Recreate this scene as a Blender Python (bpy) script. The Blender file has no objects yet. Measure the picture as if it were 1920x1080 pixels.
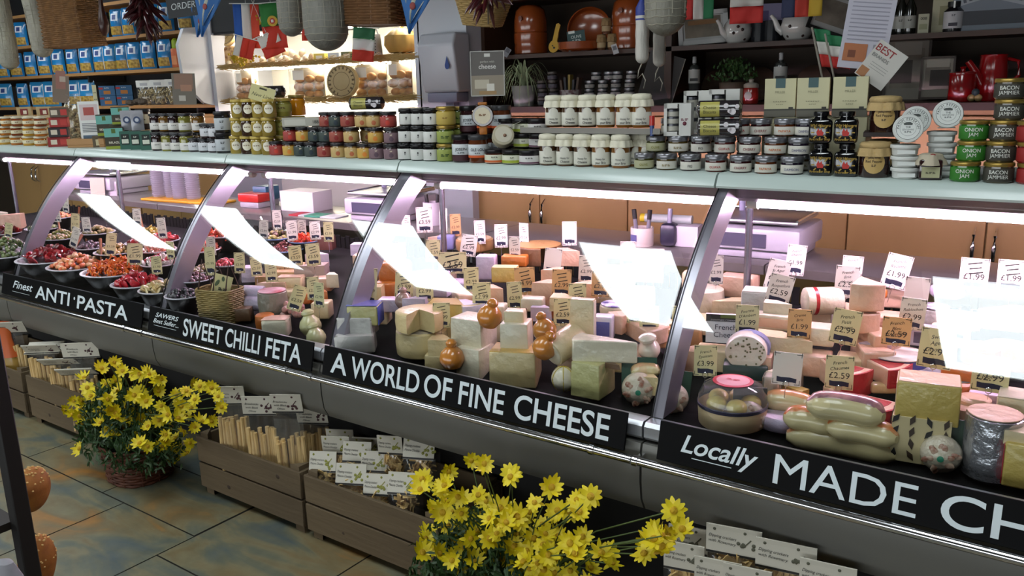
import bpy, bmesh, math, random
from mathutils import Matrix, Vector, Euler
random.seed(7)
PI = math.pi
SC = bpy.context.scene
COL = SC.collection

# ---------------------------------------------------------------- camera, light, exposure
CAM = Vector((0, 0, 1.5))
FPX = 1599.4
RX = Vector((0.80970231, 0.58619272, -0.02757268))   # camera right in world
DN = Vector((0.11443793, -0.20380596, -0.9722999))   # camera down
FW = Vector((-0.5755746, 0.78411812, -0.23210484))   # camera forward
cd = bpy.data.cameras.new('camera')
cam = bpy.data.objects.new('camera', cd)
COL.objects.link(cam)
cam.matrix_world = Matrix(((RX.x, -DN.x, -FW.x, 0), (RX.y, -DN.y, -FW.y, 0), (RX.z, -DN.z, -FW.z, 1.5), (0, 0, 0, 1)))
cd.sensor_width = 36
cd.lens = FPX / 1920 * 36
cd.clip_start = .02
SC.camera = cam
W = bpy.data.worlds.new('world')
SC.world = W
W.use_nodes = True
W.node_tree.nodes['Background'].inputs[0].default_value = (.8, .9, 1, 1)
W.node_tree.nodes['Background'].inputs[1].default_value = .035
SC.view_settings.view_transform = 'Standard'
SC.view_settings.look = 'None'
SC.view_settings.exposure = 0.22
SC.view_settings.gamma = 1
SC.view_settings.use_curve_mapping = False
SC.cycles.use_denoising = True
SC.cycles.max_bounces = 6
SC.cycles.transparent_max_bounces = 16
SC.cycles.caustics_reflective = False
SC.cycles.caustics_refractive = False
SC.cycles.sample_clamp_indirect = 4
PANEL_E, TUBE_E, LIT_E, FILL_W = 8.0, 100.0, 34.0, 175
def lamp(name, loc, power, color, sx, sy, rot=(0, 0, 0)):
    l = bpy.data.lights.new(name, 'AREA')
    l.shape = 'RECTANGLE'; l.size = sx; l.size_y = sy; l.energy = power; l.color = color
    o = bpy.data.objects.new(name, l); COL.objects.link(o); o.location = loc; o.rotation_euler = rot
    return o

# ---------------------------------------------------------------- pixel to place helpers
def ray(u, v): return RX * (u - 960) + DN * (v - 540) + FW * FPX
def onY(u, v, Y):
    d = ray(u, v); return CAM + d * (Y / d.y)
def onZ(u, v, z):
    d = ray(u, v); return CAM + d * ((z - 1.5) / d.z)
def ppm(p):
    return FPX / (Vector(p) - CAM).dot(FW)
def xat(u, Y, z):
    k = (u - 960) / FPX
    a = RX - FW * k
    return -(a.y * Y + a.z * (z - 1.5)) / a.x
def deckz(Y): return .605 + .33 * (min(Y, 2.45) - 1.87)
def on_deck(u, v, off=0.0):
    d = ray(u, v); r = d.z / d.y
    Y = (1.5 - .605 - off + .33 * 1.87) / (.33 - r)
    if Y > 2.45:
        Y = min((deckz(3) + off - 1.5) / r, 2.6)
    return CAM + d * (Y / d.y)
GC, GR = (3.0939, .1775), 1.3281
def glassY(z): return GC[0] - math.sqrt(max(GR ** 2 - (z - GC[1]) ** 2, 0))

# ---------------------------------------------------------------- materials
def lin(h):
    if isinstance(h, str):
        h = h.lstrip('#'); c = [int(h[i:i + 2], 16) / 255 for i in (0, 2, 4)]
        return tuple(x / 12.92 if x <= .04045 else ((x + .055) / 1.055) ** 2.4 for x in c) + (1,)
    return tuple(h[:3]) + (1,)
MC = {}
def mat(col, rough=.5, metal=0, coat=0, noise=None, bump=None, sub=0, emis=0, spec=.5):
    """procedural surface; noise = (second colour, scale, contrast[, stretch]); bump = (scale, strength)"""
    key = (col, rough, metal, coat, noise, bump, sub, emis, spec)
    if key in MC: return MC[key]
    m = bpy.data.materials.new('surface_' + str(col).strip('#'))
    m.use_nodes = True
    nt = m.node_tree; b = nt.nodes['Principled BSDF']
    b.inputs['Base Color'].default_value = lin(col)
    b.inputs['Roughness'].default_value = rough
    b.inputs['Metallic'].default_value = metal
    b.inputs['Coat Weight'].default_value = coat
    b.inputs['Coat Roughness'].default_value = .12
    b.inputs['Specular IOR Level'].default_value = spec
    if sub:
        b.inputs['Subsurface Weight'].default_value = sub
        b.inputs['Subsurface Radius'].default_value = (.02, .012, .006)
        b.inputs['Subsurface Scale'].default_value = .5
    if emis:
        b.inputs['Emission Color'].default_value = lin(col)
        b.inputs['Emission Strength'].default_value = emis
    if noise or bump:
        tc = nt.nodes.new('ShaderNodeTexCoord'); mp = nt.nodes.new('ShaderNodeMapping')
        nt.links.new(tc.outputs['Object'], mp.inputs[0])
        if noise:
            if len(noise) > 3: mp.inputs['Scale'].default_value = noise[3]
            n = nt.nodes.new('ShaderNodeTexNoise'); n.inputs['Scale'].default_value = noise[1]; n.inputs['Detail'].default_value = 5
            nt.links.new(mp.outputs[0], n.inputs['Vector'])
            r = nt.nodes.new('ShaderNodeValToRGB')
            c = noise[2]
            r.color_ramp.elements[0].position = .5 - c; r.color_ramp.elements[0].color = lin(col)
            r.color_ramp.elements[1].position = .5 + c; r.color_ramp.elements[1].color = lin(noise[0])
            nt.links.new(n.outputs['Fac'], r.inputs[0]); nt.links.new(r.outputs[0], b.inputs['Base Color'])
        if bump:
            n2 = nt.nodes.new('ShaderNodeTexNoise'); n2.inputs['Scale'].default_value = bump[0]; n2.inputs['Detail'].default_value = 4
            nt.links.new(mp.outputs[0], n2.inputs['Vector'])
            bp = nt.nodes.new('ShaderNodeBump'); bp.inputs['Strength'].default_value = bump[1]; bp.inputs['Distance'].default_value = .01
            nt.links.new(n2.outputs['Fac'], bp.inputs['Height']); nt.links.new(bp.outputs[0], b.inputs['Normal'])
            if coat: nt.links.new(bp.outputs[0], b.inputs['Coat Normal'])
    MC[key] = m
    return m
def glass_mat(name, ior, tint=(1, 1, 1), rough=.02, body=0, bcol='#ffffff'):
    m = bpy.data.materials.new(name); m.use_nodes = True
    nt = m.node_tree; nt.nodes.remove(nt.nodes['Principled BSDF'])
    out = nt.nodes['Material Output']
    t = nt.nodes.new('ShaderNodeBsdfTransparent'); t.inputs[0].default_value = tuple(tint) + (1,)
    g = nt.nodes.new('ShaderNodeBsdfGlossy'); g.inputs['Roughness'].default_value = rough
    ge = nt.nodes.new('ShaderNodeNewGeometry')
    dp = nt.nodes.new('ShaderNodeVectorMath'); dp.operation = 'DOT_PRODUCT'
    nt.links.new(ge.outputs['Normal'], dp.inputs[0]); nt.links.new(ge.outputs['Incoming'], dp.inputs[1])
    def mth(op, a, b_):
        q = nt.nodes.new('ShaderNodeMath'); q.operation = op
        for i_, x_ in enumerate((a, b_)):
            if hasattr(x_, 'is_linked'): nt.links.new(x_, q.inputs[i_])
            else: q.inputs[i_].default_value = x_
        return q
    f0 = ((ior - 1) / (ior + 1)) ** 2
    f = mth('ABSOLUTE', dp.outputs['Value'], 0)
    f = mth('SUBTRACT', 1.0, f.outputs[0]); f = mth('POWER', f.outputs[0], 5.0)
    f = mth('MULTIPLY', f.outputs[0], 1 - f0); f = mth('ADD', f.outputs[0], f0)      # Schlick
    mx = nt.nodes.new('ShaderNodeMixShader')
    nt.links.new(f.outputs[0], mx.inputs[0]); nt.links.new(g.outputs[0], mx.inputs[2])
    src = t
    if body:
        d = nt.nodes.new('ShaderNodeBsdfDiffuse'); d.inputs[0].default_value = lin(bcol)
        m2 = nt.nodes.new('ShaderNodeMixShader'); m2.inputs[0].default_value = body
        nt.links.new(t.outputs[0], m2.inputs[1]); nt.links.new(d.outputs[0], m2.inputs[2]); src = m2
    nt.links.new(src.outputs[0], mx.inputs[1]); nt.links.new(mx.outputs[0], out.inputs[0])
    return m
GLASS = glass_mat('case_glass', 1.72, (.97, .98, .98), .015)
FILM = glass_mat('clear_film', 1.75, (.93, .93, .92), .12, .04)
CLEAR = glass_mat('clear_plastic', 1.55, (.94, .94, .96), .08, .06)
CUP = glass_mat('frosted_plastic', 1.5, (.75, .75, .8), .25, .35, '#d8d8ea')
WHITE = mat('#e9e9e4', .55)
PAPER = mat('#efece0', .75)
BLACK = mat('#0a0a0b', .45)
DARK = mat('#141210', .6)
STEEL = mat('#b9bbc0', .32, .9)
ALU = mat('#8f9094', .38, .75)
CHROME = mat('#e8e8ea', .12, 1)
INK = mat('#1c1a18', .7)
INKBLUE = mat('#23263f', .7)
WOODL = mat('#c39a62', .45, noise=('#a8804e', 3, .3, (1, 1, .12)))
WOODD = mat('#4a2c18', .5, noise=('#2c180c', 4, .3, (.15, 1, 1)))
WOODS = mat('#b98d58', .55, noise=('#94693b', 6, .3, (.1, 1, 1)))
CRATE = mat('#75644a', .85, noise=('#4a3c2a', 7, .28, (.12, 1, 1)), bump=(60, .25))

# ---------------------------------------------------------------- mesh builder
def TR(x=0, y=0, z=0, rx=0, ry=0, rz=0, s=1):
    m = Matrix.Translation((x, y, z)) @ Euler((rx, ry, rz)).to_matrix().to_4x4()
    if s != 1:
        sc = s if isinstance(s, tuple) else (s, s, s)
        m = m @ Matrix.Diagonal((*sc, 1))
    return m
BEVC, TXC = {}, {}
ILLEG = set('HONEY|CHUTNEY|RELISH|PICKLE|JELLY|oil|1%|Mustard|Pickle|Jam|:|pesto|honey|preserve|relish|PATE|TAPENADE|HARISSA|FRUIT|DIP|jam|OIL|QUINCE|chutney|PASTA |HAMPER|MAGAZINE|DISHES|BRIE|£0.99|£1.99 |£2.49|biscuits for cheese|with wheat|Savarin|MADE TO'.split('|'))
class MB:
    def __init__(self): self.v = []; self.f = []; self.m = []
    def add(self, vs, fs, mi=0, M=None):
        o = len(self.v)
        self.v += [tuple(M @ Vector(p)) for p in vs] if M else [tuple(p) for p in vs]
        self.f += [tuple(i + o for i in f) for f in fs]
        self.m += [mi] * len(fs)
        return self
    def box(self, sx, sy, sz, mi=0, M=None, bev=0, seg=2):
        """box centred in x and y, base at z=0"""
        k = (round(sx, 5), round(sy, 5), round(sz, 5), bev, seg)
        if k not in BEVC:
            bm = bmesh.new(); bmesh.ops.create_cube(bm, size=1)
            for v in bm.verts: v.co = Vector((v.co.x * sx, v.co.y * sy, (v.co.z + .5) * sz))
            if bev: bmesh.ops.bevel(bm, geom=bm.edges[:], offset=min(bev, .45 * min(sx, sy, sz)), segments=seg, affect='EDGES', profile=.5)
            bm.verts.index_update()
            BEVC[k] = ([tuple(v.co) for v in bm.verts], [tuple(v.index for v in f.verts) for f in bm.faces]); bm.free()
        return self.add(*BEVC[k], mi, M)
    def lathe(self, prof, seg=24, mi=0, M=None, sq=None, caps=True):
        """prof: (radius, z) from the bottom up; sq(angle) scales the radius"""
        vs, fs = [], []
        for r, z in prof:
            for i in range(seg):
                a = 2 * PI * i / seg; k = r * (sq(a) if sq else 1)
                vs.append((k * math.cos(a), k * math.sin(a), z))
        n = len(prof)
        for j in range(n - 1):
            for i in range(seg):
                i2 = (i + 1) % seg
                fs.append((j * seg + i, j * seg + i2, (j + 1) * seg + i2, (j + 1) * seg + i))
        if caps:
            fs.append(tuple(reversed(range(seg)))); fs.append(tuple((n - 1) * seg + i for i in range(seg)))
        return self.add(vs, fs, mi, M)
    def tube(self, pts, r, seg=8, mi=0, M=None, closed=False):
        pts = [Vector(p) for p in pts]; n = len(pts); vs, fs = [], []
        ref = Vector((0, 0, 1))
        for i, p in enumerate(pts):
            a = pts[i - 1] if (i or closed) else p
            b = pts[(i + 1) % n] if (i < n - 1 or closed) else p
            t = (b - a).normalized()
            x = t.cross(ref)
            if x.length < 1e-3: x = t.cross(Vector((0, 1, 0)))
            x.normalize(); y = t.cross(x)
            rr = r[i] if isinstance(r, (list, tuple)) else r
            for k in range(seg):
                q = 2 * PI * k / seg
                vs.append(p + x * (rr * math.cos(q)) + y * (rr * math.sin(q)))
        for i in range(n if closed else n - 1):
            j = (i + 1) % n
            for k in range(seg):
                k2 = (k + 1) % seg
                fs.append((i * seg + k, i * seg + k2, j * seg + k2, j * seg + k))
        if not closed:
            fs.append(tuple(reversed(range(seg)))); fs.append(tuple((n - 1) * seg + k for k in range(seg)))
        return self.add(vs, fs, mi, M)
    def prism(self, out, h, mi=0, M=None):
        """outline (x, y) extruded from z=0 to z=h"""
        n = len(out)
        vs = [(x, y, 0) for x, y in out] + [(x, y, h) for x, y in out]
        fs = [tuple(reversed(range(n))), tuple(range(n, 2 * n))] + [(i, (i + 1) % n, (i + 1) % n + n, i + n) for i in range(n)]
        return self.add(vs, fs, mi, M)
    def grid(self, fn, nu, nv, mi=0, M=None):
        vs = [fn(i / nu, j / nv) for j in range(nv + 1) for i in range(nu + 1)]
        fs = [(j * (nu + 1) + i, j * (nu + 1) + i + 1, (j + 1) * (nu + 1) + i + 1, (j + 1) * (nu + 1) + i) for j in range(nv) for i in range(nu)]
        return self.add(vs, fs, mi, M)
    def ball(self, r, mi=0, M=None, seg=12, rings=8):
        prof = [(max(r * math.sin(PI * j / rings), r * .02), -r * math.cos(PI * j / rings)) for j in range(rings + 1)]
        return self.lathe(prof, seg, mi, M)
    def text(self, s, h=None, w=None, mi=0, M=None, wrap=None, bold=0, shear=0, maxw=None, align=.5):
        """flat lettering in the xz plane facing -y, centred; h = cap height; wrap = cylinder radius it bends round"""
        if s in ILLEG:            # print too blurred to read in the photo: short uneven strokes
            ww = min(maxw or w or 9, (h or .01) * len(s) * .72) * .9; hh = (h or .01) * .32; n = max(2, min(6, len(s) // 3 + 1))
            for i in range(n):
                for j in range(2):
                    f = lambda a, b_: (-ww / 2 + (i + .08 + a * (.8 - .25 * ((i + j) % 2))) * ww / n, hh * (j * 1.5 - 1.1 + b_))
                    g = lambda a, b_: (lambda X, Z: (wrap * math.sin(X / wrap), -wrap * math.cos(X / wrap), Z) if wrap else (X, 0, Z))(*f(a, b_))
                    self.grid(g, 3, 1, mi, M)
            return self
        vs, fs, x0, x1, cap = glyphs(s, bold, shear)
        k = (h / cap) if h else (w / (x1 - x0))
        kx = k
        if h and w: kx = w / (x1 - x0)
        if maxw and kx * (x1 - x0) > maxw: kx = maxw / (x1 - x0)
        out = []
        for x, y in vs:
            X = (x - x0 - (x1 - x0) * align) * kx; Z = (y - cap / 2) * k
            if wrap: out.append((wrap * math.sin(X / wrap), -wrap * math.cos(X / wrap), Z))
            else: out.append((X, 0, Z))
        return self.add(out, fs, mi, M)
    def card(self, w, h, t=.0012, mi=0, M=None):
        """upright thin slab facing -y, base at z=0"""
        return self.box(w, t, h, mi, M)
def glyphs(s, bold=0, shear=0):
    if 'M' in s: bold = 0
    k = (s, bold, shear)
    if k not in TXC:
        c = bpy.data.curves.new('lettering', 'FONT'); c.body = s; c.resolution_u = 6 if bold > .008 else 3; c.offset = bold; c.shear = shear
        c.fill_mode = 'FRONT'
        o = bpy.data.objects.new('lettering', c); COL.objects.link(o)
        me = bpy.data.meshes.new_from_object(o.evaluated_get(bpy.context.evaluated_depsgraph_get()))
        vs = [(v.co.x, v.co.y) for v in me.vertices]; fs = [tuple(p.vertices) for p in me.polygons]
        bpy.data.objects.remove(o); bpy.data.curves.remove(c); bpy.data.meshes.remove(me)
        x0, x1 = min(x for x, y in vs), max(x for x, y in vs)
        area = lambda f: sum(vs[f[i]][0] * vs[f[(i + 1) % len(f)]][1] - vs[f[(i + 1) % len(f)]][0] * vs[f[i]][1] for i in range(len(f)))
        fs = [f if area(f) > 0 else tuple(reversed(f)) for f in fs if abs(area(f)) > 1e-9]
        TXC[k] = (vs, fs, x0, x1, .69)
    return TXC[k]

def mesh(name, mb, mats, smooth=38):
    me = bpy.data.meshes.new(name)
    me.from_pydata(mb.v, [], mb.f)
    for m in (mats if isinstance(mats, (list, tuple)) else [mats]): me.materials.append(m)
    me.polygons.foreach_set('material_index', mb.m)
    me.polygons.foreach_set('use_smooth', [bool(smooth)] * len(mb.f))
    me.update()
    if smooth: me.set_sharp_from_angle(angle=math.radians(smooth))
    return me
def link(name, me, parent=None, M=None):
    o = bpy.data.objects.new(name, me); COL.objects.link(o)
    if parent: o.parent = parent
    if M is not None: o.matrix_basis = M
    return o
def obj(name, mb, mats, parent=None, M=None, smooth=38):
    return link(name, mesh(name, mb, mats, smooth), parent, M)
def tag(o, label, cat, group=None, kind=None):
    o['label'] = label; o['category'] = cat
    if group: o['group'] = group
    if kind: o['kind'] = kind
    return o
def thing(name, label, cat, loc=(0, 0, 0), rz=0, group=None, rot=None):
    o = bpy.data.objects.new(name, None); COL.objects.link(o)
    o.empty_display_size = .03
    o.location = loc; o.rotation_euler = rot if rot else (0, 0, rz)
    return tag(o, label, cat, group)
def struct(name, mb, mats, smooth=38):
    o = obj(name, mb, mats, smooth=smooth); o['kind'] = 'structure'; return o
ORD = ['first', 'second', 'third', 'fourth', 'fifth', 'sixth', 'seventh', 'eighth', 'ninth', 'tenth', 'eleventh', 'twelfth', 'thirteenth', 'fourteenth', 'fifteenth', 'sixteenth', 'seventeenth', 'eighteenth']

# ---------------------------------------------------------------- the room
FLOORM = None
def floor_mat():
    m = bpy.data.materials.new('slate_tile'); m.use_nodes = True
    nt = m.node_tree; b = nt.nodes['Principled BSDF']; b.inputs['Roughness'].default_value = .42
    tc = nt.nodes.new('ShaderNodeTexCoord')
    n1 = nt.nodes.new('ShaderNodeTexNoise'); n1.inputs['Scale'].default_value = 3.2; n1.inputs['Detail'].default_value = 6; n1.inputs['Distortion'].default_value = .8
    mp = nt.nodes.new('ShaderNodeMapping'); mp.inputs['Scale'].default_value = (.8, 2, 1); mp.inputs['Rotation'].default_value = (0, 0, .5)
    nt.links.new(tc.outputs['Object'], mp.inputs[0]); nt.links.new(mp.outputs[0], n1.inputs['Vector'])
    r = nt.nodes.new('ShaderNodeValToRGB'); e = r.color_ramp.elements
    e[0].position = .3; e[0].color = lin('#4c5a60'); e[1].position = .72; e[1].color = lin('#a5712f')
    for p, c in ((.43, '#686a5a'), (.5, '#7e765a'), (.58, '#7a6a4a')):
        q = e.new(p); q.color = lin(c)
    n2 = nt.nodes.new('ShaderNodeTexNoise'); n2.inputs['Scale'].default_value = 14; n2.inputs['Detail'].default_value = 5
    nt.links.new(tc.outputs['Object'], n2.inputs['Vector'])
    mx = nt.nodes.new('ShaderNodeMix'); mx.data_type = 'RGBA'; mx.blend_type = 'OVERLAY'; mx.inputs[0].default_value = .35
    nt.links.new(n1.outputs['Fac'], r.inputs[0]); nt.links.new(r.outputs[0], mx.inputs[6]); nt.links.new(n2.outputs['Fac'], mx.inputs[7])
    nt.links.new(mx.outputs[2], b.inputs['Base Color'])
    bp = nt.nodes.new('ShaderNodeBump'); bp.inputs['Strength'].default_value = .15; bp.inputs['Distance'].default_value = .01
    nt.links.new(n2.outputs['Fac'], bp.inputs['Height']); nt.links.new(bp.outputs[0], b.inputs['Normal'])
    return m
fb = MB()
fb.add([(-11, -3, -.004), (3, -3, -.004), (3, 4.4, -.004), (-11, 4.4, -.004)], [(0, 1, 2, 3)], 1)
def tile(x0, y0, x1, y1, g=.003):
    fb.add([(x0 + g, y0 + g, 0), (x1 - g, y0 + g, 0), (x1 - g, y1 - g, 0), (x0 + g, y1 - g, 0)], [(0, 1, 2, 3)], 0)
# tiles read off the photo, then a regular modular lay around them
for t in [(-3.11, 1.505, -2.51, 1.805), (-3.71, 1.505, -3.11, 1.805), (-3.56, 1.2, -2.955, 1.505), (-2.955, .905, -2.505, 1.505),
          (-2.505, 1.36, -1.9, 1.805), (-2.505, .76, -1.9, 1.36), (-3.56, .6, -2.955, 1.2), (-4.31, 1.505, -3.71, 1.805), (-4.91, 1.505, -4.31, 1.805), (-4.16, 1.2, -3.56, 1.505),
          (-4.16, .6, -3.56, 1.2), (-2.955, .3, -2.505, .905), (-2.505, .16, -1.9, .76), (-4.91, .9, -4.16, 1.505), (-1.9, 1.2, -1.3, 1.805), (-1.9, .6, -1.3, 1.2), (-1.3, 1.2, -.7, 1.805), (-1.3, .6, -.7, 1.2),
          (-.7, 1.2, -.1, 1.805), (-.7, .6, -.1, 1.2), (-.1, 1.2, .5, 1.805), (-.1, .6, .5, 1.2)]: tile(*t)
for j in range(8):
    for i in range(23):
        tile(-11 + i * .6 + (j % 2) * .3, 1.805 + j * .3, -11 + i * .6 + .6 + (j % 2) * .3, 2.105 + j * .3)
for j in range(12):
    for i in range(12):
        x0 = -11.51 + i * .6; tile(x0, 1.505 - j * .3, x0 + .6, 1.805 - j * .3) if x0 < -5 else None
struct('floor', fb, [floor_mat(), mat('#2c2a26', .8)])
wallm = mat('#8f8d86', .8)
b = MB(); b.box(14.2, .1, 2.8, 0, TR(-4, 4.05, 0)); struct('wall_back', b, mat('#3a2c20', .7))
b = MB(); b.box(.1, 7.2, 2.8, 0, TR(-11, .4, 0)); struct('wall_left', b, wallm)
b = MB(); b.box(14.2, 7.4, .08, 0, TR(-4, .5, 2.72)); struct('ceiling', b, mat('#5c5a54', .8))
# wall behind the camera; window and area lamp added to brighten jar fronts
b = MB(); b.box(14.2, .12, .3, 0, TR(-4, -3.2, 0)); b.box(14.2, .12, 1.2, 0, TR(-4, -3.2, 1.52)); b.box(2.2, .12, 1.22, 0, TR(-9.9, -3.2, .3)); b.box(1.2, .12, 1.22, 0, TR(2.4, -3.2, .3)); struct('wall_front', b, mat('#5a564e', .8))
t = bpy.data.objects.new('fill_window_1', None); COL.objects.link(t); t.location = (-3.5, -3.2, .3); t['kind'] = 'structure'
b = MB()
for x in (-5.26, -2.63, 0, 2.63, 5.26): b.box(.07, .08, 1.2, 0, TR(x, 0, .005))
obj('fill_window_frame', b, mat('#2e3230', .5), t)
b = MB(); b.box(10.5, .006, 1.2, 0, TR(0, 0, .005)); obj('fill_window_glass', b, GLASS, t)
lamp('fill_light', (-3.5, -3.6, .92), FILL_W, (.93, .97, 1), 10.5, 1.2, (PI / 2, 0, 0))
b = MB(); b.box(.33, .5, 2.72, 0, TR(-2.975, 3.75, 0)); struct('trim_1', b, mat('#c9cbd2', .55))
# ceiling light panels over the aisle: frame, glowing diffuser; last one added to brighten pasta shelves
for k, (x, y_) in enumerate(((-.36, .85), (-2.08, .85), (-3.8, .85), (-5.52, .85), (-7.24, .85), (-6.7, 2.75))):
    t = thing('ceiling_light', (ORD[k] + ' recessed white ceiling light panel from the right over the aisle') if k < 5 else 'added white ceiling fill light in front of the pasta shelves', 'light', (x, y_, 2.72), group='ceiling lights over the aisle')
    f = MB()
    for sx, sy, px, py in ((.62, .04, 0, -.66), (.62, .04, 0, .66), (.04, 1.28, -.29, 0), (.04, 1.28, .29, 0)): f.box(sx, sy, .03, 0, TR(px, py, -.032))
    obj('frame', f, WHITE, t)
    f = MB(); f.box(.54, 1.28, .012, 0, TR(0, 0, -.016)); obj('diffuser', f, mat('#f2fbff', .5, emis=PANEL_E), t)
# ---------------------------------------------------------------- refrigerated display cases
YZX = Matrix(((0, 0, 1, 0), (1, 0, 0, 0), (0, 1, 0, 0), (0, 0, 0, 1)))      # profile (y, z) swept along x
def sweep(mb, prof, x0, x1, mi=0): mb.prism(prof, x1 - x0, mi, Matrix.Translation((x0, 0, 0)) @ YZX)
JOINTS = [-5.6, -4.385, -3.135, -2.135, -.935, .33]
PANELM = mat('#76756f', .45, .2, bump=(3, .03))
KICK = mat('#1b1a19', .7)
FRAMEM = mat('#a9a7b2', .28, .7)
CANOPY = mat('#bccac4', .22)
HOUSE = mat('#77747a', .3, .8)
DECKM = mat('#101010', .8, spec=.2)
TUBEM = mat((1, .69, .93), .5, emis=TUBE_E)
names = ['furthest left display case, cut off by the photo edge', 'display case of antipasti bowls behind the ANTI PASTA board', 'display case with the wicker basket behind the SWEET CHILLI FETA board',
         'display case of cheeses behind the A WORLD OF FINE CHEESE board', 'nearest display case behind the LOCALLY MADE board']
ZG = [.66 + (1.203 - .66) * i / 16 for i in range(17)]
for k in range(5):
    x0, x1 = JOINTS[k] + .003, JOINTS[k + 1] - .003
    t = thing('display_case', 'grey curved-glass ' + names[k], 'display case', (0, 0, 0), group='curved glass display cases')
    b = MB()
    sweep(b, [(1.812, .604), (1.806, .58), (1.806, .50), (1.812, .45), (1.83, .415), (1.87, .392), (1.95, .38), (2.02, .38), (2.02, .604)], x0, x1)
    obj('front_panel', b, PANELM, t)
    b = MB(); sweep(b, [(2.06, 0), (2.06, .38), (2.7, .38), (2.7, 0)], x0, x1); obj('plinth', b, KICK, t)
    b = MB(); sweep(b, [(1.824, .612), (1.817, .62), (1.817, .648), (1.826, .658), (1.866, .658), (1.866, .612)], x0, x1); obj('ledge', b, mat('#a3a5a9', .3, .6), t)
    b = MB(); sweep(b, [(1.868, .56), (1.868, .604), (2.45, .7964), (2.655, .7964), (2.655, .38), (2.03, .38), (2.03, .55), (1.868, .55)], x0, x1); obj('deck', b, DECKM, t)
    b = MB(); sweep(b, [(2.66, .876), (2.658, .905), (2.664, .909), (3.03, .909), (3.03, .876)], x0, x1); obj('worktop', b, mat('#a4a29e', .28, .7), t)
    b = MB()
    for i in range(int((x1 - x0) / .03)): b.box(.024, .006, .05 + .008 * (i % 2), 0, TR(x0 + .02 + i * .03, 2.63, .797))
    obj('divider_trim', b, BLACK, t)
    # curved pane, 6 mm thick
    b = MB(); out = [(glassY(z), z) for z in ZG]
    inn = [(GC[0] - math.sqrt((GR - .006) ** 2 - (z - GC[1]) ** 2), z) for z in ZG]
    prof = out + inn[::-1]; n = len(prof)
    vs = [(x, y, z) for x in (x0 + .03, x1 - .002) for y, z in prof]
    fs = []
    for i in range(16):
        fs.append((i + n, i + 1 + n, i + 1, i)); j = 17 + i; fs.append((j + n, j + 1 + n, j + 1, j))
    b.add(vs, fs); obj('glass_pane', b, GLASS, t)
    # end frame at the left joint of the module
    b = MB(); inn = [(GC[0] - math.sqrt((GR - .082) ** 2 - (z - .02 - GC[1]) ** 2), z - .02 + .004) for z in ZG]
    prof = [(glassY(z) + .0065, z) for z in ZG] + [(min(y, 2.4), min(max(z, .662), 1.2)) for y, z in inn[::-1]]
    th = .03 if k != 3 else .05
    sweep(b, prof, x0, x0 + th)
    fr = obj('end_frame', b, FRAMEM, t)
    b = MB(); edge = [(x0 + .0025, glassY(z) - .0015, z) for z in ZG]; b.tube(edge, .0022, 6); obj('seal', b, BLACK, fr)
    b = MB(); sweep(b, [(2.236, 1.206), (2.234, 1.212), (2.247, 1.238), (2.257, 1.245), (2.68, 1.245), (2.68, 1.206)], x0, x1); obj('canopy_shelf', b, CANOPY, t)
    b = MB(); sweep(b, [(2.30, 1.204), (2.31, 1.172), (2.35, 1.158), (2.46, 1.158), (2.5, 1.204)], x0 + .01, x1 - .01); obj('light_housing', b, HOUSE, t)
    b = MB(); b.tube([(x0 + .06, 2.405, 1.143), (x1 - .06, 2.405, 1.143)], .0098, 12); tb = obj('light_tube', b, TUBEM, t)
    b = MB()
    for x in (x0 + .045, x1 - .045): b.tube([(x - .015, 2.405, 1.143), (x + .015, 2.405, 1.143)], .0145, 12)
    obj('tube_cap', b, WHITE, tb)
    b = MB(); b.tube([(x0 + .02, 2.445, .796), (x0 + .02, 2.445, 1.19)], .011, 12); obj('pole', b, mat('#8a8894', .25, .8), t)
    b = MB(); b.tube([(x0, 1.764, .577), (x1, 1.764, .577)], .0115, 14); rl = obj('bumper_rail', b, CHROME, t)
    for x in (x0 + .005 + (-.0 if k else 0), x1 - .115):
        b = MB(); b.tube([(x - .006, 1.764, .577), (x + .008, 1.764, .577)], .0145, 14); b.box(.012, .045, .012, 0, TR(x, 1.787, .571)); obj('bracket', b, CHROME, rl)

# lettered boards leaning on the front ledge
def board(x0, x1, label, texts):
    w = x1 - x0
    t = thing('sign_board', label, 'sign', ((x0 + x1) / 2, 1.777, .590), rot=(-.23, 0, 0), group='black lettered boards along the case front')
    b = MB(); b.box(w, .006, .097, 0, None, .0012, 1); obj('panel', b, mat('#050506', .6, spec=.12), t)
    for s, u, zc, h, wd, kw in texts:
        b = MB(); b.text(s, h, wd, 0, TR(-w / 2 + u * w, -.0036, zc), **kw)
        obj('lettering' if '_' not in s else 'underline', b, mat('#d5dfe2', .6), t, smooth=0)
def stroke(mb, pts, r): mb.tube(pts, r, 5)
board(-4.352, -3.15, 'black board lettered Finest ANTI PASTA in white capitals', [('Finest', .172, .058, .034, .19, dict(shear=.3, bold=.012)), ('ANTI', .4025, .047, .056, .305, dict(bold=.015)), ('.', .562, .078, .05, None, dict(bold=.03)), ('PASTA', .75, .046, .056, .40, dict(bold=.015)), ('____', .16, .036, .02, .17, dict())])
board(-3.103, -2.14, 'black board lettered SWEET CHILLI FETA in white', [('SAWERS', .128, .070, .017, .155, dict(shear=.35, bold=.015)), ('Best Seller...', .124, .046, .017, .17, dict(shear=.35, bold=.012)), ('____', .12, .040, .02, .15, dict()),
      ('SWEET', .369, .047, .064, .240, dict(bold=.015)), ('CHILLI', .6155, .047, .064, .195, dict(bold=.015)), ('FETA', .848, .047, .064, .186, dict(bold=.015))])
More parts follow.
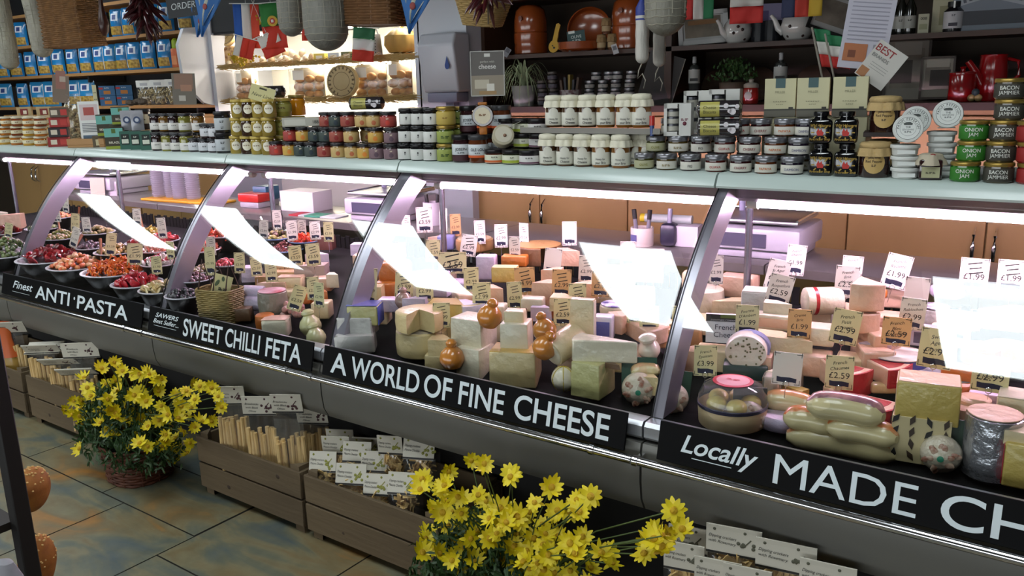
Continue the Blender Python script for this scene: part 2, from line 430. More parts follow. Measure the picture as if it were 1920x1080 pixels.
board(-2.088, -.966, 'long black board lettered A WORLD OF FINE CHEESE', [('A', .068, .048, .065, .075, dict(bold=.015)), ('WORLD', .2475, .048, .065, .292, dict(bold=.015)), ('OF', .4425, .048, .065, .107, dict(bold=.015)), ('FINE', .587, .048, .065, .162, dict(bold=.015)), ('CHEESE', .824, .048, .065, .30, dict(bold=.015))])
board(-.876, .30, 'nearest black board lettered Locally MADE CHEESE at the right edge', [('Locally', .133, .055, .042, .19, dict(shear=.3, bold=.015)), ('____', .12, .036, .02, .10, dict(bold=.01)), ('MADE', .374, .047, .068, .30, dict(bold=.009)), ('CHEESE', .718, .047, .068, .42, dict(bold=.009))])
# ---------------------------------------------------------------- jars, tins and packets on the canopy shelf
SH = 1.2452
JT = {}
def face(X, Y, k=.85): return math.atan2(-X, Y) * k
def jar_type(key, r, h, body, lid='#17171b', lidh=.014, lab=None, labc='#e9e6dc', texts=(), cloth=None, lidr=1.04, band=None, disc=None, waist=.86, coat=.6):
    """parts of one jar: body, lid, label (lettering lies in the label)"""
    P = []
    hh = h - lidh
    b = MB(); b.lathe([(r * .9, 0), (r, .005), (r, hh - .011), (r * .97, hh - .006), (r * waist, hh - .002), (r * waist, hh + lidh * .4)], 20)
    P.append(('jar', mesh('jar', b, mat(body, .12, coat=coat)), None))
    b = MB(); R = r * lidr
    if cloth:
        b.lathe([(R * .9, hh + .001), (R, hh + .003), (R * 1.02, h - .006), (R * .9, h), (R * .3, h + .002)], 24)
        ruf = lambda a: 1 + .07 * math.sin(9 * a) + .05 * math.sin(5 * a + 1)
        b.lathe([(R * 1.13, hh - .018), (R * 1.07, hh - .006), (R * 1.0, hh + .002)], 40, 0, None, ruf, caps=False)
        b.lathe([(R * 1.115, hh - .0185), (R * 1.055, hh - .007), (R * .97, hh + .002)], 40, 0, None, ruf, caps=False)
        P.append(('cloth_cover', mesh('cloth_cover', b, mat(cloth, .85, bump=(90, .3)), 60), None))
    else:
        b.lathe([(R * .97, hh), (R, hh + .0015), (R, h - .002), (R * .95, h), (R * .3, h + .0003)], 24)
        P.append(('lid', mesh('lid', b, mat(lid, .3, .75 if lid in ('#8d8d92', '#b79a4f', '#c9b36a', '#a6a6aa') else 0)), None))
    if lab:
        z0, z1 = lab; ms = [mat(labc, .6)]
        b = MB(); b.lathe([(r + .0004, z0), (r + .0007, z0 + .0005), (r + .0007, z1 - .0005), (r + .0004, z1)], 28, 0, None, None, False)
        if band:
            for bz0, bz1, bc in band:
                ms.append(mat(bc, .6)); b.lathe([(r + .001, bz0), (r + .001, bz1)], 28, len(ms) - 1, None, None, False)
        if disc:
            dz, dr, dc = disc; ms.append(mat(dc, .6)); R2 = r + .0014
            def dp(u, v):
                a = 2 * PI * u; X = dr * v * math.cos(a); return (R2 * math.sin(X / R2), -R2 * math.cos(X / R2), dz + dr * v * math.sin(a))
            b.grid(dp, 20, 4, len(ms) - 1)
        for s, z, th, c, mw in texts:
            ms.append(mat(c, .6)); b.text(s, th, None, len(ms) - 1, TR(0, 0, z), wrap=r + .002, bold=.01, maxw=mw)
        P.append(('label', mesh('label', b, ms), None))
    JT[key] = (P, r, h)
def put(key, X, Y, z, label, cat='jar', group=None, rz=None, name='jar'):
    P, r, h = JT[key]
    t = thing(name, label, cat, (X, Y, z), face(X, Y) if rz is None else rz, group)
    for n, me, _ in P: link(n, me, t)
    return t
def row(keys, us, Y, z, label, group, cat='jar', name='glass_jar', swap=None):
    """one tier of jars standing at the pixel columns us; label holds %s for the place in the row"""
    for i, u in enumerate(us):
        k = keys[i % len(keys)]; h = JT[k][2]
        put(k, xat(u, Y, z + h / 2), Y, z, (swap[i] if swap else label) % ORD[i] if '%s' in (swap[i] if swap else label) else swap[i], cat, group, None, name)

def carton(name, label, cat, X, Y, z, w, d, h, cols, rz=None, group=None, texts=(), patches=(), lean=0, bev=.001):
    """box with a printed front: patches (x, z, w, h, colour) and texts (string, x, z, cap height, colour)"""
    t = thing(name, label, cat, (X, Y, z), 0, group, rot=(-lean, 0, face(X, Y) if rz is None else rz))
    b = MB(); b.box(w, d, h, 0, TR(0, d / 2, 0), bev, 1); obj('box', b, mat(cols, .5), t)
    if patches or texts:
        b = MB(); ms = []
        for i, (px, pz, pw, ph, pc) in enumerate(patches):
            ms.append(mat(pc, .55)); b.box(pw, .0006 + .0004 * i, ph, len(ms) - 1, TR(px, -.0003 - .0002 * i, pz))
        for s, tx, tz, th, tc in texts:
            ms.append(mat(tc, .6)); b.text(s, th, None, len(ms) - 1, TR(tx, -.0022, tz), bold=.008, maxw=w * .92)
        obj('print', b, ms, t)
    return t

# honey jars at the far left
for k, c in (('honey_a', '#a8621a'), ('honey_b', '#7c3a16'), ('honey_c', '#b98a2c')):
    jar_type(k, .031, .052, c, '#d8cfb4', .010, (.012, .030), '#d9cfae', (('HONEY', .021, .006, '#6b3b12', .03),), waist=.8)
for tr, (nm, ks) in enumerate((('bottom', ('honey_c', 'honey_a')), ('middle', ('honey_a', 'honey_b', 'honey_c')), ('top', ('honey_a', 'honey_b')))):
    row(ks, [8 + 2 * tr, 31 + tr, 54, 76], 2.30, SH + .0525 * tr, '%s honey jar from the left in the ' + nm + ' tier by the left edge', 'small honey jars at the left end')
    row(ks, [30, 56, 82], 2.385, SH + .0525 * tr, '%s honey jar from the left in the rear row, ' + nm + ' tier', 'small honey jars at the left end')
# red and black packets, top one first
px = [('#8e1d1c', 'dark red packet at the bottom of the red packet stack'), ('#2a2426', 'black packet in the middle of the red packet stack'), ('#a32a26', 'bright red packet lying on the black packet'), ('#5a4a3c', 'brown packet crowning the red packet stack')]
for i, (c, l) in enumerate(px):
    X = xat(113, 2.30, SH + .05 * i + .02)
    carton('food_packet', l, 'packet', X, 2.29, SH + .051 * i, .10 - .006 * i, .06, .05, c, None, 'packets by the honey jars', patches=[(-.02, .012, .03, .025, '#d8cdb8'), (.025, .01, .03, .03, '#b83a33')])
for i, (u, l) in enumerate([(45, 'tan gift box with a red window standing left over the honey jars'), (82, 'tan gift box with a red window standing right over the honey jars')]):
    X = xat(u, 2.42, SH + .18)
    carton('gift_box', l, 'box', X, 2.42, SH + .1052, .075, .05, .10, '#b19a6d', None, 'tan gift boxes', patches=[(0, .055, .04, .035, '#7a1f1d'), (.004, .06, .018, .02, '#e7dcc4')])
# wooden tray with the recipe card and the pasta bag
X = xat(160, 2.31, SH)
t = thing('wooden_tray', 'pale wooden tray under the framed recipe card', 'tray', (X, 2.36, SH), face(X, 2.3) * .5)
b = MB(); b.box(.21, .14, .014, 0, None, .002, 1); obj('base', b, WOODS, t)
b = MB()
for y in (-.067, .067): b.box(.21, .008, .03, 0, TR(0, y, .014))
for x in (-.101, .101): b.box(.008, .126, .03, 0, TR(x, 0, .014))
obj('rim', b, WOODS, t)
X = xat(166, 2.35, SH + .1)
t = thing('recipe_card', 'white framed recipe card with pink picture standing in the wooden tray', 'card', (X + .02, 2.35, SH + .0152), 0, rot=(-.06, 0, face(X, 2.35)))
b = MB(); b.box(.10, .005, .215, 0, None, .001, 1); obj('frame', b, WHITE, t)
b = MB(); b.box(.084, .001, .08, 1, TR(0, -.003, .12)); b.box(.05, .0012, .04, 2, TR(0, -.0032, .145))
for i in range(6): b.box(.078, .001, .004, 3, TR(0, -.003, .10 - i * .008))
b.box(.08, .001, .03, 4, TR(0, -.003, .014)); obj('print', b, [PAPER, mat('#d9c7c6', .5), mat('#b0524a', .5), mat('#77787c', .6), mat('#55697a', .6)], t)
t = thing('pasta_bag', 'clear bag of pale pasta shells slumped behind the recipe card', 'bag', (xat(140, 2.47, SH + .1), 2.48, SH), .6)
b = MB()
for i in range(240):
    a = random.random() * 6.28; q = random.random() ** .5 * .055; z = random.random() * .19
    b.lathe([(.006, -.012), (.009, 0), (.006, .012)], 6, 0, TR(q * math.cos(a), q * math.sin(a) * .6, .018 + z, random.random() * 3, random.random() * 3, 0))
st = obj('pasta', b, mat('#b8a374', .6), t); st['kind'] = 'stuff'
b = MB(); b.lathe([(.05, 0), (.07, .02), (.072, .15), (.05, .22), (.02, .245), (.035, .27)], 18, 0, TR(s=(1, .65, 1)), lambda a: 1 + .05 * math.sin(7 * a), True); obj('film', b, FILM, t)
# green-labelled antipasti tubs and cartons
def brand_box(u, Y, z, w, h, label, base='#3a3323', top='#6fb3a6'):
    return carton('food_carton', label, 'carton', xat(u, Y, z + h / 2), Y, z, w, .05, h, base, None, 'dark cartons with pale blue tops', [('BELAZU', 0, h * .30, .010, '#e9e4cf')], [(0, h * .55, w, h * .4, top), (0, h * .72, w * .22, h * .2, '#4f6a2a'), (0, 0, w, h * .13, '#8d9a2c')])
brand_box(196, 2.35, SH + .058, .075, .105, 'dark carton with a pale blue top, left of the three by the recipe card')
brand_box(214, 2.285, SH, .085, .105, 'dark carton with a pale blue top at the front of the shelf edge')
brand_box(226, 2.37, SH + .115, .085, .085, 'dark carton with a pale blue top standing highest of the three')
carton('food_carton', 'brown carton under the left pale blue topped carton', 'carton', xat(191, 2.34, SH), 2.34, SH, .08, .06, .057, '#5a4a33', None, None, patches=[(0, .01, .05, .03, '#c2b28a')])
carton('food_carton', 'olive carton holding up the highest pale blue topped carton', 'carton', xat(228, 2.37, SH), 2.37, SH, .09, .06, .114, '#40402a', None, None, patches=[(0, .01, .06, .03, '#8d9a2c')])
for i, u in enumerate((235, 254, 274)):
    X = xat(u, 2.29, SH + .04)
    t = thing('dip_tub', ORD[i] + ' green carded dip tub from the left at the shelf edge', 'tub', (X, 2.29, SH), face(X, 2.29), 'green carded dip tubs')
    b = MB(); b.prism([(-.026, 0), (.026, 0), (.024, .085), (-.024, .085)], .04, 0, TR(0, .04, 0, PI / 2, 0, 0)); obj('sleeve', b, mat('#2f5f50', .5), t)
    b = MB(); b.box(.034, .002, .05, 1, TR(0, -.001, .022)); b.box(.03, .0025, .02, 0, TR(0, -.0013, .028)); b.text('DIP', .008, None, 0, TR(0, -.003, .06)); obj('print', b, [mat('#d9dccb', .6), mat('#16221c', .5)], t)
for i, u in enumerate((233, 252)):
    X = xat(u, 2.34, SH + .13)
    t = thing('olive_pouch', ('left', 'right')[i] + ' grey pouch with a round emblem above the green tubs', 'pouch', (X, 2.355, SH + .087), face(X, 2.34), 'grey pouches above the green tubs')
    b = MB(); b.grid(lambda u, v: ((u - .5) * .058, -.008 * math.sin(PI * u) * math.sin(PI * min(1, v * 1.3)), v * .095), 8, 8, 0); b.grid(lambda u, v: ((.5 - u) * .058, .008 * math.sin(PI * u) * math.sin(PI * v), v * .095), 8, 8, 0); obj('pouch', b, mat('#9a9aa0', .3, .2), t)
    b = MB(); b.lathe([(.017, 0), (.017, .001)], 20, 0, TR(0, -.0095, .05, PI / 2)); b.lathe([(.009, 0), (.009, .0014)], 20, 1, TR(0, -.0098, .05, PI / 2)); obj('emblem', b, [mat('#3b4a6a', .5), mat('#c9ccd6', .5)], t)
for i, u in enumerate((236, 256, 275)):
    X = xat(u, 2.35, SH); carton('food_carton', ORD[i] + ' plain green carton behind the carded dip tubs', 'carton', X, 2.345, SH, .055, .05, .086, '#2d4a40', None, 'plain cartons behind the tubs')

# black-lidded jars with white lower labels
jar_type('tall_dark', .030, .083, '#241012', '#26262a', .012, (.008, .040), '#d9d6cf', (('CHUTNEY', .028, .005, '#333333', .03),))
jar_type('tall_amber', .030, .083, '#6b4a16', '#26262a', .012, (.008, .040), '#d9d6cf', (('RELISH', .028, .005, '#333333', .03),))
jar_type('tall_olive', .030, .083, '#7d7a33', '#26262a', .012, (.008, .040), '#d9d6cf', (('PICKLE', .028, .005, '#333333', .03),))
row(['tall_dark', 'tall_olive', 'tall_dark', 'tall_olive'], [296, 315, 332, 350], 2.29, SH, '%s white-labelled relish jar from the left, bottom tier, shelf edge', 'white-labelled relish jars')
row(['tall_dark', 'tall_amber', 'tall_dark', 'tall_olive', 'tall_amber'], [293, 310, 327, 347, 372], 2.355, SH + .0845, '%s white-labelled relish jar from the left in the upper tier', 'white-labelled relish jars')
row(['tall_amber'], [292, 312, 332, 352, 374], 2.36, SH, '%s white-labelled relish jar from the left, bottom tier, behind', 'white-labelled relish jars')
jar_type('brown_tall', .034, .10, '#3f2a24', '#2a2a2d', .013, (.03, .075), '#cfc2a6', (('RELISH', .05, .008, '#40302a', .04),), waist=.9)
put('brown_tall', xat(271, 2.40, SH + .1), 2.40, SH + .087, 'taller brown jar with a tan label beside the grey pouches', 'jar')
jar_type('squat_white', .030, .062, '#2e2024', '#26262a', .012, (.008, .042), '#cfd0d4', (('JELLY', .026, .006, '#333333', .03),))
row(['squat_white'], [366, 385, 403], 2.30, SH, '%s squat grey-labelled jelly jar from the left, bottom tier', 'squat grey-labelled jelly jars')
row(['squat_white'], [388, 404], 2.295, SH + .063, '%s squat grey-labelled jelly jar from the left, second tier', 'squat grey-labelled jelly jars')
jar_type('grey_tall', .036, .088, '#1d1d1f', '#222226', .014, (.010, .060), '#b9bec2', (('oil', .045, .010, '#2c2c2c', .03), ('1%', .02, .01, '#2c2c2c', .03)), waist=.95)
put('grey_tall', xat(420, 2.295, SH + .04), 2.295, SH, 'black jar with a grey label, lower of the pair by the mustards')
put('grey_tall', xat(418, 2.295, SH + .13), 2.295, SH + .089, 'black jar with a grey label, upper of the pair by the mustards')
# mustard jars with white oval labels
for k, c in (('must_a', '#a08a3c'), ('must_b', '#3b2416'), ('must_c', '#8f7a34')):
    jar_type(k, .0285, .074, c, '#bfa650', .011, (.015, .016), c, (('Mustard', .036, .006, '#7a5a20', .03),), disc=(.034, .019, '#eae4cf'))
for tr, nm in enumerate(('bottom', 'middle', 'top')):
    row(['must_a', 'must_b', 'must_a', 'must_c'], [444 + tr, 464 + tr, 483 + tr, 503 + tr], 2.295, SH + .0755 * tr, '%s oval-labelled mustard jar from the left in the ' + nm + ' tier', 'mustard jars with oval labels')
jar_type('pick_a', .036, .074, '#8a8236', '#bfa650', .012, (.02, .05), '#a09a4c', (('Pickle', .035, .008, '#5a3a1c', .04),))
for tr, nm in enumerate(('bottom', 'middle', 'top')):
    put('pick_a', xat(530, 2.37, SH + .075 * tr + .04), 2.37, SH + .0755 * tr, 'wide green pickle jar on the ' + nm + ' tier behind the mustards', group='wide pickle jars')
jar_type('honeygold', .034, .085, '#d98a12', '#c9b36a', .012, coat=1)
put('honeygold', xat(557, 2.46, SH + .2), 2.46, SH + .152, 'bright amber jar glowing beside the top pickle jar')
put('pick_a', xat(557, 2.46, SH + .04), 2.46, SH, 'wide green pickle jar under the bright amber jar, lower'); put('pick_a', xat(557, 2.46, SH + .11), 2.46, SH + .0755, 'wide green pickle jar directly below the bright amber jar')
# biscuit packets lying on top, with the price card
def biscuit(X, Y, z, rz, label, w=.15):
    t = thing('biscuit_packet', label, 'packet', (X, Y, z), rz, 'sleeves of cheese biscuits')
    b = MB(); b.tube([(-w / 2, 0, .025), (-w / 2 + .008, 0, .025), (w / 2 - .008, 0, .025), (w / 2, 0, .025)], [.012, .024, .024, .012], 14); obj('sleeve', b, mat('#2d282b', .2, coat=.8), t)
    b = MB(); R = .0246
    b.grid(lambda u, v: (-w * .40 + u * w * .42, -R * math.cos((v - .5) * 1.9), .025 + R * math.sin((v - .5) * 1.9)), 6, 8, 0)
    for i, (x, zz, q) in enumerate(((.02, .034, .007), (.038, .018, .009), (.05, .032, .006), (.03, .02, .006))): b.lathe([(q, 0), (q, .0018)], 10, 1, TR(x, -.0235, zz, PI / 2))
    b.text('Cheese', .008, None, 2, TR(-w * .19, -R - .0012, .030)); b.text('Biscuits', .008, None, 2, TR(-w * .19, -R - .0012, .018))
    obj('wrapper', b, [mat('#b3ac5a', .35), mat('#cfc9cc', .4), mat('#3a381c', .5)], t)
biscuit(xat(500, 2.33, SH + .25), 2.335, SH + .2275, .5, 'biscuit sleeve on top of the mustard jars')
X = xat(496, 2.29, SH + .27)
t = thing('price_card', 'cream card reading New Line leaning on the mustard jars', 'card', (X, 2.262, SH + .215), 0, rot=(-.05, .32, .65))
b = MB(); b.box(.10, .0015, .062, 0); obj('card', b, mat('#cfc78f', .7), t)
b = MB(); b.text('New Line', .014, None, 0, TR(0, -.001, .025), shear=.3); b.box(.03, .0004, .007, 0, TR(0, -.0009, .048)); obj('lettering', b, mat('#4a4630', .7), t)
# black-lidded preserves with fruit pictures, three tiers
fruits = [('straw', '#7e1f22', '#a34038'), ('apricot', '#8a5a1e', '#c9a04a'), ('plumd', '#1f2326', '#39443f'), ('cherryd', '#6e2420', '#9a4a3c'), ('peach', '#a08048', '#c2a46a'), ('fige', '#4a3a3c', '#7a6066')]
for i, (k, c, l) in enumerate(fruits):
    jar_type('p_' + k, .030, .056, c, '#161115', .012, (.003, .038), l, (('Jam', .03, .005, '#e9dcc0', .03),), disc=(.016, .0085, ('#c23a2c', '#d9822c', '#22303a', '#8c1f1c', '#b0603a', '#5a4450')[i]))
for tr, nm, us, ks in ((0, 'bottom', [519, 544, 565, 585, 609, 635, 661, 685, 707, 735], ['p_straw', 'p_apricot', 'p_plumd', 'p_plumd', 'p_cherryd', 'p_peach', 'p_peach', 'p_apricot', 'p_fige', 'p_fige']),
                       (1, 'middle', [545, 569, 592, 612, 632, 659, 705, 735], ['p_straw', 'p_apricot', 'p_plumd', 'p_plumd', 'p_cherryd', 'p_peach', 'p_apricot', 'p_fige']),
                       (2, 'top', [613, 631, 653, 680, 702, 728], ['p_cherryd', 'p_plumd', 'p_cherryd', 'p_peach', 'p_peach', 'p_straw'])):
    row(ks, us, 2.295 + .01 * tr, SH + .0575 * tr, '%s fruit preserve jar from the left in the ' + nm + ' tier', 'black-lidded fruit preserves')
X = xat(570, 2.31, SH + .14)
carton('biscuit_box', 'long pale grey box lying on the left end of the preserve jars', 'box', X, 2.30, SH + .1153, .165, .06, .035, '#a9a698', .55, None, [('188', .055, .017, .012, '#3a3833')], [(-.03, .006, .085, .022, '#c2bfb2')])
row(['p_plumd', 'p_cherryd', 'p_peach'], [560, 600, 640, 690, 735], 2.375, SH, '%s fruit preserve jar from the left, bottom of the rear row', 'black-lidded fruit preserves')
row(['p_cherryd', 'p_peach'], [560, 600, 640, 690, 738], 2.375, SH + .0575, '%s fruit preserve jar from the left, top of the rear row', 'black-lidded fruit preserves')
biscuit(xat(700, 2.42, SH + .19), 2.385, SH + .1745, .45, 'biscuit sleeve lying above the top preserve jars', .14)
# square white labels on black jars
jar_type('white_sq', .029, .060, '#141214', '#101012', .013, (.004, .041), '#cfcfca', ((':', .022, .008, '#333333', .02),), waist=.92, disc=(.028, .0028, '#2a2a2a'))
for tr, nm in enumerate(('bottom', 'middle', 'top')):
    row(['white_sq'], [761 + tr, 785 + tr * .5, 809], 2.295, SH + .0615 * tr, '%s white-labelled black jar from the left in the ' + nm + ' tier', 'white-labelled black jars')
    row(['white_sq'], [765, 790], 2.36, SH + .0615 * tr, '%s white-labelled black jar of the rear row, ' + nm + ' tier', 'white-labelled black jars')
jar_type('green_spr', .031, .061, '#4a5a1e', '#b79a4f', .012, (.004, .042), '#8f9a48', (('pesto', .022, .010, '#2f4a16', .04),))
jar_type('yellow_hex', .033, .064, '#a98f38', '#b79a4f', .012, (.004, .046), '#b8a04c', (('honey', .025, .006, '#7a5a1c', .03),))
put('green_spr', xat(836, 2.295, SH + .03), 2.295, SH, 'green pesto jar at the bottom of the gold-lidded stack')
put('green_spr', xat(836, 2.295, SH + .09), 2.295, SH + .062, 'green pesto jar in the middle of the gold-lidded stack')
put('yellow_hex', xat(836, 2.295, SH + .155), 2.295, SH + .124, 'yellow honeycomb jar on top of the gold-lidded stack')
put('green_spr', xat(862, 2.37, SH + .155), 2.37, SH + .124, 'green pesto jar behind the yellow honeycomb jar'); put('green_spr', xat(862, 2.37, SH + .03), 2.37, SH, 'green pesto jar at the bottom of the stack behind the honeycomb jar'); put('green_spr', xat(862, 2.37, SH + .1), 2.37, SH + .062, 'green pesto jar second up in the stack behind the honeycomb jar')
# tall white-labelled sauces
jar_type('jl_dark', .0335, .093, '#2a1216', '#141416', .016, (.026, .062), '#cdd2d4', (('JOSEPH', .045, .009, '#2c3036', .05), ('preserve', .033, .005, '#3c4046', .04)), band=[(.006, .024, '#3a141c')], waist=.95)
jar_type('jl_orange', .0335, .093, '#5a2a12', '#3a3a3c', .016, (.026, .062), '#cdd2d4', (('OLE LOU', .045, .009, '#2c3036', .05), ('relish', .033, .005, '#3c4046', .04)), band=[(.018, .026, '#c9551c')], waist=.95)
put('jl_dark', xat(866, 2.295, SH + .045), 2.295, SH, 'tall jar labelled JOSEPH with a dark red band at the shelf edge')
put('jl_orange', xat(897, 2.295, SH + .045), 2.295, SH, 'tall jar labelled OLE LOU with an orange band at the shelf edge')
for i, (u, k) in enumerate(((880, 'jl_dark'), (912, 'jl_orange'), (940, 'jl_orange'))):
    put(k, xat(u, 2.37, SH + .14), 2.37, SH + .094, 'tall white-labelled sauce jar, %s of three on the upper tier' % ('left', 'middle', 'right')[i], group='tall sauce jars on the upper tier')
    put(k, xat(u, 2.37, SH + .05), 2.37, SH, 'tall white-labelled sauce jar, %s of three hidden under the upper tier' % ('left', 'middle', 'right')[i], group='tall sauce jars underneath')
t = thing('honey_dipper_jar', 'round dark honey jar with a cream label disc and amber neck', 'jar', (xat(899, 2.265, SH + .13), 2.285, SH + .0945), face(-1.8, 2.28))
b = MB(); b.lathe([(.034, -.012), (.037, -.006), (.037, .006), (.034, .012)], 28, 0, TR(0, 0, .062, PI / 2)); obj('body', b, mat('#3a1e0c', .12, coat=1), t)
b = MB(); b.lathe([(.027, 0), (.027, .002)], 24, 0, TR(0, -.0115, .062, PI / 2)); b.text('honey', .008, None, 1, TR(0, -.0145, .064)); obj('label', b, [mat('#d8cdb2', .6), mat('#7a4a1c', .6)], t)
b = MB(); b.box(.026, .016, .028, 0, TR(0, 0, 0), .003); b.box(.03, .018, .01, 0, TR(0, 0, .096), .003); obj('strap', b, mat('#a8641c', .4), t)
# flat spread jars
jar_type('flat_grn', .036, .047, '#2b2f14', '#161316', .013, (.004, .030), '#cfd0ba', (('PATE', .022, .005, '#3a3a2c', .04),), band=[(.005, .014, '#9aa82c')], waist=.94)
jar_type('flat_pur', .036, .047, '#2a1620', '#161316', .013, (.004, .030), '#cfccc8', (('TAPENADE', .022, .005, '#3a3a2c', .045),), band=[(.005, .010, '#5a2a44')], waist=.94)
jar_type('flat_org', .036, .047, '#5a2616', '#161316', .013, (.004, .030), '#cfd0ba', (('HARISSA', .022, .005, '#3a3a2c', .045),), band=[(.005, .012, '#c9602c')], waist=.94)
row(['flat_org', 'flat_grn', 'flat_pur'], [929, 962, 994], 2.295, SH, '%s flat spread jar from the left in the front bottom row', 'flat spread jars')
row(['flat_pur', 'flat_grn', 'flat_pur'], [948, 983, 1012], 2.37, SH + .0482, '%s flat spread jar from the left in the second tier', 'flat spread jars')
row(['flat_pur', 'flat_grn', 'flat_pur'], [948, 981, 1010], 2.375, SH + .0964, '%s flat spread jar from the left in the top tier', 'flat spread jars')
row(['flat_pur'], [947, 980, 1012], 2.378, SH, '%s flat spread jar from the left, bottom of the rear row', 'flat spread jars')
t = thing('cheese_box', 'round pale wooden cheese box tipped toward the front on the flat jars', 'box', (xat(943, 2.30, SH + .09), 2.30, SH + .088), 0, rot=(1.15, 0, .75))
b = MB(); b.lathe([(.034, -.018), (.036, -.016), (.036, .016), (.034, .018), (.01, .0185)], 28); obj('box', b, mat('#b3aa90', .6), t)
b = MB(); b.lathe([(.028, .0186), (.028, .0195)], 24, 0); b.ball(.006, 1, TR(.004, -.004, .02)); obj('label', b, [mat('#c9c2ae', .6), mat('#8a6a52', .6)], t)
b = MB(); b.box(.035, .0012, .035, 0, TR(.03, .034, .005, .3, .3, .5)); obj('ticket', b, mat('#c9c9b8', .7), t)
# cloth-topped jars, two tiers
jar_type('bt_dark', .0285, .098, '#4a2e16', cloth='#ddd8c2', lidh=.018, lab=(.008, .046), labc='#d5d2c4', texts=(('Honey for', .026, .006, '#3a3630', .03), ('Cheese', .015, .007, '#3a3630', .034)), disc=(.046, .015, '#d5d2c4'), band=[(.006, .009, '#b9b4a0')])
jar_type('bt_amber', .0285, .098, '#7c4f1e', cloth='#ddd8c2', lidh=.018, lab=(.008, .046), labc='#d5d2c4', texts=(('Honey for', .026, .006, '#3a3630', .03), ('your Brie', .015, .007, '#3a3630', .034)), disc=(.046, .015, '#d5d2c4'))
row(['bt_dark', 'bt_dark', 'bt_dark', 'bt_amber', 'bt_amber'], [1028, 1060, 1093, 1127, 1164], 2.30, SH, '%s cloth-topped honey jar from the left in the bottom tier', 'cloth-topped honey jars')
row(['bt_amber'], [1194, 1212], 2.36, SH, '%s cloth-topped honey jar of the pair set back at the right', 'cloth-topped honey jars')
row(['bt_dark', 'bt_dark', 'bt_dark', 'bt_amber', 'bt_amber', 'bt_amber'], [1039, 1070, 1102, 1136, 1173, 1203], 2.335, SH + .1185, '%s cloth-topped honey jar from the left in the upper tier', 'cloth-topped honey jars')
row(['bt_amber'], [1040, 1072, 1104, 1138, 1172, 1207], 2.415, SH, '%s cloth-topped honey jar from the left, rear of the bottom tier', 'cloth-topped honey jars')
t = thing('jar_tray', 'thin clear sheet between the two tiers of cloth-topped jars', 'tray', (xat(1125, 2.38, SH + .11), 2.37, SH + .1008), 0)
b = MB(); b.box(.50, .15, .003, 0); b.box(.50, .003, .014, 0, TR(0, -.073, .003)); obj('sheet', b, mat('#6a665c', .3), t)
for x in (-.22, .22): pass
# fruit spread jars with steel lids
for k, nm, c, b_ in (('olive', 'OLIVE', '#7a7a2c', '#3c3c16'), ('quince', 'QUINCE', '#8a7a4a', '#4a3a16'), ('fig', 'FIG', '#23201f', '#2a161c'), ('guava', 'GUAVA', '#a3201c', '#4a1612'), ('cherry', 'CHERRY', '#7a1a20', '#2e0c10'), ('papaya', 'PAPAYA', '#c4671c', '#5a2c10'), ('damson', 'DAMSON', '#2a2a6c', '#1c1224')):
    jar_type('f_' + k, .0288, .047, b_, '#8d8d92', .015, (.004, .026), '#cdc9bd' if k != 'olive' else '#a8a684', ((nm, .014, .0065, c, .040),), waist=.96, coat=.3)
FK = ['olive', 'quince', 'fig', 'guava', 'cherry', 'papaya', 'damson']
FN = ['olive paste', 'quince', 'FIG', 'GUAVA', 'CHERRY', 'PAPAYA', 'DAMSON']
for tr, nm, us, Y, ks in ((0, 'bottom', [1208, 1250, 1295, 1342, 1389, 1436, 1485], 2.30, FK), (1, 'middle', [1230, 1272, 1315, 1359, 1406, 1454, 1499], 2.335, FK), (2, 'top', [1387, 1427, 1472, 1512], 2.37, FK[3:])):
    for u, k in zip(us, ks):
        z = SH + .0482 * tr; put('f_' + k, xat(u, Y, z + .02), Y, z, 'steel-lidded %s spread jar in the %s tier' % (FN[FK.index(k)], nm), group='steel-lidded spread jars', name='glass_jar')
for tr, nm in ((0, 'bottom'), (1, 'middle')):
    for u, w in ((1240, 'first'), (1290, 'second'), (1345, 'third'), (1400, 'fourth'), (1450, 'fifth'), (1505, 'sixth')):
        put('f_quince', xat(u, 2.41, SH + .05 * tr), 2.41, SH + .0482 * tr, 'plain spread jar behind the front rows, %s tier, %s from left' % (nm, w), group='spread jars in the hidden rear row', name='glass_jar')
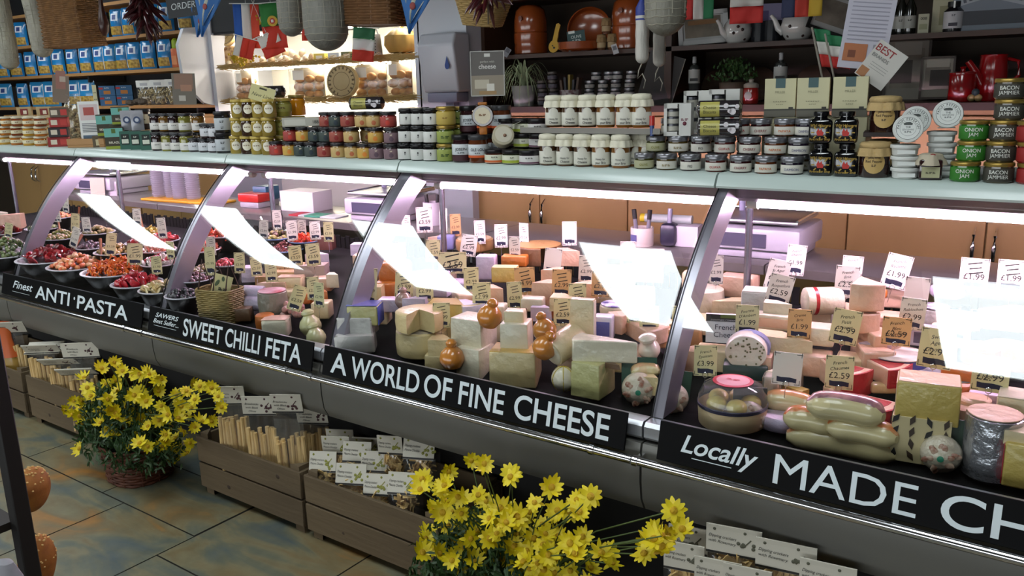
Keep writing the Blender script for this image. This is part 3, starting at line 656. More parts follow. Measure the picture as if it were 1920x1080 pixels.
# window gift cartons with little jars inside
def window_box(u, v0, Y, z, w, h, label, txt, tc):
    X = xat(u, Y, z + h / 2)
    t = thing('window_carton', label, 'carton', (X, Y, z), face(X, Y) - .1, 'white window cartons')
    b = MB(); d = .055
    for x, ww in ((-w / 2 + .0045, .009), (.008, .006), (w * .25 + .005, w * .5 - .01)): b.box(ww, .002, h, 0, TR(x, 0, 0))
    b.box(w * .5, .002, .012, 0, TR(-w * .25, 0, 0)); b.box(w * .5, .002, .014, 0, TR(-w * .25, 0, h - .014))
    b.box(w, .002, h, 0, TR(0, d, 0)); b.box(.002, d, h, 0, TR(-w / 2 + .001, d / 2, 0)); b.box(.002, d, h, 0, TR(w / 2 - .001, d / 2, 0)); b.box(w, d, .002, 0, TR(0, d / 2, h - .002)); b.box(w, d, .002, 0, TR(0, d / 2, 0))
    obj('box', b, mat('#c9c8c2', .55), t)
    b = MB(); b.box(w * .5 - .014, .001, h - .028, 0, TR(-w * .25 + .002, .04, .013)); obj('inside', b, mat('#26221f', .7), t)
    for i in range(3):
        hh = (h - .03) / 3
        b = MB(); b.lathe([(.019, 0), (.019, hh * .66)], 16, 0, TR(-w * .25 + .002, .022, .014 + hh * i)); b.lathe([(.0195, hh * .68), (.0195, hh * .95)], 16, 1, TR(-w * .25 + .002, .022, .014 + hh * i)); obj('sample_jar', b, [mat('#b5b2a6', .4), mat('#55555a', .3, .6)], t)
    b = MB(); b.text(txt, .007, None, 0, TR(w * .27, -.0018, h * .5), bold=.01); obj('print', b, mat(tc, .6), t); b = MB(); b.ball(.006, 0, TR(w * .27, 0, h * .38)); obj('emblem', b, mat(tc, .6), t)
window_box(1270, 0, 2.31, SH + .0964, .078, .092, 'white window carton standing front left of the three', 'FRUIT', '#6a2a3a')
window_box(1306, 0, 2.42, SH + .0964, .078, .125, 'white window carton standing at the back left', 'FRUIT', '#8a8a80')
window_box(1357, 0, 2.40, SH + .0964, .088, .128, 'white window carton at the back with GUAVA in red', 'GUAVA', '#b0241c')
b = MB()
for i, (z, l) in enumerate(((SH + .0966, 'biscuit sleeve in front of the window cartons, lower of two'), (SH + .1475, 'biscuit sleeve in front of the window cartons, upper of two'))):
    biscuit(xat(1344, 2.285, z + .02), 2.30, z, face(-.95, 2.3), l, .125)
put('f_quince', xat(1252, 2.36, SH + .12), 2.38, SH + .0964, 'spread jar standing left of the front window carton', name='glass_jar')
t = thing('tube', 'small red and blue pen-shaped tube clipped beside the cloth-topped jars', 'tube', (xat(1218, 2.285, SH + .1), 2.30, SH + .0482 * 2), .4)
b = MB(); b.tube([(0, 0, 0), (0, 0, .03)], [.006, .007], 10); b.tube([(0, 0, .03), (0, 0, .058)], .008, 10, 1); obj('body', b, [mat('#31447c', .3), mat('#b5221c', .3)], t)
# cream cracker cartons
for i, u in enumerate((1458, 1520, 1590)):
    X = xat(u, 2.40, SH + .2); w = .084 if i < 2 else .088
    carton('cracker_carton', 'cream cracker carton with a teal tab, %s of three' % ('left', 'middle', 'right')[i], 'carton', X, 2.42, SH + .145, w, .03, .105, '#c3bd97', face(X, 2.4) * .8, 'cream cracker cartons',
           [('MILLER', 0, .068, .006, '#7d7a60'), ('biscuits for cheese', 0, .042, .003, '#7d7a60'), ('with wheat', 0, .034, .003, '#7d7a60')], [(0, .079, .026, .026, '#3f5a5c'), (0, .0, w, .02, '#5b584c'), (0, .018, w, .004, '#34322b'), (.03, .022, .012, .005, '#34322b')])
    carton('cracker_carton', 'cream carton lying under the upright cracker carton, %s of three' % ('left', 'middle', 'right')[i], 'carton', X, 2.42, SH, .095, .06, .144, '#a8a283', 0, 'cream cartons under the upright ones')
# black chilli sauce bottles, two by two
for tr, nm in ((0, 'lower'), (1, 'upper')):
    for i, u in enumerate((1538, 1586)):
        z = SH + .083 * tr; X = xat(u, 2.30, z + .04)
        t = thing('chilli_jar', '%s %s black chilli jar with a flame emblem and gold lettering' % (nm, ('left', 'right')[i]), 'jar', (X, 2.305, z), face(X, 2.3), 'black chilli jars')
        b = MB(); b.box(.058, .058, .064, 0, None, .010, 3); b.lathe([(.024, .06), (.016, .068), (.016, .0705)], 18, 0); obj('jar', b, mat('#08080a', .1, coat=1), t)
        b = MB(); b.lathe([(.019, .070), (.0195, .071), (.0195, .081), (.018, .0822)], 18); obj('lid', b, mat('#0d0d10', .25), t)
        b = MB(); b.text('Wild Habanero', .0075, None, 0, TR(0, -.0302, .047), maxw=.05, bold=.01); b.text('Firecracker Soup', .006, None, 0, TR(0, -.0302, .012), maxw=.05, bold=.01)
        for q in range(8):
            a = q * PI / 4; b.box(.003, .001, .008, 0, TR(.014 * math.sin(a), -.0298, .029 + .012 * math.cos(a), 0, a, 0))
        b.prism([(-.007, -.008), (.007, -.008), (.009, 0), (.005, .003), (.003, .010), (-.001, .004), (-.005, .011), (-.009, .001)], .001, 1, TR(0, -.0295, .029, PI / 2)); b.box(.002, .001, .018, 2, TR(.0, -.0296, .06))
        obj('print', b, [mat('#a8882c', .5), mat('#b5241a', .5), mat('#8a8a8a', .5)], t)
# tan cloth-lidded preserve jars with round labels
jar_type('tan_pres', .0365, .088, '#2a1512', cloth='#b59a68', lidh=.016, lab=(.03, .031), labc='#2a1512', texts=(('Jalapeno', .052, .006, '#2c1c10', .04), ('Red Pepper', .042, .006, '#2c1c10', .045), ('Jam', .031, .006, '#2c1c10', .04)), disc=(.038, .027, '#b8995c'))
put('tan_pres', xat(1640, 2.31, SH + .04), 2.31, SH, 'dark preserve jar with tan cloth lid and round label, lower', group=None)
put('tan_pres', xat(1656, 2.325, SH + .15), 2.34, SH + .1115, 'dark preserve jar with tan cloth lid and round label, upper', group=None)
put('tan_pres', xat(1655, 2.40, SH + .04), 2.40, SH, 'dark preserve jar with tan cloth lid standing behind, under the upper one')
carton('food_packet', 'dark packet laid across the lower tan-lidded preserve jars', 'packet', xat(1652, 2.335, SH + .1), 2.335, SH + .0985, .085, .09, .0125, '#2c1a14', .2)
# round white relish tubs
def tub(X, Y, z, rot, label, stack=False):
    t = thing('relish_tub', label, 'tub', (X, Y, z), 0, 'white relish tubs', rot=rot)
    b = MB(); b.lathe([(.026, 0), (.029, .003), (.031, .020)], 28); obj('tub', b, mat('#c8c9c4', .35), t)
    b = MB(); b.lathe([(.034, .0195), (.0345, .021), (.0345, .026), (.033, .0275), (.028, .0272)], 30); obj('lid', b, mat('#d3d5d0', .35), t)
    b = MB(); b.lathe([(.0285, .0276), (.0285, .0279)], 28, 0)
    b.lathe([(.0275, .0281), (.0265, .0281)], 28, 1, None, None, False); b.lathe([(.0185, .0281), (.018, .0281)], 28, 1, None, None, False)
    s = 'PATUM PEPERIUM'
    for i, ch in enumerate(s):
        if ch == ' ': continue
        a = (i - 6.5) * .235; b.text(ch, .0052, None, 1, TR(.0225 * math.sin(a), .0225 * math.cos(a), .0282, -PI / 2, 0, 0) @ TR(0, 0, 0, 0, a, 0), bold=.02)
    for zz, s in ((.003, 'THE'), (-.003, 'GENTLEMANS'), (-.009, 'RELISH')): b.text(s, .0042, None, 1, TR(0, zz, .0282, -PI / 2, 0, 0), bold=.02, maxw=.026)
    b.prism([(-.009, .008), (.009, .008), (.01, .012), (.004, .015), (-.005, .0145), (-.011, .012)], .0004, 1, TR(0, 0, .028)); b.box(.04, .0006, .009, 0, TR(0, -.0305, .006))
    obj('label', b, [mat('#dfe2dd', .5), mat('#4a504c', .6)], t)
for i in range(3): tub(xat(1696, 2.30, SH + .028 * i), 2.30, SH + .0281 * i, (0, 0, .3), 'white relish tub lying flat, %s in the front stack of three' % ('bottom', 'middle', 'top')[i])
for i in range(4): tub(xat(1766, 2.385, SH + .028 * i), 2.375, SH + .0281 * i, (0, 0, .3), 'white relish tub lying flat, %s in the rear stack of four' % ('bottom', 'second', 'third', 'topmost')[i])
X = xat(1696, 2.27, SH + .12); tub(X, 2.295, SH + .1192, (1.38, 0, .30), 'white relish tub on edge facing front, lowest of the three')
X = xat(1706, 2.30, SH + .12); tub(X, 2.345, SH + .136, (1.35, 0, .35), 'white relish tub on edge, half hidden behind the lowest one')
X = xat(1768, 2.33, SH + .15); tub(X, 2.375, SH + .148, (1.30, 0, .30), 'white relish tub on edge standing highest on the rear stack')
# square cloth-covered jar
t = thing('preserve_jar', 'square dark jar with a cream and red cloth top by the white tubs', 'jar', (xat(1742, 2.30, SH), 2.30, SH), .25)
b = MB(); b.box(.052, .052, .05, 0, None, .006); obj('jar', b, mat('#2a1416', .12, coat=.8), t)
b = MB(); zig = lambda a: 1 + .10 * math.cos(4 * a) + .03 * math.sin(16 * a); b.lathe([(.036, .036), (.032, .046), (.027, .052), (.024, .060), (.018, .063), (.003, .064)], 48, 0, None, zig); b.ball(.009, 1, TR(.002, -.02, .058, s=(1, .5, .6))); obj('cloth_cover', b, [mat('#b9ae98', .85), mat('#8a1c1c', .7)], t)
b = MB(); b.box(.040, .001, .026, 0, TR(0, -.0265, .006)); b.text('chutney', .005, None, 1, TR(0, -.0275, .018)); obj('label', b, [mat('#a5a37e', .6), mat('#3c3a2c', .6)], t)
# gold-lidded bacon and onion jams
jar_type('onion', .0315, .047, '#2c6a1e', '#b79a4f', .009, (.004, .034), '#2e7420', (('ONION', .026, .0085, '#d9dcd2', .04), ('JAM', .015, .0085, '#d9dcd2', .03)), waist=.97, band=None)
jar_type('bacon', .0315, .047, '#4a4434', '#b79a4f', .009, (.004, .034), '#3b3830', (('BACON', .026, .0085, '#d9dcd2', .04), ('JAMMIER', .015, .0085, '#d9dcd2', .045)), waist=.97)
for tr, nm, uo, ub in ((0, 'bottom', 1809, 1872), (1, 'second', 1822, 1876), (2, 'third', 1826, 1883)):
    Y = 2.29 + .015 * tr
    put('onion', xat(uo, Y, SH + .0475 * tr + .02), Y, SH + .0475 * tr, 'green ONION JAM jar, %s tier' % nm, group='gold-lidded onion jams', name='glass_jar')
    put('bacon', xat(ub, Y, SH + .0475 * tr + .02), Y, SH + .0475 * tr, 'dark BACON JAMMIER jar, %s tier' % nm, group='gold-lidded bacon jams', name='glass_jar')
for tr in (3, 4): put('bacon', xat(1893, 2.325, SH + .0475 * tr + .02), 2.325, SH + .0475 * tr, 'dark BACON JAMMIER jar, %s' % ('fourth tier', 'topmost of the stack')[tr - 3], group='gold-lidded bacon jams', name='glass_jar')
jar_type('redj', .0315, .047, '#7a1412', '#b79a4f', .009, (.004, .034), '#8e1a18', (('Jam', .022, .009, '#e0dcd2', .03),), waist=.97)
for tr, nm in ((0, 'bottom'), (1, 'second'), (2, 'third')): put('redj', xat(1934, 2.29, SH + .0475 * tr), 2.29, SH + .0475 * tr, 'red jam jar cut by the right photo edge, %s tier' % nm, group='red jams at the right edge', name='glass_jar')
# leaflets standing among the jars
def leaflet(name, label, cat, u, v, Y, w, h, roll, lean, base, prints, rz=None, up=0):
    p = onY(u, v, Y)
    t = thing(name, label, cat, tuple(p), 0, None, rot=(-lean, 0, face(p.x, Y) if rz is None else rz))
    t.rotation_mode = 'XYZ'
    M = TR(0, 0, 0, 0, roll, 0)
    b = MB(); b.box(w, .0012, h, 0, M @ TR(0, 0, -h / 2)); obj('sheet', b, mat(base, .6), t)
    b = MB(); ms = []
    for p_ in prints:
        if p_[0] == 't': ms.append(mat(p_[5], .6)); b.text(p_[1], p_[4], None, len(ms) - 1, M @ TR(p_[2], -.0018, p_[3]), bold=.01)
        else: ms.append(mat(p_[5], .6)); b.box(p_[3], .0008, p_[4], len(ms) - 1, M @ TR(p_[1], -.0008 - .0001 * len(ms), p_[2]))
    obj('print', b, ms, t)
    return t
leaflet('leaflet', 'white leaflet reading BEST BRANDS tilted behind the cracker cartons', 'leaflet', 1652, 122, 2.47, .085, .105, .62, .1, '#b9b5ad', [('t', 'BEST', -.012, .034, .018, '#8a1d1f'), ('t', 'BRANDS', -.012, .013, .009, '#6a6a66'), ('r', .0, -.005, .05, .0012, '#8a8884'), ('r', .0, -.012, .05, .0012, '#8a8884'), ('r', 0, -.019, .05, .0012, '#8a8884'), ('r', -.028, -.05, .024, .026, '#96643c')])
leaflet('poster', 'tall printed sheet with a red top band hanging above the cracker cartons', 'poster', 1628, 48, 2.60, .125, .235, .12, 0, '#b2afba', [('r', 0, .093, .125, .024, '#96433c'), ('t', 'MAGAZINE', 0, .108, .012, '#d8c8c8')] + [('r', 0, .07 - i * .011, .10, .003, '#8f8c98') for i in range(11)] + [('r', -.022, -.098, .062, .048, '#a3623a'), ('r', -.03, -.088, .02, .02, '#6a3518'), ('r', .038, -.08, .03, .03, '#8a8790')])
t = leaflet('cheese_book', 'grey cookbook titled cheese standing on the jars', 'book', 914, 138, 2.40, .118, .148, .0, .06, '#5d5854', [('t', 'perfect with', 0, .040, .007, '#a8a59c'), ('t', 'cheese', 0, .024, .015, '#d4d2cc'), ('r', 0, -.072, .112, .066, '#8a7f6e'), ('r', -.02, -.05, .05, .03, '#b5ac98'), ('r', .01, -.06, .026, .026, '#d0ccc0'), ('r', .0, -.07, .06, .012, '#9a7a50'), ('r', .0, .056, .02, .011, '#c9c7c0')])
b = MB()
for x, z, w, h in ((0, .0725, .118, .003), (0, -.0755, .118, .003), (-.0575, -.0755, .003, .15), (.0575, -.0755, .003, .15)): b.box(w, .004, h, 0, TR(x, -.0005, z))
obj('cover_edge', b, mat('#a9a7a1', .5), t)
# ---------------------------------------------------------------- back wall: dresser with cupboards
DZ, UZ = 1.392, 1.645                        # dresser counter and upper shelf heights
SEAM = [-2.93, -2.42, -1.918, -1.42, -.918, -.421, .076, .575]
for k, (a, m_, c) in enumerate(((-2.93, -2.42, -1.918), (-1.918, -1.42, -.918), (-.918, -.421, .076), (-6.07, -5.56, -5.05), (-7.1, -6.585, -6.08), (-8.13, -7.615, -7.11))):
    t = thing('cupboard', (('left', 'middle', 'right')[k] + ' pale wood cupboard with two doors under the dresser') if k < 3 else ('right', 'middle', 'left')[k - 3] + ' pale wood cupboard under the pasta shelves', 'cupboard', ((a + c) / 2, 3.55, 0), 0, 'pale wood cupboards')
    b = MB(); b.box(c - a - .002, .41, 1.36, 0, TR(0, .235, 0)); obj('carcass', b, WOODL, t)
    for s, (p, q) in ((1, (a, m_)), (-1, (m_, c))):
        b = MB(); b.box(q - p - .006, .02, 1.24, 0, TR((p + q) / 2 - (a + c) / 2, .012, .1), .002, 1); d = obj('door', b, WOODL, t)
        hx = m_ - (a + c) / 2 - s * .035
        b = MB(); pts = [(hx, .002, .80), (hx, -.03, .82), (hx, -.036, .865), (hx, -.03, .91), (hx, .002, .935)]; b.tube(pts, [.006, .008, .009, .006, .004], 8); obj('handle', b, CHROME, d)
t = thing('dresser', 'dark brown wooden dresser with open shelves above the cupboards', 'dresser', (-1.2, 3.8, 0))
b = MB(); b.box(3.6, .52, .028, 0, TR(-.0, -.04, 1.363)); obj('counter', b, WOODD, t)
for z in (UZ, 1.925, 2.2):
    b = MB(); b.box(3.42, .36, .02, 0, TR(.08, .0, z - .02)); obj('shelf', b, WOODD, t)
for u in (905, 1252):
    b = MB(); x = xat(u, 3.62, 1.6); b.box(.035, .38, 1.3, 0, TR(x + 1.2, .01, 1.392)); obj('upright', b, WOODD, t)
b = MB(); b.box(3.5, .02, 1.3, 0, TR(.05, .215, 1.392)); obj('back_panel', b, mat('#2a170c', .6), t)
def at_d(u, Y, z): return (xat(u, Y, z + .05), Y, z)
TERRA = mat('#9a4a1e', .22, coat=.7, noise=('#7e3815', 5, .3))
def terra_pot(u, label):
    p = at_d(u, 3.74, UZ); t = thing('terracotta_pot', label, 'pot', p, 0, 'terracotta lidded pots')
    b = MB(); b.lathe([(.075, 0), (.085, .006), (.088, .03), (.083, .05), (.087, .06), (.087, .105), (.08, .112)], 32); obj('pot', b, TERRA, t)
    b = MB(); b.lathe([(.083, .110), (.086, .118), (.084, .17), (.075, .215), (.05, .24), (.01, .245)], 32); l = obj('lid', b, TERRA, t)
    b = MB(); b.lathe([(.012, 0), (.012, .012), (.006, .013)], 16, 0, TR(0, -.083, .175, PI / 2)); obj('knob', b, mat('#6b2e12', .3), l)
terra_pot(996, 'lidded terracotta pot at the left of the upper dresser shelf'); terra_pot(1181, 'lidded terracotta pot behind the hanging salami')
p = at_d(1090, 3.72, UZ); t = thing('terracotta_dish', 'large round terracotta dish standing on edge on the dresser shelf', 'dish', (p[0], 3.80, UZ + .104), 0, rot=(1.34, 0, .4))
b = MB(); b.lathe([(.085, -.02), (.102, 0), (.108, .03), (.103, .031), (.097, .004), (.082, -.008), (.002, -.01)], 40, 0, None, None, True); obj('dish', b, TERRA, t)
p = at_d(1090, 3.68, UZ); t = thing('terracotta_bowl', 'shallow terracotta bowl lying in front of the upright dish', 'bowl', (p[0], 3.67, UZ))
b = MB(); b.lathe([(.085, 0), (.105, .012), (.11, .045), (.104, .046), (.098, .015), (.002, .008)], 32); obj('bowl', b, TERRA, t)
t = leaflet('chalk_sign', 'small teal chalk sign reading OLIVE DISHES 1.99 before the terracotta dish', 'sign', 1081, 60, 3.60, .085, .09, -.12, .1, '#2f4a48', [('t', 'OLIVE', 0, .018, .013, '#c9d2cc'), ('t', 'DISHES', 0, .0, .011, '#c9d2cc'), ('t', '£1.99', 0, -.024, .022, '#dfe6e0'), ('r', -.02, .035, .03, .012, '#d8dad2')])
t.location.z = UZ + .049
p = at_d(1038, 3.64, UZ); t = thing('spoon_rest', 'yellow ceramic spoon rest leaning on the terracotta dish', 'spoon rest', (p[0], 3.63, UZ), 0, rot=(-.12, .2, .2))
b = MB(); b.prism([(.026 * math.cos(a), .03 + .03 * math.sin(a)) for a in [PI * .66 + i * (PI * 1.68) / 16 for i in range(17)]] + [(.010, .10), (.011, .135), (0, .142), (-.011, .135)], .01, 0, TR(0, .005, 0, PI / 2)); obj('rest', b, mat('#b9912a', .25, coat=.6), t)
b = MB(); b.ball(.006, 0, TR(.004, -.006, .024, s=(1, .3, .8))); b.ball(.004, 0, TR(-.006, -.006, .032, s=(1, .3, .8))); obj('motif', b, mat('#2c2a1c', .4), t)
jar_type('spice', .0215, .072, '#5a3a26', cloth='#8a6f4a', lidh=.016, lab=(.012, .036), labc='#a58d68')
for (u, z, l) in ((1128, UZ, 'left lower cloth-lidded spice jar by the terracotta dish'), (1148, UZ, 'right lower cloth-lidded spice jar by the terracotta dish'), (1137, UZ + .073, 'cloth-lidded spice jar set on top of the two others')):
    put('spice', at_d(u, 3.66, z)[0], 3.66, z, l, group=None, name='spice_jar')
leaflet('hang_tag', 'small white swing tag hanging under the cloth-lidded spice jars', 'tag', 1153, 92, 3.59, .026, .045, -.3, .0, '#b9b9bb', [('r', 0, -.004, .018, .018, '#6a6a70')]); leaflet('hang_tag', 'small grey swing tag hanging by the terracotta pot over the cookbook', 'tag', 950, 98, 3.59, .03, .045, .6, .0, '#85858a', [('r', 0, 0, .02, .02, '#5a5a60')])
# teapots
def teapot(u, r, label, rz, spots):
    p = at_d(u, 3.74, UZ); t = thing('teapot', label, 'teapot', p, rz, 'white spotted teapots')
    PW = mat('#d5d2cd', .15, coat=.8)
    b = MB(); b.lathe([(r * .62, 0), (r * .66, r * .05), (r * .95, r * .5), (r, r * .9), (r * .88, r * 1.35), (r * .6, r * 1.68), (r * .42, r * 1.74)], 32); bd = obj('body', b, PW, t)
    b = MB()
    for a, z in spots:
        q = r * math.sqrt(max(.1, 1 - ((z - .9) / .95) ** 2)) * 1.0
        b.ball(r * .11, 0, TR(q * math.sin(a) * .97, -q * math.cos(a) * .97, r * z, s=(1, 1, 1)), 10, 6)
    obj('spots', b, mat('#3a2420', .3), bd)
    b = MB(); b.lathe([(r * .44, r * 1.72), (r * .3, r * 1.86), (r * .08, r * 1.92), (r * .12, r * 2.0), (r * .02, r * 2.08)], 24); obj('lid', b, PW, t)
    b = MB(); b.tube([(r * .8, 0, r * 1.45), (r * 1.2, 0, r * 1.72), (r * 1.55, 0, r * 1.5), (r * 1.5, 0, r * 1.05), (r * 1.15, 0, r * .62), (r * .9, 0, r * .55)], r * .11, 10); obj('handle', b, PW, t)
    b = MB(); b.tube([(-r * .8, 0, r * .55), (-r * 1.15, 0, r * .8), (-r * 1.35, 0, r * 1.3), (-r * 1.6, 0, r * 1.6)], [r * .26, r * .2, r * .14, r * .1], 10); obj('spout', b, PW, t)
teapot(1383, .064, 'white teapot with dark spots, left of the two on the dresser shelf', .9, [(.2, 1.5), (-.5, 1.1), (.1, .3), (-.2, .9), (.7, 1.0), (-.8, .7)])
teapot(1495, .068, 'white teapot with dark spots, right of the two on the dresser shelf', .25, [(-.4, .85), (.5, 1.5), (.5, .3), (-.7, .3), (.0, 1.5), (1.0, .9)])
for i, u in enumerate((1425, 1448)):
    p = at_d(u, 3.76, UZ); t = thing('mug', ('left', 'right')[i] + ' black mug between the two teapots', 'mug', p, .3, 'black mugs')
    b = MB(); b.lathe([(.034, 0), (.038, .004), (.038, .09), (.035, .09), (.034, .01), (.002, .008)], 24); obj('body', b, mat('#17181c', .2), t)
    b = MB(); b.tube([(.036, 0, .07), (.06, 0, .066), (.062, 0, .035), (.036, 0, .022)], .006, 8); obj('handle', b, mat('#17181c', .2), t)
def frame(label, u, v, Y, w, h, rot, border, mat_, pic, fw=.012, extra=()):
    p = onY(u, v, Y); t = thing('picture_frame', label, 'picture', tuple(p), 0, rot=rot)
    b = MB()
    for x, z, ww, hh in ((0, h / 2 - fw / 2, w, fw), (0, -h / 2 + fw / 2, w, fw), (-w / 2 + fw / 2, 0, fw, h), (w / 2 - fw / 2, 0, fw, h)): b.box(ww, .014, hh, 0, TR(x, 0, z - hh / 2))
    obj('frame', b, mat(border, .45), t)
    b = MB(); b.box(w - fw, .006, h - fw, 0, TR(0, .004, -h / 2 + fw / 2)); b.box(w * .72, .001, h * .62, 1, TR(0, .0004, -h * .28)); ms = [mat(mat_, .6), mat(pic, .5, noise=('#8a8072', 9, .2))]
    for (x, z, ww, hh, c) in extra: ms.append(mat(c, .6)); b.box(ww, .001, hh, len(ms) - 1, TR(x, -.0004 - .0001 * len(ms), z))
    obj('picture', b, ms, t)
frame('white mounted landscape photo lying back on the dresser shelf, left of the teapots', 1318, 52, 3.72, .22, .15, (-.25, -.06, .5), '#b5b4b2', '#a9a8a6', '#4a4438', .02, [(0, .015, .13, .02, '#7a5a3a')])
frame('black framed picture tilted at the right of the dresser shelf with teapots', 1562, 26, 3.70, .17, .16, (-.15, .35, .5), '#141210', '#a5a3a0', '#4a4038', .012)
carton('gift_box', 'mauve printed box standing behind the right teapot', 'box', at_d(1440, 3.86, UZ)[0], 3.86, UZ, .12, .05, .17, '#7d7392', .4, None, [], [(-.02, .05, .04, .09, '#4a3a66'), (.03, .02, .03, .05, '#b5b0c2')])
# bunting flags on strings
def flag(label, u, v, Y, w, h, cols, vertical=True, roll=0, name='flag', emblem=None, rz=None, group='bunting flags'):
    p = onY(u, v, Y); t = thing(name, label, 'flag', tuple(p), 0, group, rot=(0, roll, face(p.x, Y, .7) if rz is None else rz))
    n = len(cols); b = MB()
    for i in range(n):
        f = (lambda i: (lambda a, q: (((i + a) / n - .5) * w, .006 * math.sin(9 * ((i + a) / n) + 3 * q), -q * h)))(i) if vertical else (lambda i: (lambda a, q: ((a - .5) * w, .006 * math.sin(9 * a + 3 * q), -((i + q) / n) * h)))(i)
        b.grid(f, 4 if vertical else 10, 10 if vertical else 4, i)
    o = obj('cloth', b, [mat(c, .75) for c in cols], t)
    o.modifiers.new('thick', 'SOLIDIFY').thickness = .0012
    if emblem:
        b = MB(); b.lathe([(.03, 0), (.03, .002)], 24, 0, TR(emblem[0], -.008, -emblem[1], PI / 2)); b.lathe([(.016, 0), (.016, .004)], 20, 1, TR(emblem[0], -.008, -emblem[1], PI / 2)); b.box(.014, .006, .016, 2, TR(emblem[0], -.011, -emblem[1] - .008)); obj('emblem', b, [mat('#c9a52c', .6), mat('#b5281e', .6), WHITE], t)
    b = MB(); b.tube([(-w / 2 - .02, 0, .004), (w / 2 + .02, 0, .004)], .003, 6); b.tube([(0, 0, .004), (0, 0, 2.70 - p.z)], .0012, 5); obj('cord', b, WHITE, t)
G_, W_, R_ = '#1d6b42', '#c9c5bd', '#b52a24'
flag('red white and green flag hanging over the mounted landscape photo', 1310, -14, 3.45, .125, .105, [R_, W_, G_])
flag('white over red flag hanging above the left teapot', 1401, -20, 3.45, .13, .13, [W_, R_], False)
flag('blue red and yellow flag hanging above the right teapot', 1505, -22, 3.45, .15, .105, ['#28304e', '#b5372a', '#b99a2c'])
# lower dresser level
for u, v, l, w in ((1301, 120, 'small clear spirit bottle with white label at the left under the teapot shelf', .05), (1462, 112, 'small clear spirit bottle with white label right of the green plant', .055)):
    p = at_d(u, 3.70, DZ); t = thing('spirit_bottle', l, 'bottle', p, face(p[0], 3.7))
    b = MB(); b.lathe([(w / 2, 0), (w / 2, .15), (w / 2 * .8, .165), (.010, .172), (.010, .178)], 20); obj('bottle', b, mat('#3a3c3a', .1, coat=.6), t)
    b = MB(); b.lathe([(w / 2 + .001, .09), (w / 2 + .001, .15)], 24, 0, None, None, False); b.box(w * .7, .001, .012, 1, TR(0, -w / 2 - .0015, .1)); obj('label', b, [mat('#b5b5b0', .6), mat('#3a3a3a', .6)], t)
    b = MB(); b.lathe([(.009, .176), (.009, .205), (.007, .207)], 14); obj('cap', b, mat('#a5a5a5', .4), t)
p = at_d(1372, 3.74, DZ + .1); t = thing('potted_plant', 'small bushy green plant on the dresser under the left teapot', 'plant', (p[0], 3.76, DZ))
b = MB(); b.lathe([(.05, 0), (.062, .09), (.058, .09), (.05, .02)], 20); obj('pot', b, mat('#5a4a3a', .6), t)
b = MB()
for i in range(260):
    a, e, q = random.random() * 6.28, random.random() * 1.5, .04 + .05 * random.random()
    c = (q * math.cos(a) * math.cos(e) * 1.3, q * math.sin(a) * math.cos(e), .10 + q * 1.1 * math.sin(e)); s = .011
    b.add([(-s, 0, 0), (0, -s * .6, .003), (s, 0, 0), (0, s * .6, .003)], [(0, 1, 2, 3)], 0, TR(*c, random.random() * 3, random.random() * 3, random.random() * 6))
o = obj('foliage', b, mat('#3c5a2c', .5), t, smooth=0); o['kind'] = 'stuff'
for u, r, l in ((1340, .075, 'round wooden board leaning at the back, left of the green plant'), (1420, .078, 'round wooden board leaning at the back, right of the green plant'), (1522, .078, 'round wooden board leaning at the back, behind the small flags')):
    p = at_d(u, 3.93, DZ); t = thing('wooden_board', l, 'board', (p[0], 3.955, DZ + r * .985), 0, 'round wooden boards', rot=(1.35, 0, 0))
    b = MB(); b.lathe([(r, -.008), (r, .008)], 36); obj('board', b, mat('#4f3822', .6, noise=('#3c2816', 8, .3, (1, 6, 1))), t)
p = at_d(1232, 3.5, DZ); pp = onY(1228, 148, 3.62); t = thing('slate_board', 'dark slate cheese board with a pale edge leaning against the dresser upright', 'board', (pp.x, 3.60, DZ), 0, rot=(-.12, .28, .3))
b = MB(); b.box(.16, .012, .23, 0, TR(0, 0, .0)); obj('slate', b, mat('#2c2826', .6), t); b = MB(); b.box(.003, .014, .23, 0, TR(.0815, 0, 0)); obj('edge', b, mat('#8a8478', .6), t)
p = at_d(1408, 3.60, DZ); t = thing('red_jar', 'little red storage jar with white lid behind the biscuit sleeves', 'jar', (p[0], 3.6, DZ))
b = MB(); b.lathe([(.03, 0), (.032, .005), (.032, .06), (.028, .066)], 24); obj('body', b, mat('#a3251f', .2, coat=.6), t)
b = MB(); b.lathe([(.03, .066), (.031, .07), (.031, .08), (.022, .086), (.008, .088), (.012, .10), (.003, .104)], 24); obj('lid', b, mat('#b5aca0', .3), t)
b = MB(); b.lathe([(.016, 0), (.016, .002)], 18, 0, TR(0, -.032, .034, PI / 2)); obj('label', b, mat('#c9bdb5', .5), t)
def handflag(u, v, Y, label, ln):
    p = onY(u, v, Y); t = thing('hand_flag', label, 'flag', tuple(p), 0, 'small hand flags', rot=(0, -.25, .5))
    b = MB(); b.tube([(0, 0, -.06), (0, 0, ln)], .003, 6); obj('stick', b, mat('#8a8478', .5), t)
    b = MB()
    for i in range(3): b.grid((lambda i: (lambda a, q: (.012 * math.sin(q * 2) * 1.2 + .005 + .028 * q, .006 * math.sin(5 * q), ln - .005 - (i + a) * ln * .31 - q * .02)))(i), 4, 6, i)
    o = obj('cloth', b, [mat(G_, .7), mat(W_, .7), mat(R_, .7)], t); o.modifiers.new('thick', 'SOLIDIFY').thickness = .001
handflag(1538, 128, 2.62, 'left small green white and red flag on a stick behind the cracker cartons', .12); handflag(1560, 128, 2.60, 'right small green white and red flag on a stick behind the cracker cartons', .10)
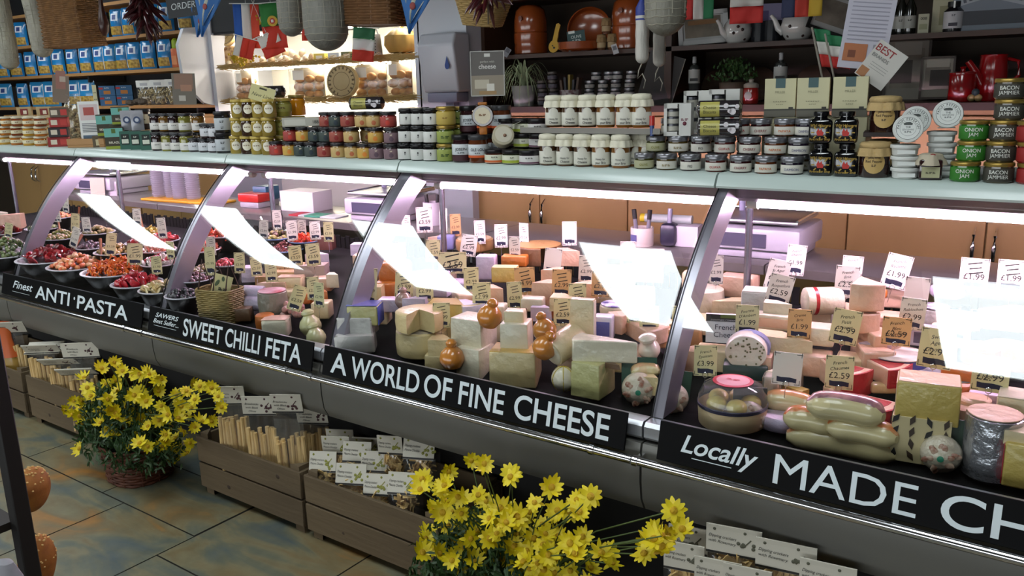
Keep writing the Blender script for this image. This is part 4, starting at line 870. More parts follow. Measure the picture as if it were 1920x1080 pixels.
frame('taller sepia street picture standing at the back by the red canister', 1700, 132, 3.82, .17, .25, (-.05, 0, .2), '#3a2c22', '#8a8378', '#5a5248', .01, [(0, .06, .10, .05, '#9a948a'), (-.02, -.05, .08, .09, '#3c342c')]); frame('shorter sepia street picture standing in front, left of the red canister', 1757, 146, 3.70, .12, .16, (-.05, 0, .15), '#3a2a1e', '#8f887c', '#554c42', .008, [(0, .04, .08, .04, '#a39c90'), (.01, -.03, .07, .06, '#2e2822')])
RED = mat('#a31418', .18, coat=.9)
p = at_d(1803, 3.62, DZ); t = thing('red_canister', 'round red enamel canister with a knobbed lid', 'canister', (p[0], 3.62, DZ))
b = MB(); b.lathe([(.044, 0), (.046, .004), (.046, .095), (.043, .10)], 30); obj('body', b, RED, t); b = MB(); b.lathe([(.047, .098), (.047, .104), (.035, .108), (.009, .109), (.007, .117), (.012, .124), (.003, .128)], 30); obj('lid', b, RED, t)
p = at_d(1858, 3.68, DZ); t = thing('watering_jug', 'tall red enamel jug with a long spout at the right end of the dresser', 'jug', (p[0], 3.69, DZ), .15)
b = MB(); b.lathe([(.052, 0), (.056, .006), (.05, .10), (.045, .16), (.048, .166)], 28); obj('body', b, RED, t); b = MB(); b.tube([(-.03, -.02, .05), (-.06, -.03, .11), (-.085, -.035, .145)], [.02, .014, .012], 12); obj('spout', b, RED, t); b = MB(); b.tube([(.045, 0, .15), (.08, 0, .14), (.085, 0, .09), (.052, 0, .05)], .007, 8); obj('handle', b, RED, t)
for i, (u, c, z, l) in enumerate(((1824, '#a8905e', 0, 'left cream wooden ball beside the red canister'), (1837, '#a8905e', 0, 'right cream wooden ball beside the red canister'), (1831, '#3f5058', .02, 'blue grey wooden ball resting on the two cream balls'))):
    p = at_d(u, 3.58, DZ); t = thing('wooden_ball', l, 'ball', (p[0], 3.57, DZ + z)); b = MB(); b.ball(.0135, 0, TR(0, 0, .0135), 14, 8); obj('ball', b, mat(c, .5), t)
# small jars and the spider plant behind the cookbook
jar_type('tin_s', .0235, .038, '#3a3a3e', '#a6a6aa', .011, (.004, .020), '#a8a6a2', (('jam', .012, .004, '#5a5a5a', .02),), waist=.97, coat=.2)
for tr, us in ((0, [1104, 1128, 1152, 1178, 1200]), (1, [1105, 1130, 1154, 1180]), (2, [1106, 1131, 1155, 1181]), (3, [1118, 1142, 1158, 1184])):
    row(['tin_s'], us, 3.64, DZ + .0386 * tr + .03 * 0, '%s small silver-lidded jar from the left, ' + ('bottom', 'second', 'third', 'top')[tr] + ' tier of the dresser stack', 'small silver-lidded jars on the dresser')
p = at_d(982, 3.62, DZ); t = thing('spider_plant', 'spider plant with long arching pale leaves in a white pot', 'plant', (p[0], 3.62, DZ))
b = MB(); b.lathe([(.05, 0), (.06, .09), (.063, .1), (.058, .1), (.05, .09), (.002, .088)], 24); obj('pot', b, mat('#a9a9a5', .4), t)
b = MB()
for i in range(70):
    a = random.random() * 6.28; L = .13 + .08 * random.random(); up = .06 + .16 * random.random(); dr = up + .02 + .11 * random.random()
    fn = lambda u, v, a=a, L=L, up=up, dr=dr: ((L * u * math.cos(a) - .0055 * (1.05 - u) * (v - .5) * 2 * math.sin(a)), L * u * math.sin(a) * .75 + .0055 * (1.05 - u) * (v - .5) * 2 * math.cos(a), .09 + up * 2.6 * u * (1 - u * .5) - dr * u * u * 1.15)
    b.grid(fn, 8, 2, 0)
o = obj('leaves', b, mat('#a9b48c', .5), t); o['kind'] = 'stuff'
jar_type('dark_s', .023, .04, '#2a2422', '#57504a', .011, (.004, .022), '#55505a', waist=.96)
for i, (u, z, l) in enumerate(((1016, 0, 'bottom dark'), (1017, .041, 'second dark'), (1016, .082, 'third green-topped'))): put('dark_s', at_d(u, 3.62, DZ)[0], 3.62, DZ + z, l + ' little jar in the left stack beside the spider plant', name='small_jar')
for i, (u, z, l) in enumerate(((1038, 0, 'bottom'), (1038, .041, 'second'), (1037, .082, 'third'), (1036, .123, 'top'))): put('dark_s', at_d(u, 3.62, DZ)[0], 3.62, DZ + z, l + ' little dark jar in the right stack beside the spider plant', name='small_jar')
p = at_d(1070, 3.60, DZ + .04); t = thing('patterned_box', 'white patterned bowl-shaped box holding small packets on the dresser', 'box', (p[0], 3.6, DZ))
b = MB(); b.lathe([(.045, 0), (.055, .075), (.051, .075), (.042, .01), (.002, .008)], 28); obj('bowl', b, mat('#a39d9a', .5, noise=('#6e4f52', 40, .06)), t)
b = MB()
for i, c in enumerate((0, 1, 2, 1, 0)): b.box(.012, .03, .11 + .012 * (i % 3), c, TR(-.032 + .016 * i, 0, .012, 0, .08 * (i - 2), 0))
obj('packets', b, [mat('#4a3424', .5), mat('#2a2a30', .5), mat('#8a7434', .5)], t)
# right end of the upper shelf
for i, u in enumerate((1672, 1689, 1706)):
    p = at_d(u, 3.74, UZ - .0); t = thing('oil_bottle', ('left', 'middle', 'right')[i] + ' dark bottle with a pale label beside the cream boxes', 'bottle', p, face(p[0], 3.7), 'dark labelled bottles')
    b = MB(); b.lathe([(.021, 0), (.022, .004), (.022, .10), (.009, .13), (.009, .17)], 20); obj('bottle', b, mat('#14140f', .12, coat=.8), t); b = MB(); b.lathe([(.0226, .025), (.0226, .072)], 20, 0, None, None, False); b.text('OIL', .008, None, 1, TR(0, 0, .055), wrap=.0232); obj('label', b, [mat('#a5a29a', .6), mat('#33302a', .6)], t); b = MB(); b.lathe([(.010, .165), (.010, .19)], 14); obj('cap', b, BLACK, t)
carton('gift_box', 'small cream box beside the dark bottles on the right', 'box', at_d(1732, 3.66, UZ)[0], 3.66, UZ, .038, .03, .072, '#a9a58c', None, None, [('008', 0, .055, .010, '#3c3a30')], [(0, .015, .028, .02, '#8a8a6a')])
carton('gift_box', 'tall cream box with black ornate print', 'box', at_d(1766, 3.72, UZ)[0], 3.72, UZ, .07, .04, .17, '#a8a183', None, None, [('HAMPER', 0, .13, .009, '#2a261c')], [(0, .145, .05, .012, '#2c281e'), (.005, .03, .03, .07, '#86805e')])
p = at_d(1788, 3.66, UZ); t = thing('jar_bottle', 'squat dark bottle with a tall white label at the right', 'bottle', p, face(p[0], 3.6))
b = MB(); b.lathe([(.033, 0), (.034, .004), (.034, .075), (.022, .088), (.022, .092)], 22); obj('bottle', b, mat('#17161a', .15, coat=.7), t); b = MB(); b.lathe([(.0345, .012), (.0345, .072)], 24, 0, None, None, False); b.text('OIL', .007, None, 1, TR(0, 0, .058), wrap=.0355); b.box(.03, .001, .012, 1, TR(0, -.0352, .02)); obj('label', b, [mat('#b5b3b5', .6), mat('#33303a', .6)], t); b = MB(); b.lathe([(.023, .09), (.023, .108)], 20); obj('cap', b, BLACK, t); b = MB(); b.box(.006, .001, .03, 0, TR(0, -.024, .08)); obj('seal', b, WHITE, t)
p = onY(1862, 20, 3.64); t = thing('building_photo', 'large grey photograph of an office block on the upper right shelf', 'photograph', (p.x, 3.66, UZ), 0, rot=(-.08, 0, .1))
b = MB(); b.box(.27, .006, .26, 0); obj('print', b, mat('#6f7680', .6), t)
b = MB(); b.prism([(-.11, .09), (-.02, .115), (.13, .07), (.13, .22), (-.02, .25), (-.11, .18)], .001, 0, TR(0, -.0035, 0, PI / 2))
for r_ in range(5):
    for c in range(9): b.box(.011, .0012, .012, 1, TR(-.012 + c * .0155, -.0046, .118 + r_ * .022 - c * .0035, 0, .2, 0))
    for c in range(4): b.box(.010, .0012, .012, 1, TR(-.095 + c * .018, -.0046, .10 + r_ * .018 + c * .006, 0, -.25, 0))
b.box(.26, .0012, .05, 2, TR(0, -.0036, .02)); obj('picture', b, [mat('#9a9fa6', .6), mat('#4a4f58', .6), mat('#33363c', .6)], t)

# ---------------------------------------------------------------- wall dispenser on the pier
t = thing('paper_dispenser', 'white paper towel dispenser with a blue drop on the pier', 'dispenser', (-2.905, 3.499, 1.47))
b = MB(); b.add(*[(lambda w, d, h: ([(-w, -d * .75, 0), (w, -d * .75, 0), (w, 0, 0), (-w, 0, 0), (-w * 1.03, -d, h * .8), (w * 1.03, -d, h * .8), (w, 0, h), (-w, 0, h), (-w * .98, -d * .8, h), (w * .98, -d * .8, h)], [(0, 3, 2, 1), (0, 1, 5, 4), (1, 2, 6, 9, 5), (3, 0, 4, 8, 7), (4, 5, 9, 8), (8, 9, 6, 7), (2, 3, 7, 6)]))(.118, .14, .29)][0]); o = obj('cover', b, mat('#c2c4cc', .3), t); m_ = o.modifiers.new('round', 'BEVEL'); m_.width = .012; m_.segments = 3
b = MB(); pts = [(.014 * math.sin(a) * (1 if True else 0), .018 * -math.cos(a)) for a in [i * PI / 8 + 0 for i in range(-6, 7)]]; b.prism([(x, y) for x, y in pts] + [(.0, .045)], .002, 0, TR(.075, -.136, .13, PI / 2)); obj('drop', b, mat('#1c3f8a', .4), t)
b = MB(); b.box(.2, .1, .05, 0, TR(0, -.05, -.05), .01); b.box(.06, .05, .10, 0, TR(.02, -.04, -.14), .012); obj('outlet', b, mat('#8f92ac', .4), t)

# ---------------------------------------------------------------- lit display cabinet
X0, X1 = -4.93, -3.145
t = thing('lit_cabinet', 'brightly lit white display cabinet with straw-edged shelves at the back', 'cabinet', (0, 0, 0))
for x in (X0 - .02, X1 - .02):
    b = MB(); sweep(b, [(3.5, 0), (3.5, 2.2), (3.98, 2.2), (3.98, 0)], x, x + .035); obj('side_panel', b, mat('#d5d8e2', .4), t)
b = MB(); sweep(b, [(3.36, 1.5), (3.29, 1.62), (3.28, 1.8), (3.33, 1.9), (3.5, 1.92), (3.5, 1.42), (3.42, 1.44)], X0 - .05, X0 - .02); obj('end_wing', b, mat('#d5d9e4', .35), t)
b = MB(); b.box(X1 - X0, .02, 1.5, 0, TR((X0 + X1) / 2, 3.97, .7)); obj('back_panel', b, mat('#f2eee2', .5), t)
for z, y0 in ((1.448, 3.52), (1.664, 3.52)):
    b = MB(); b.box(X1 - X0 - .04, .42, .016, 0, TR((X0 + X1) / 2, 3.74, z - .016)); s_ = obj('shelf', b, WHITE, t)
    b = MB()
    for i in range(700):
        x = X0 + .03 + random.random() * (X1 - X0 - .1); L = .05 + .06 * random.random(); a = random.gauss(0, .12); zz = z - .018 + random.random() * .028
        yy = 3.512 - random.random() * .012; b.tube([(x, yy, zz), (x + L, yy - random.random() * .01, zz + L * a)], .0016, 4)
    o = obj('straw_edging', b, mat('#b59a62', .7), s_); o['kind'] = 'stuff'
b = MB(); b.box(X1 - X0, .10, .22, 0, TR((X0 + X1) / 2, 3.56, 1.875)); b.box(X1 - X0, .44, .02, 0, TR((X0 + X1) / 2, 3.74, 1.86)); obj('fascia', b, mat('#14161a', .5), t)
LEDM = mat((1, .90, .74), .5, emis=LIT_E)
for z, y in ((1.846, 3.66), (1.636, 3.70), (1.40, 3.75)):
    b = MB(); b.box(X1 - X0 - .16, .03, .012, 0, TR((X0 + X1) / 2, y, z)); obj('light_strip', b, LEDM, t)
b = MB(); b.box(X1 - X0 - .04, .42, .016, 0, TR((X0 + X1) / 2, 3.74, 1.20)); obj('shelf', b, WHITE, t)
# goods in the lit cabinet
def at_l(u, Y, z): return (xat(u, Y, z + .03), Y, z)
eggs = [(500, 0), (514, 0), (529, 0), (545, 0), (561, 0), (577, 0), (523, 1), (538, 1), (553, 1), (566, 1), (590, 0), (421, 0), (433, 0), (504, 1)]
for i, (u, h) in enumerate(eggs):
    p = at_l(u, 3.62 + .03 * h, 1.664); t = thing('egg', 'pale egg on the upper straw-edged shelf, %s' % (('%s from the left in the front row' % ORD[[11, 12, 0, 1, 2, 3, 4, 5, 10].index(i)]) if i in (11, 12, 0, 1, 2, 3, 4, 5, 10) else '%s from the left in the raised row' % ORD[[13, 6, 7, 8, 9].index(i)]), 'egg', (p[0], 3.60 + .042 * h, 1.664 + .034 * h), 0, 'pale eggs on the lit shelf', rot=(0, .5 * (i % 3 - 1), .4 * i))
    b = MB(); r = .023; b.lathe([(.002, -r * .1), (r * .55, r * .12), (r * .92, r * .6), (r, r * 1.05), (r * .85, r * 1.6), (r * .5, r * 2.1), (.002, r * 2.3)], 14, 0, TR(0, 0, .002)); obj('shell', b, mat(('#d9c9ac', '#c9ad8a', '#e0d5c0')[i % 3], .45), t)
def bread_pack(u, w, h, label, c='#a3673a'):
    p = at_l(u, 3.62, 1.448); t = thing('bread_roll_pack', label, 'bread pack', (p[0], 3.60, 1.448), face(p[0], 3.6) * .6, 'packs of bread rolls on the lit shelf')
    b = MB()
    for i in range(9):
        b.ball(.03, 0, TR((i % 3 - 1) * w * .27 + random.uniform(-.008, .008), .05 + random.uniform(-.01, .02), .028 + (i // 3) * h * .24, s=(1.1, .8, .8)), 10, 6)
    o = obj('rolls', b, mat(c, .5, noise=('#d0a060', 30, .2)), t); o['kind'] = 'stuff'
    b = MB(); b.box(w, .003, h, 0, TR(0, .105, 0)); b.box(.003, .10, h, 0, TR(w / 2, .055, 0)); obj('backing_card', b, mat('#e6ddc6', .6), t)
    b = MB(); b.box(w * .98, .09, h * .98, 0, TR(0, .05, .001), .012); obj('film', b, FILM, t)
    b = MB(); b.box(w * .3, .001, h * .3, 0, TR(-w * .2, .002, h * .6)); obj('label', b, WHITE, t)
for u, w, h, l in ((422, .14, .19, 'pack of bread rolls at the left end of the lit shelf'), (462, .12, .19, 'pack of bread rolls second from the left on the lit shelf'), (580, .24, .19, 'wide pack of bread rolls left of the round cheese disc'), (697, .22, .19, 'pack of bread rolls right of the round cheese disc'), (753, .16, .20, 'pack of bread rolls against the right end of the lit cabinet')): bread_pack(u, w, h, l)
def disc(u, v, Y, r, label, rot, txt):
    p = onY(u, v, Y); t = thing('cheese_disc', label, 'cheese display', tuple(p), 0, rot=rot)
    b = MB(); b.lathe([(r * .97, -.02), (r, -.016), (r, .016), (r * .97, .02), (.002, .0202)], 36); obj('disc', b, mat('#c9b78a', .6, noise=('#b5a070', 8, .3)), t)
    b = MB(); b.lathe([(r * .9, .0205), (r * .86, .0205)], 36, 0, None, None, False); b.lathe([(r * .55, .0205), (r * .52, .0205)], 36, 0, None, None, False)
    for i in range(len(txt)): b.box(r * (.07 + .05 * (i % 2)), .0006, r * .16, 0, TR(r * .7 * math.sin((i - len(txt) / 2) * .33), r * .7 * math.cos((i - len(txt) / 2) * .33), .0208, -PI / 2) @ TR(0, 0, 0, 0, (i - len(txt) / 2) * .33, 0))
    obj('embossing', b, mat('#6b5a3a', .6), t)
disc(643, 153, 3.52, .095, 'round cream cheese disc with embossed ring on the lower lit shelf', (1.45, 0, .35), 'FROMAGE DE FRANCE'); disc(419, 62, 3.62, .09, 'round cream cheese disc at the left of the upper lit shelf', (1.35, 0, .5), 'CHEESE OF THE')
p = at_l(423, 3.57, 1.664); t = thing('nut_bread', 'brown nutty loaf with a cut face at the left of the upper lit shelf', 'loaf', (p[0], 3.66, 1.664), .5); b = MB(); b.box(.15, .10, .13, 0, None, .02, 3); obj('loaf', b, mat('#7e5636', .7, noise=('#c0a070', 40, .12), bump=(40, .5)), t)
p = at_l(742, 3.62, 1.664); t = thing('wooden_tray', 'orange wooden board under the golden pumpkin on the lit shelf', 'tray', (p[0], 3.66, 1.664), .2); b = MB(); b.box(.24, .14, .018, 0, None, .003); obj('board', b, mat('#b06a2a', .5), t)
t = thing('gourd', 'pale golden gourd on the orange board in the lit cabinet', 'gourd', (p[0], 3.67, 1.6822), .2); b = MB(); b.lathe([(.02, 0), (.07, .01), (.095, .05), (.09, .10), (.05, .135), (.012, .14)], 40, 0, None, lambda a: 1 + .06 * math.cos(9 * a)); obj('flesh', b, mat('#c2a25c', .5, noise=('#9c7634', 6, .3)), t); b = MB(); b.tube([(0, 0, .13), (.01, 0, .155), (.025, 0, .165)], [.012, .009, .008], 8); obj('stem', b, mat('#7a6a3a', .7), t)
p = at_l(700, 3.58, 1.664); t = thing('grater', 'small steel cheese grater standing by the gourd', 'grater', (p[0], 3.60, 1.664), .3); b = MB(); b.lathe([(.045, 0), (.034, .13)], 4, 0); obj('body', b, STEEL, t); b = MB()
for i in range(7):
    for j in range(3): b.ball(.0035, 0, TR(-.014 + j * .014, -.031 + i * .0006, .015 + i * .016), 6, 4)
obj('teeth', b, mat('#3a3a3e', .4, .6), t)
b = MB(); b.tube([(-.02, 0, .13), (-.015, 0, .155), (.015, 0, .155), (.02, 0, .13)], .004, 6); obj('handle', b, STEEL, t)
for i, (u, c, l) in enumerate(((598, '#c9b54a', 'yellow box'), (625, '#c9d2dc', 'pale blue box'), (650, '#5a5f3a', 'olive tin'))): carton('food_carton', 'small %s under the hanging cheeses on the upper lit shelf' % l, 'carton', at_l(u, 3.57, 1.664)[0], 3.57, 1.664, .07, .05, .045, c, .4, None, [], [(0, .008, .04, .025, '#e6e2d4')])
# dried yellow flowers on the straw edging
for i, (u, v) in enumerate(((452, 112), (470, 108), (492, 38), (440, 105))):
    p = onY(u, v, 3.47); t = thing('dried_flowers', ('yellow dried flower sprig, %s' % ('left on the straw edging', 'right on the straw edging', 'hanging beside the black frame', 'smallest on the straw edging')[i]), 'flowers', tuple(p)); b = MB()
    for k in range(26): b.ball(.008, 0, TR(random.gauss(0, .03), random.gauss(0, .006), random.gauss(0, .016)), 6, 4)
    o = obj('blossom', b, mat('#b59a1e', .7), t); o['kind'] = 'stuff'; b = MB(); b.tube([(-.04, 0, 0), (.0, .004, .0), (.045, 0, .008)], .0025, 5); obj('stem', b, mat('#6a6a2c', .7), t)
FB = '#1f55a8'
flag('blue white and red flag hanging at the left of the lit cabinet', 460, 8, 3.42, .155, .255, [FB, '#e0ddd8', '#c9452c'], roll=.03)
flag('green and red flag with a gold emblem hanging in the lit cabinet', 507, 6, 3.40, .14, .255, ['#2c7a34', '#c23422'], False, -.05, emblem=(0, .10))
flag('small red and white flag lower left in the lit cabinet', 462, 72, 3.40, .12, .115, ['#d8d4cc', '#c23422', '#c23422'], True, .3); flag('slanted white and red flag beside the pale eggs', 500, 64, 3.38, .13, .13, ['#d8d4cc', '#c23422'], False, -.35)
flag('green white and red flag hanging under the wicker basket by the gourd', 683, 52, 3.40, .12, .175, ['#2c6a44', '#e0ddd8', '#c23422'], False, .12)
flag('sliver of a red flag seen between the two hanging cheeses', 573, 35, 3.40, .06, .12, ['#c23422', '#b52a1e'])
# ---------------------------------------------------------------- wall shelves of dry pasta at the left
t = thing('shelf_unit', 'pale wood wall shelves of dried pasta at the far left', 'shelf unit', (-7.0, 3.8, 0))
for z in (1.68, 1.925, 1.425, 2.17):
    b = MB(); b.box(4.0, .38, .022, 0, TR(-.1, .0, z - .022)); sh_ = obj('shelf', b, WOODS, t)
    for x in (-1.5, .2, 1.6): b = MB(); b.box(.02, .3, .05, 0, TR(x, .02, z - .073)); obj('bracket', b, mat('#3a3a3a', .5), sh_)
b = MB(); b.box(4.05, .02, 1.0, 0, TR(-.1, .2, 1.39)); obj('back_panel', b, mat('#2a2c30', .6), t)
for x in (-2.1, 1.92):
    b = MB(); b.box(.03, .4, 1.0, 0, TR(x, .0, 1.39)); obj('side_panel', b, mat('#c9b58c', .6), t)
def bag_parts(w, h, top, win, sidec, tag_):
    P = []
    def pil(u, v, s=1):
        x = (u - .5) * w * (1 - .10 * (v > .93) ); y = -.032 * s * (math.sin(PI * u) ** .6) * (math.sin(PI * min(.97, .08 + v * .9)) ** .7); return (x, y, v * h)
    b = MB(); b.grid(lambda u, v: pil(u, v), 10, 12, 0); b.grid(lambda u, v: pil(1 - u, v, -1), 10, 12, 0); P.append(('bag', mesh('bag', b, mat(top, .22, coat=.5))))
    b = MB(); off = lambda p: (p[0], p[1] - .0015, p[2])
    b.grid(lambda u, v: off(pil(.1 + .8 * u, .08 + .30 * v)), 10, 5, 0)
    b.grid(lambda u, v: off(pil(.24 + .52 * u, .58 + .26 * v)), 6, 4, 1); b.grid(lambda u, v: (lambda p: (p[0], p[1] - .003, p[2]))(pil(.36 + .28 * u, .62 + .17 * v)), 5, 4, 2)
    b.grid(lambda u, v: off(pil(.02 + .07 * u, .1 + .8 * v)), 2, 8, 3)
    P.append(('print', mesh('print', b, [mat(win, .5, noise=('#8a6a26', 45, .12)), mat('#dfe6ee', .5), mat('#27407c', .5), mat(sidec, .5)])))
    return P
BAGA = bag_parts(.12, .20, '#1c7cbb', '#c9a850', '#d9dfe6', 0); BAGB = bag_parts(.12, .20, '#1d74b0', '#bf9c48', '#c9c43a', 0); BAGC = bag_parts(.155, .205, '#2b86bd', '#c6a64e', '#d9dfe6', 0)
def pasta(P, u, z, Y, label, group):
    X = xat(u, Y, z + .08); t = thing('pasta_bag', label, 'bag', (X, Y, z), face(X, Y) * .45 + random.uniform(-.12, .12), group)
    for n, me in P: link(n, me, t)
for i, u in enumerate([6, 32, 58, 84, 110, 136, 162, 188, 208, 230, 252, 279, 309]): pasta(BAGB if i % 4 == 1 else BAGA, u, 1.6805, 3.67, '%s blue pasta bag from the left on the middle wall shelf' % ORD[i], 'blue pasta bags on the middle shelf')
for i, u in enumerate([10, 40, 70, 100, 130, 190, 220, 242, 288, 312, 348]): pasta(BAGA if i % 3 else BAGB, u, 1.9255, 3.67, '%s blue pasta bag from the left on the top wall shelf' % ORD[i], 'blue pasta bags on the top shelf')
for i, u in enumerate([12, 44, 74, 98, 142, 165]): pasta(BAGC if i != 1 else BAGA, u, 1.4255, 3.68, '%s big blue pasta bag from the left on the lowest wall shelf' % ORD[i], 'big blue pasta bags on the lowest shelf')
for i, u in enumerate([329, 340, 351, 362, 372]):
    X = xat(u, 3.65, 1.75); t = thing('drink_pouch', ORD[i] + ' orange carton with a lime green top from the left on the middle shelf', 'carton', (X, 3.66, 1.6805), face(X, 3.66) * .4, 'orange cartons with green tops')
    b = MB(); b.box(.05, .06, .13, 0, None, .006); obj('body', b, mat('#c9622c', .4), t); b = MB(); b.lathe([(.022, .128), (.026, .135), (.024, .185), (.010, .20)], 14); obj('top', b, mat('#9ab52a', .4), t); b = MB(); b.box(.042, .001, .06, 0, TR(0, -.0305, .02)); obj('label', b, mat('#d98a52', .5), t)
for i, (u, zz) in enumerate([(197, 0), (197, .075), (229, 0), (229, .075)]):
    X = xat(u, 3.62, 1.5)
    carton('pasta_box', '%s %s blue boxed pasta with an orange bowl picture' % (('lower', 'upper')[i % 2], ('left', 'right')[i // 2]), 'box', X, 3.64, 1.4255 + zz, .115, .05, .074, '#2a5f8a', None, 'blue pasta boxes', [('PASTA ', 0, .058, .009, '#c9d2dc')], [(.0, .012, .05, .026, '#b5742a'), (-.042, .048, .03, .014, '#b52a24')])
carton('price_strip', 'cream shelf label strip left of the blue pasta boxes', 'label', xat(176, 3.60, 1.5), 3.61, 1.4255, .03, .01, .16, '#cfcaa0', None, None, [('£1.99 ', 0, .10, .008, '#2a2a2a'), ('£2.49', 0, .05, .008, '#2a2a2a')])
for i, u in enumerate((258, 284, 312)):
    X = xat(u, 3.6, 1.5); t = thing('noodle_bag', ('left', 'middle', 'right')[i] + ' clear bag of pale twisted pasta with a white header', 'bag', (X, 3.66, 1.4255), face(X, 3.6) * .5, 'clear bags of twisted pasta')
    b = MB()
    for k in range(90):
        M = TR(random.uniform(-.055, .055), random.uniform(-.012, .03), .015 + random.random() * .10, random.random() * 3, random.random() * 3, random.random() * 3); b.tube([(-.014, 0, 0), (-.005, .004, .003), (.005, -.004, 0), (.014, 0, .003)], .0042, 5, 0, M)
    o = obj('pasta', b, mat('#cbb98a', .6), t); o['kind'] = 'stuff'
    b = MB(); b.grid(lambda u_, v: ((u_ - .5) * .13, -.026 * math.sin(PI * u_) * math.sin(PI * min(1, .15 + v * .8)), v * .135), 8, 8); b.grid(lambda u_, v: ((.5 - u_) * .13, .04 + .012 * math.sin(PI * u_) * math.sin(PI * v), v * .135), 8, 8); obj('film', b, FILM, t)
    b = MB(); b.box(.125, .012, .05, 0, TR(0, .0, .128), .002, 1); b.box(.06, .001, .02, 1, TR(0, -.0068, .14)); obj('header', b, [WHITE, mat('#b5b5b8', .5)], t)
for i, u in enumerate((374, 384, 394)):
    X = xat(u, 3.6, 1.5); t = thing('dark_bottle', ('left', 'middle', 'right')[i] + ' dark green bottle with a lime label beside the lit cabinet', 'bottle', (X, 3.63, 1.4255), 0, 'dark bottles with lime labels')
    b = MB(); b.lathe([(.02, 0), (.021, .004), (.021, .10), (.008, .13), (.008, .165)], 16); obj('bottle', b, mat('#151c12', .12, coat=.8), t); b = MB(); b.lathe([(.0215, .02), (.0215, .065)], 16, 0, None, None, False); obj('label', b, mat('#a5b53a', .5), t); b = MB(); b.lathe([(.009, .155), (.009, .178)], 12); obj('cap', b, BLACK, t)
leaflet('leaflet', 'brown photo leaflet standing on the jars beside the dark bottles', 'leaflet', 345, 167, 2.45, .105, .145, .03, .05, '#6e675c', [('r', 0, .0, .085, .07, '#8a6a58'), ('r', .01, -.01, .05, .03, '#a57a62'), ('r', -.01, -.055, .03, .025, '#b5b0a5')]); leaflet('leaflet', 'folded brown leaflet standing behind the red packets', 'leaflet', 114, 167, 2.50, .085, .15, .10, .05, '#7a6a5c', [('r', 0, .0, .05, .10, '#96685c'), ('r', .01, .04, .03, .03, '#b5a595')])
t = thing('chilli_string', 'small dried brown bundle lying on the highest carton', 'bundle', (xat(250, 2.37, 1.5), 2.38, SH + .2012), .3)
b = MB()
for i in range(9): b.ball(.017, 0, TR(-.05 + .013 * i, random.uniform(-.01, .01), .014 + random.uniform(0, .012), s=(1.2, 1, .8)), 7, 5)
obj('bundle', b, mat('#4a3d30', .7), t)

# ---------------------------------------------------------------- goods hanging over the counter
RAILY = 2.56
t = thing('ceiling_rail', 'black hanging rail under the ceiling above the counter', 'rail', (0, 0, 0))
b = MB(); b.tube([(-6.4, RAILY, 2.60), (.2, RAILY, 2.60)], .012, 10); obj('bar', b, BLACK, t)
for x in (-6.2, -4, -2, 0): b = MB(); b.tube([(x, RAILY, 2.60), (x, RAILY, 2.72)], .008, 8); obj('hanger', b, BLACK, t)
def cordto(t, p, z0, parts='cord'):
    b = MB(); b.tube([(0, 0, z0), (0, RAILY - p[1], 2.588 - p[2])], .0025, 6); obj(parts, b, mat('#b5aa90', .8), t)
def hang_sausage(u, vb, Y, r, L, label, col, net=True, cap=None, tail=False, bend=0, kind='hanging_sausage', cat='sausage', col2='#8a867a'):
    p = onY(u, vb, Y); t = thing(kind, label, cat, tuple(p))
    b = MB(); n = 14; pts, rs = [], []
    for q in [0, .006, .014, .026, .042, .062, .085, .11, .16] + [.2 + .8 * i / 10 for i in range(11)]: rr = r * math.sqrt(max(.0, 1 - (1 - min(1, q * L / (r * .95))) ** 2)) if q * L < r * .95 else r * (1 - .03 * math.sin(q * 20)); pts.append((bend * q * q, 0, q * L + .001)); rs.append(max(rr, r * .15))
    b.tube(pts, rs, 20); bd = obj('body', b, mat(col, .6, noise=(col2, 26, .25, (1, 1, .3)), bump=(70, .5)), t)
    if net:
        b = MB(); zs = [L * (k + .5) / 24 for k in range(24)]
        for z in zs:
            if z < r * .4: continue
            rr = r * (1.0 if z > r else math.sqrt(max(0, 1 - (1 - z / (r * .95)) ** 2))) * 1.012; xo = bend * (z / L) ** 2
            b.tube([(xo + rr * math.cos(k * PI / 10), rr * math.sin(k * PI / 10), z + .003 * (k % 2)) for k in range(20)], .0014, 4, 0, None, True)
        for k in range(8):
            a = k * PI / 4; b.tube([(bend * q * q + r * 1.012 * math.cos(a), r * 1.012 * math.sin(a), q * L) for q in [r / L + (1 - r / L) * j / 8 for j in range(9)]], .0014, 4)
        obj('netting', b, mat('#a39e8e', .85), bd)
    if cap:
        b = MB(); b.lathe([(r * 1.02, L * .80), (r * 1.02, L + .004), (r * .4, L + .03)], 20); obj('cap', b, mat(cap, .5), t)
    if tail:
        b = MB(); b.tube([(0, 0, .004), (-.012, 0, -.02), (-.016, 0, -.045), (0, .002, -.03), (.012, 0, -.05), (.006, 0, -.075)], .002, 6); obj('tail_string', b, mat('#a59f90', .8), t)
    cordto(t, p, L)
hang_sausage(20, 131, 2.56, .055, .62, 'pale netted salami hanging nearest the left edge', '#aaa694', bend=-.02)
hang_sausage(82, 108, 2.60, .058, .60, 'pale netted salami hanging second from the left, before the basket', '#b0ac9b', bend=-.10)
hang_sausage(548, 69, 2.50, .052, .5, 'grey netted salami hanging over the lit cabinet, left of two', '#85837a', col2='#6a685f')
hang_sausage(615, 96, 2.46, .088, .6, 'fat grey netted sausage hanging over the lit cabinet, right of two', '#85837a', col2='#6a685f')
hang_sausage(1247, 68, 2.44, .062, .5, 'thick netted salami hanging in front of the dresser', '#8f8c80', col2='#6f6c60')
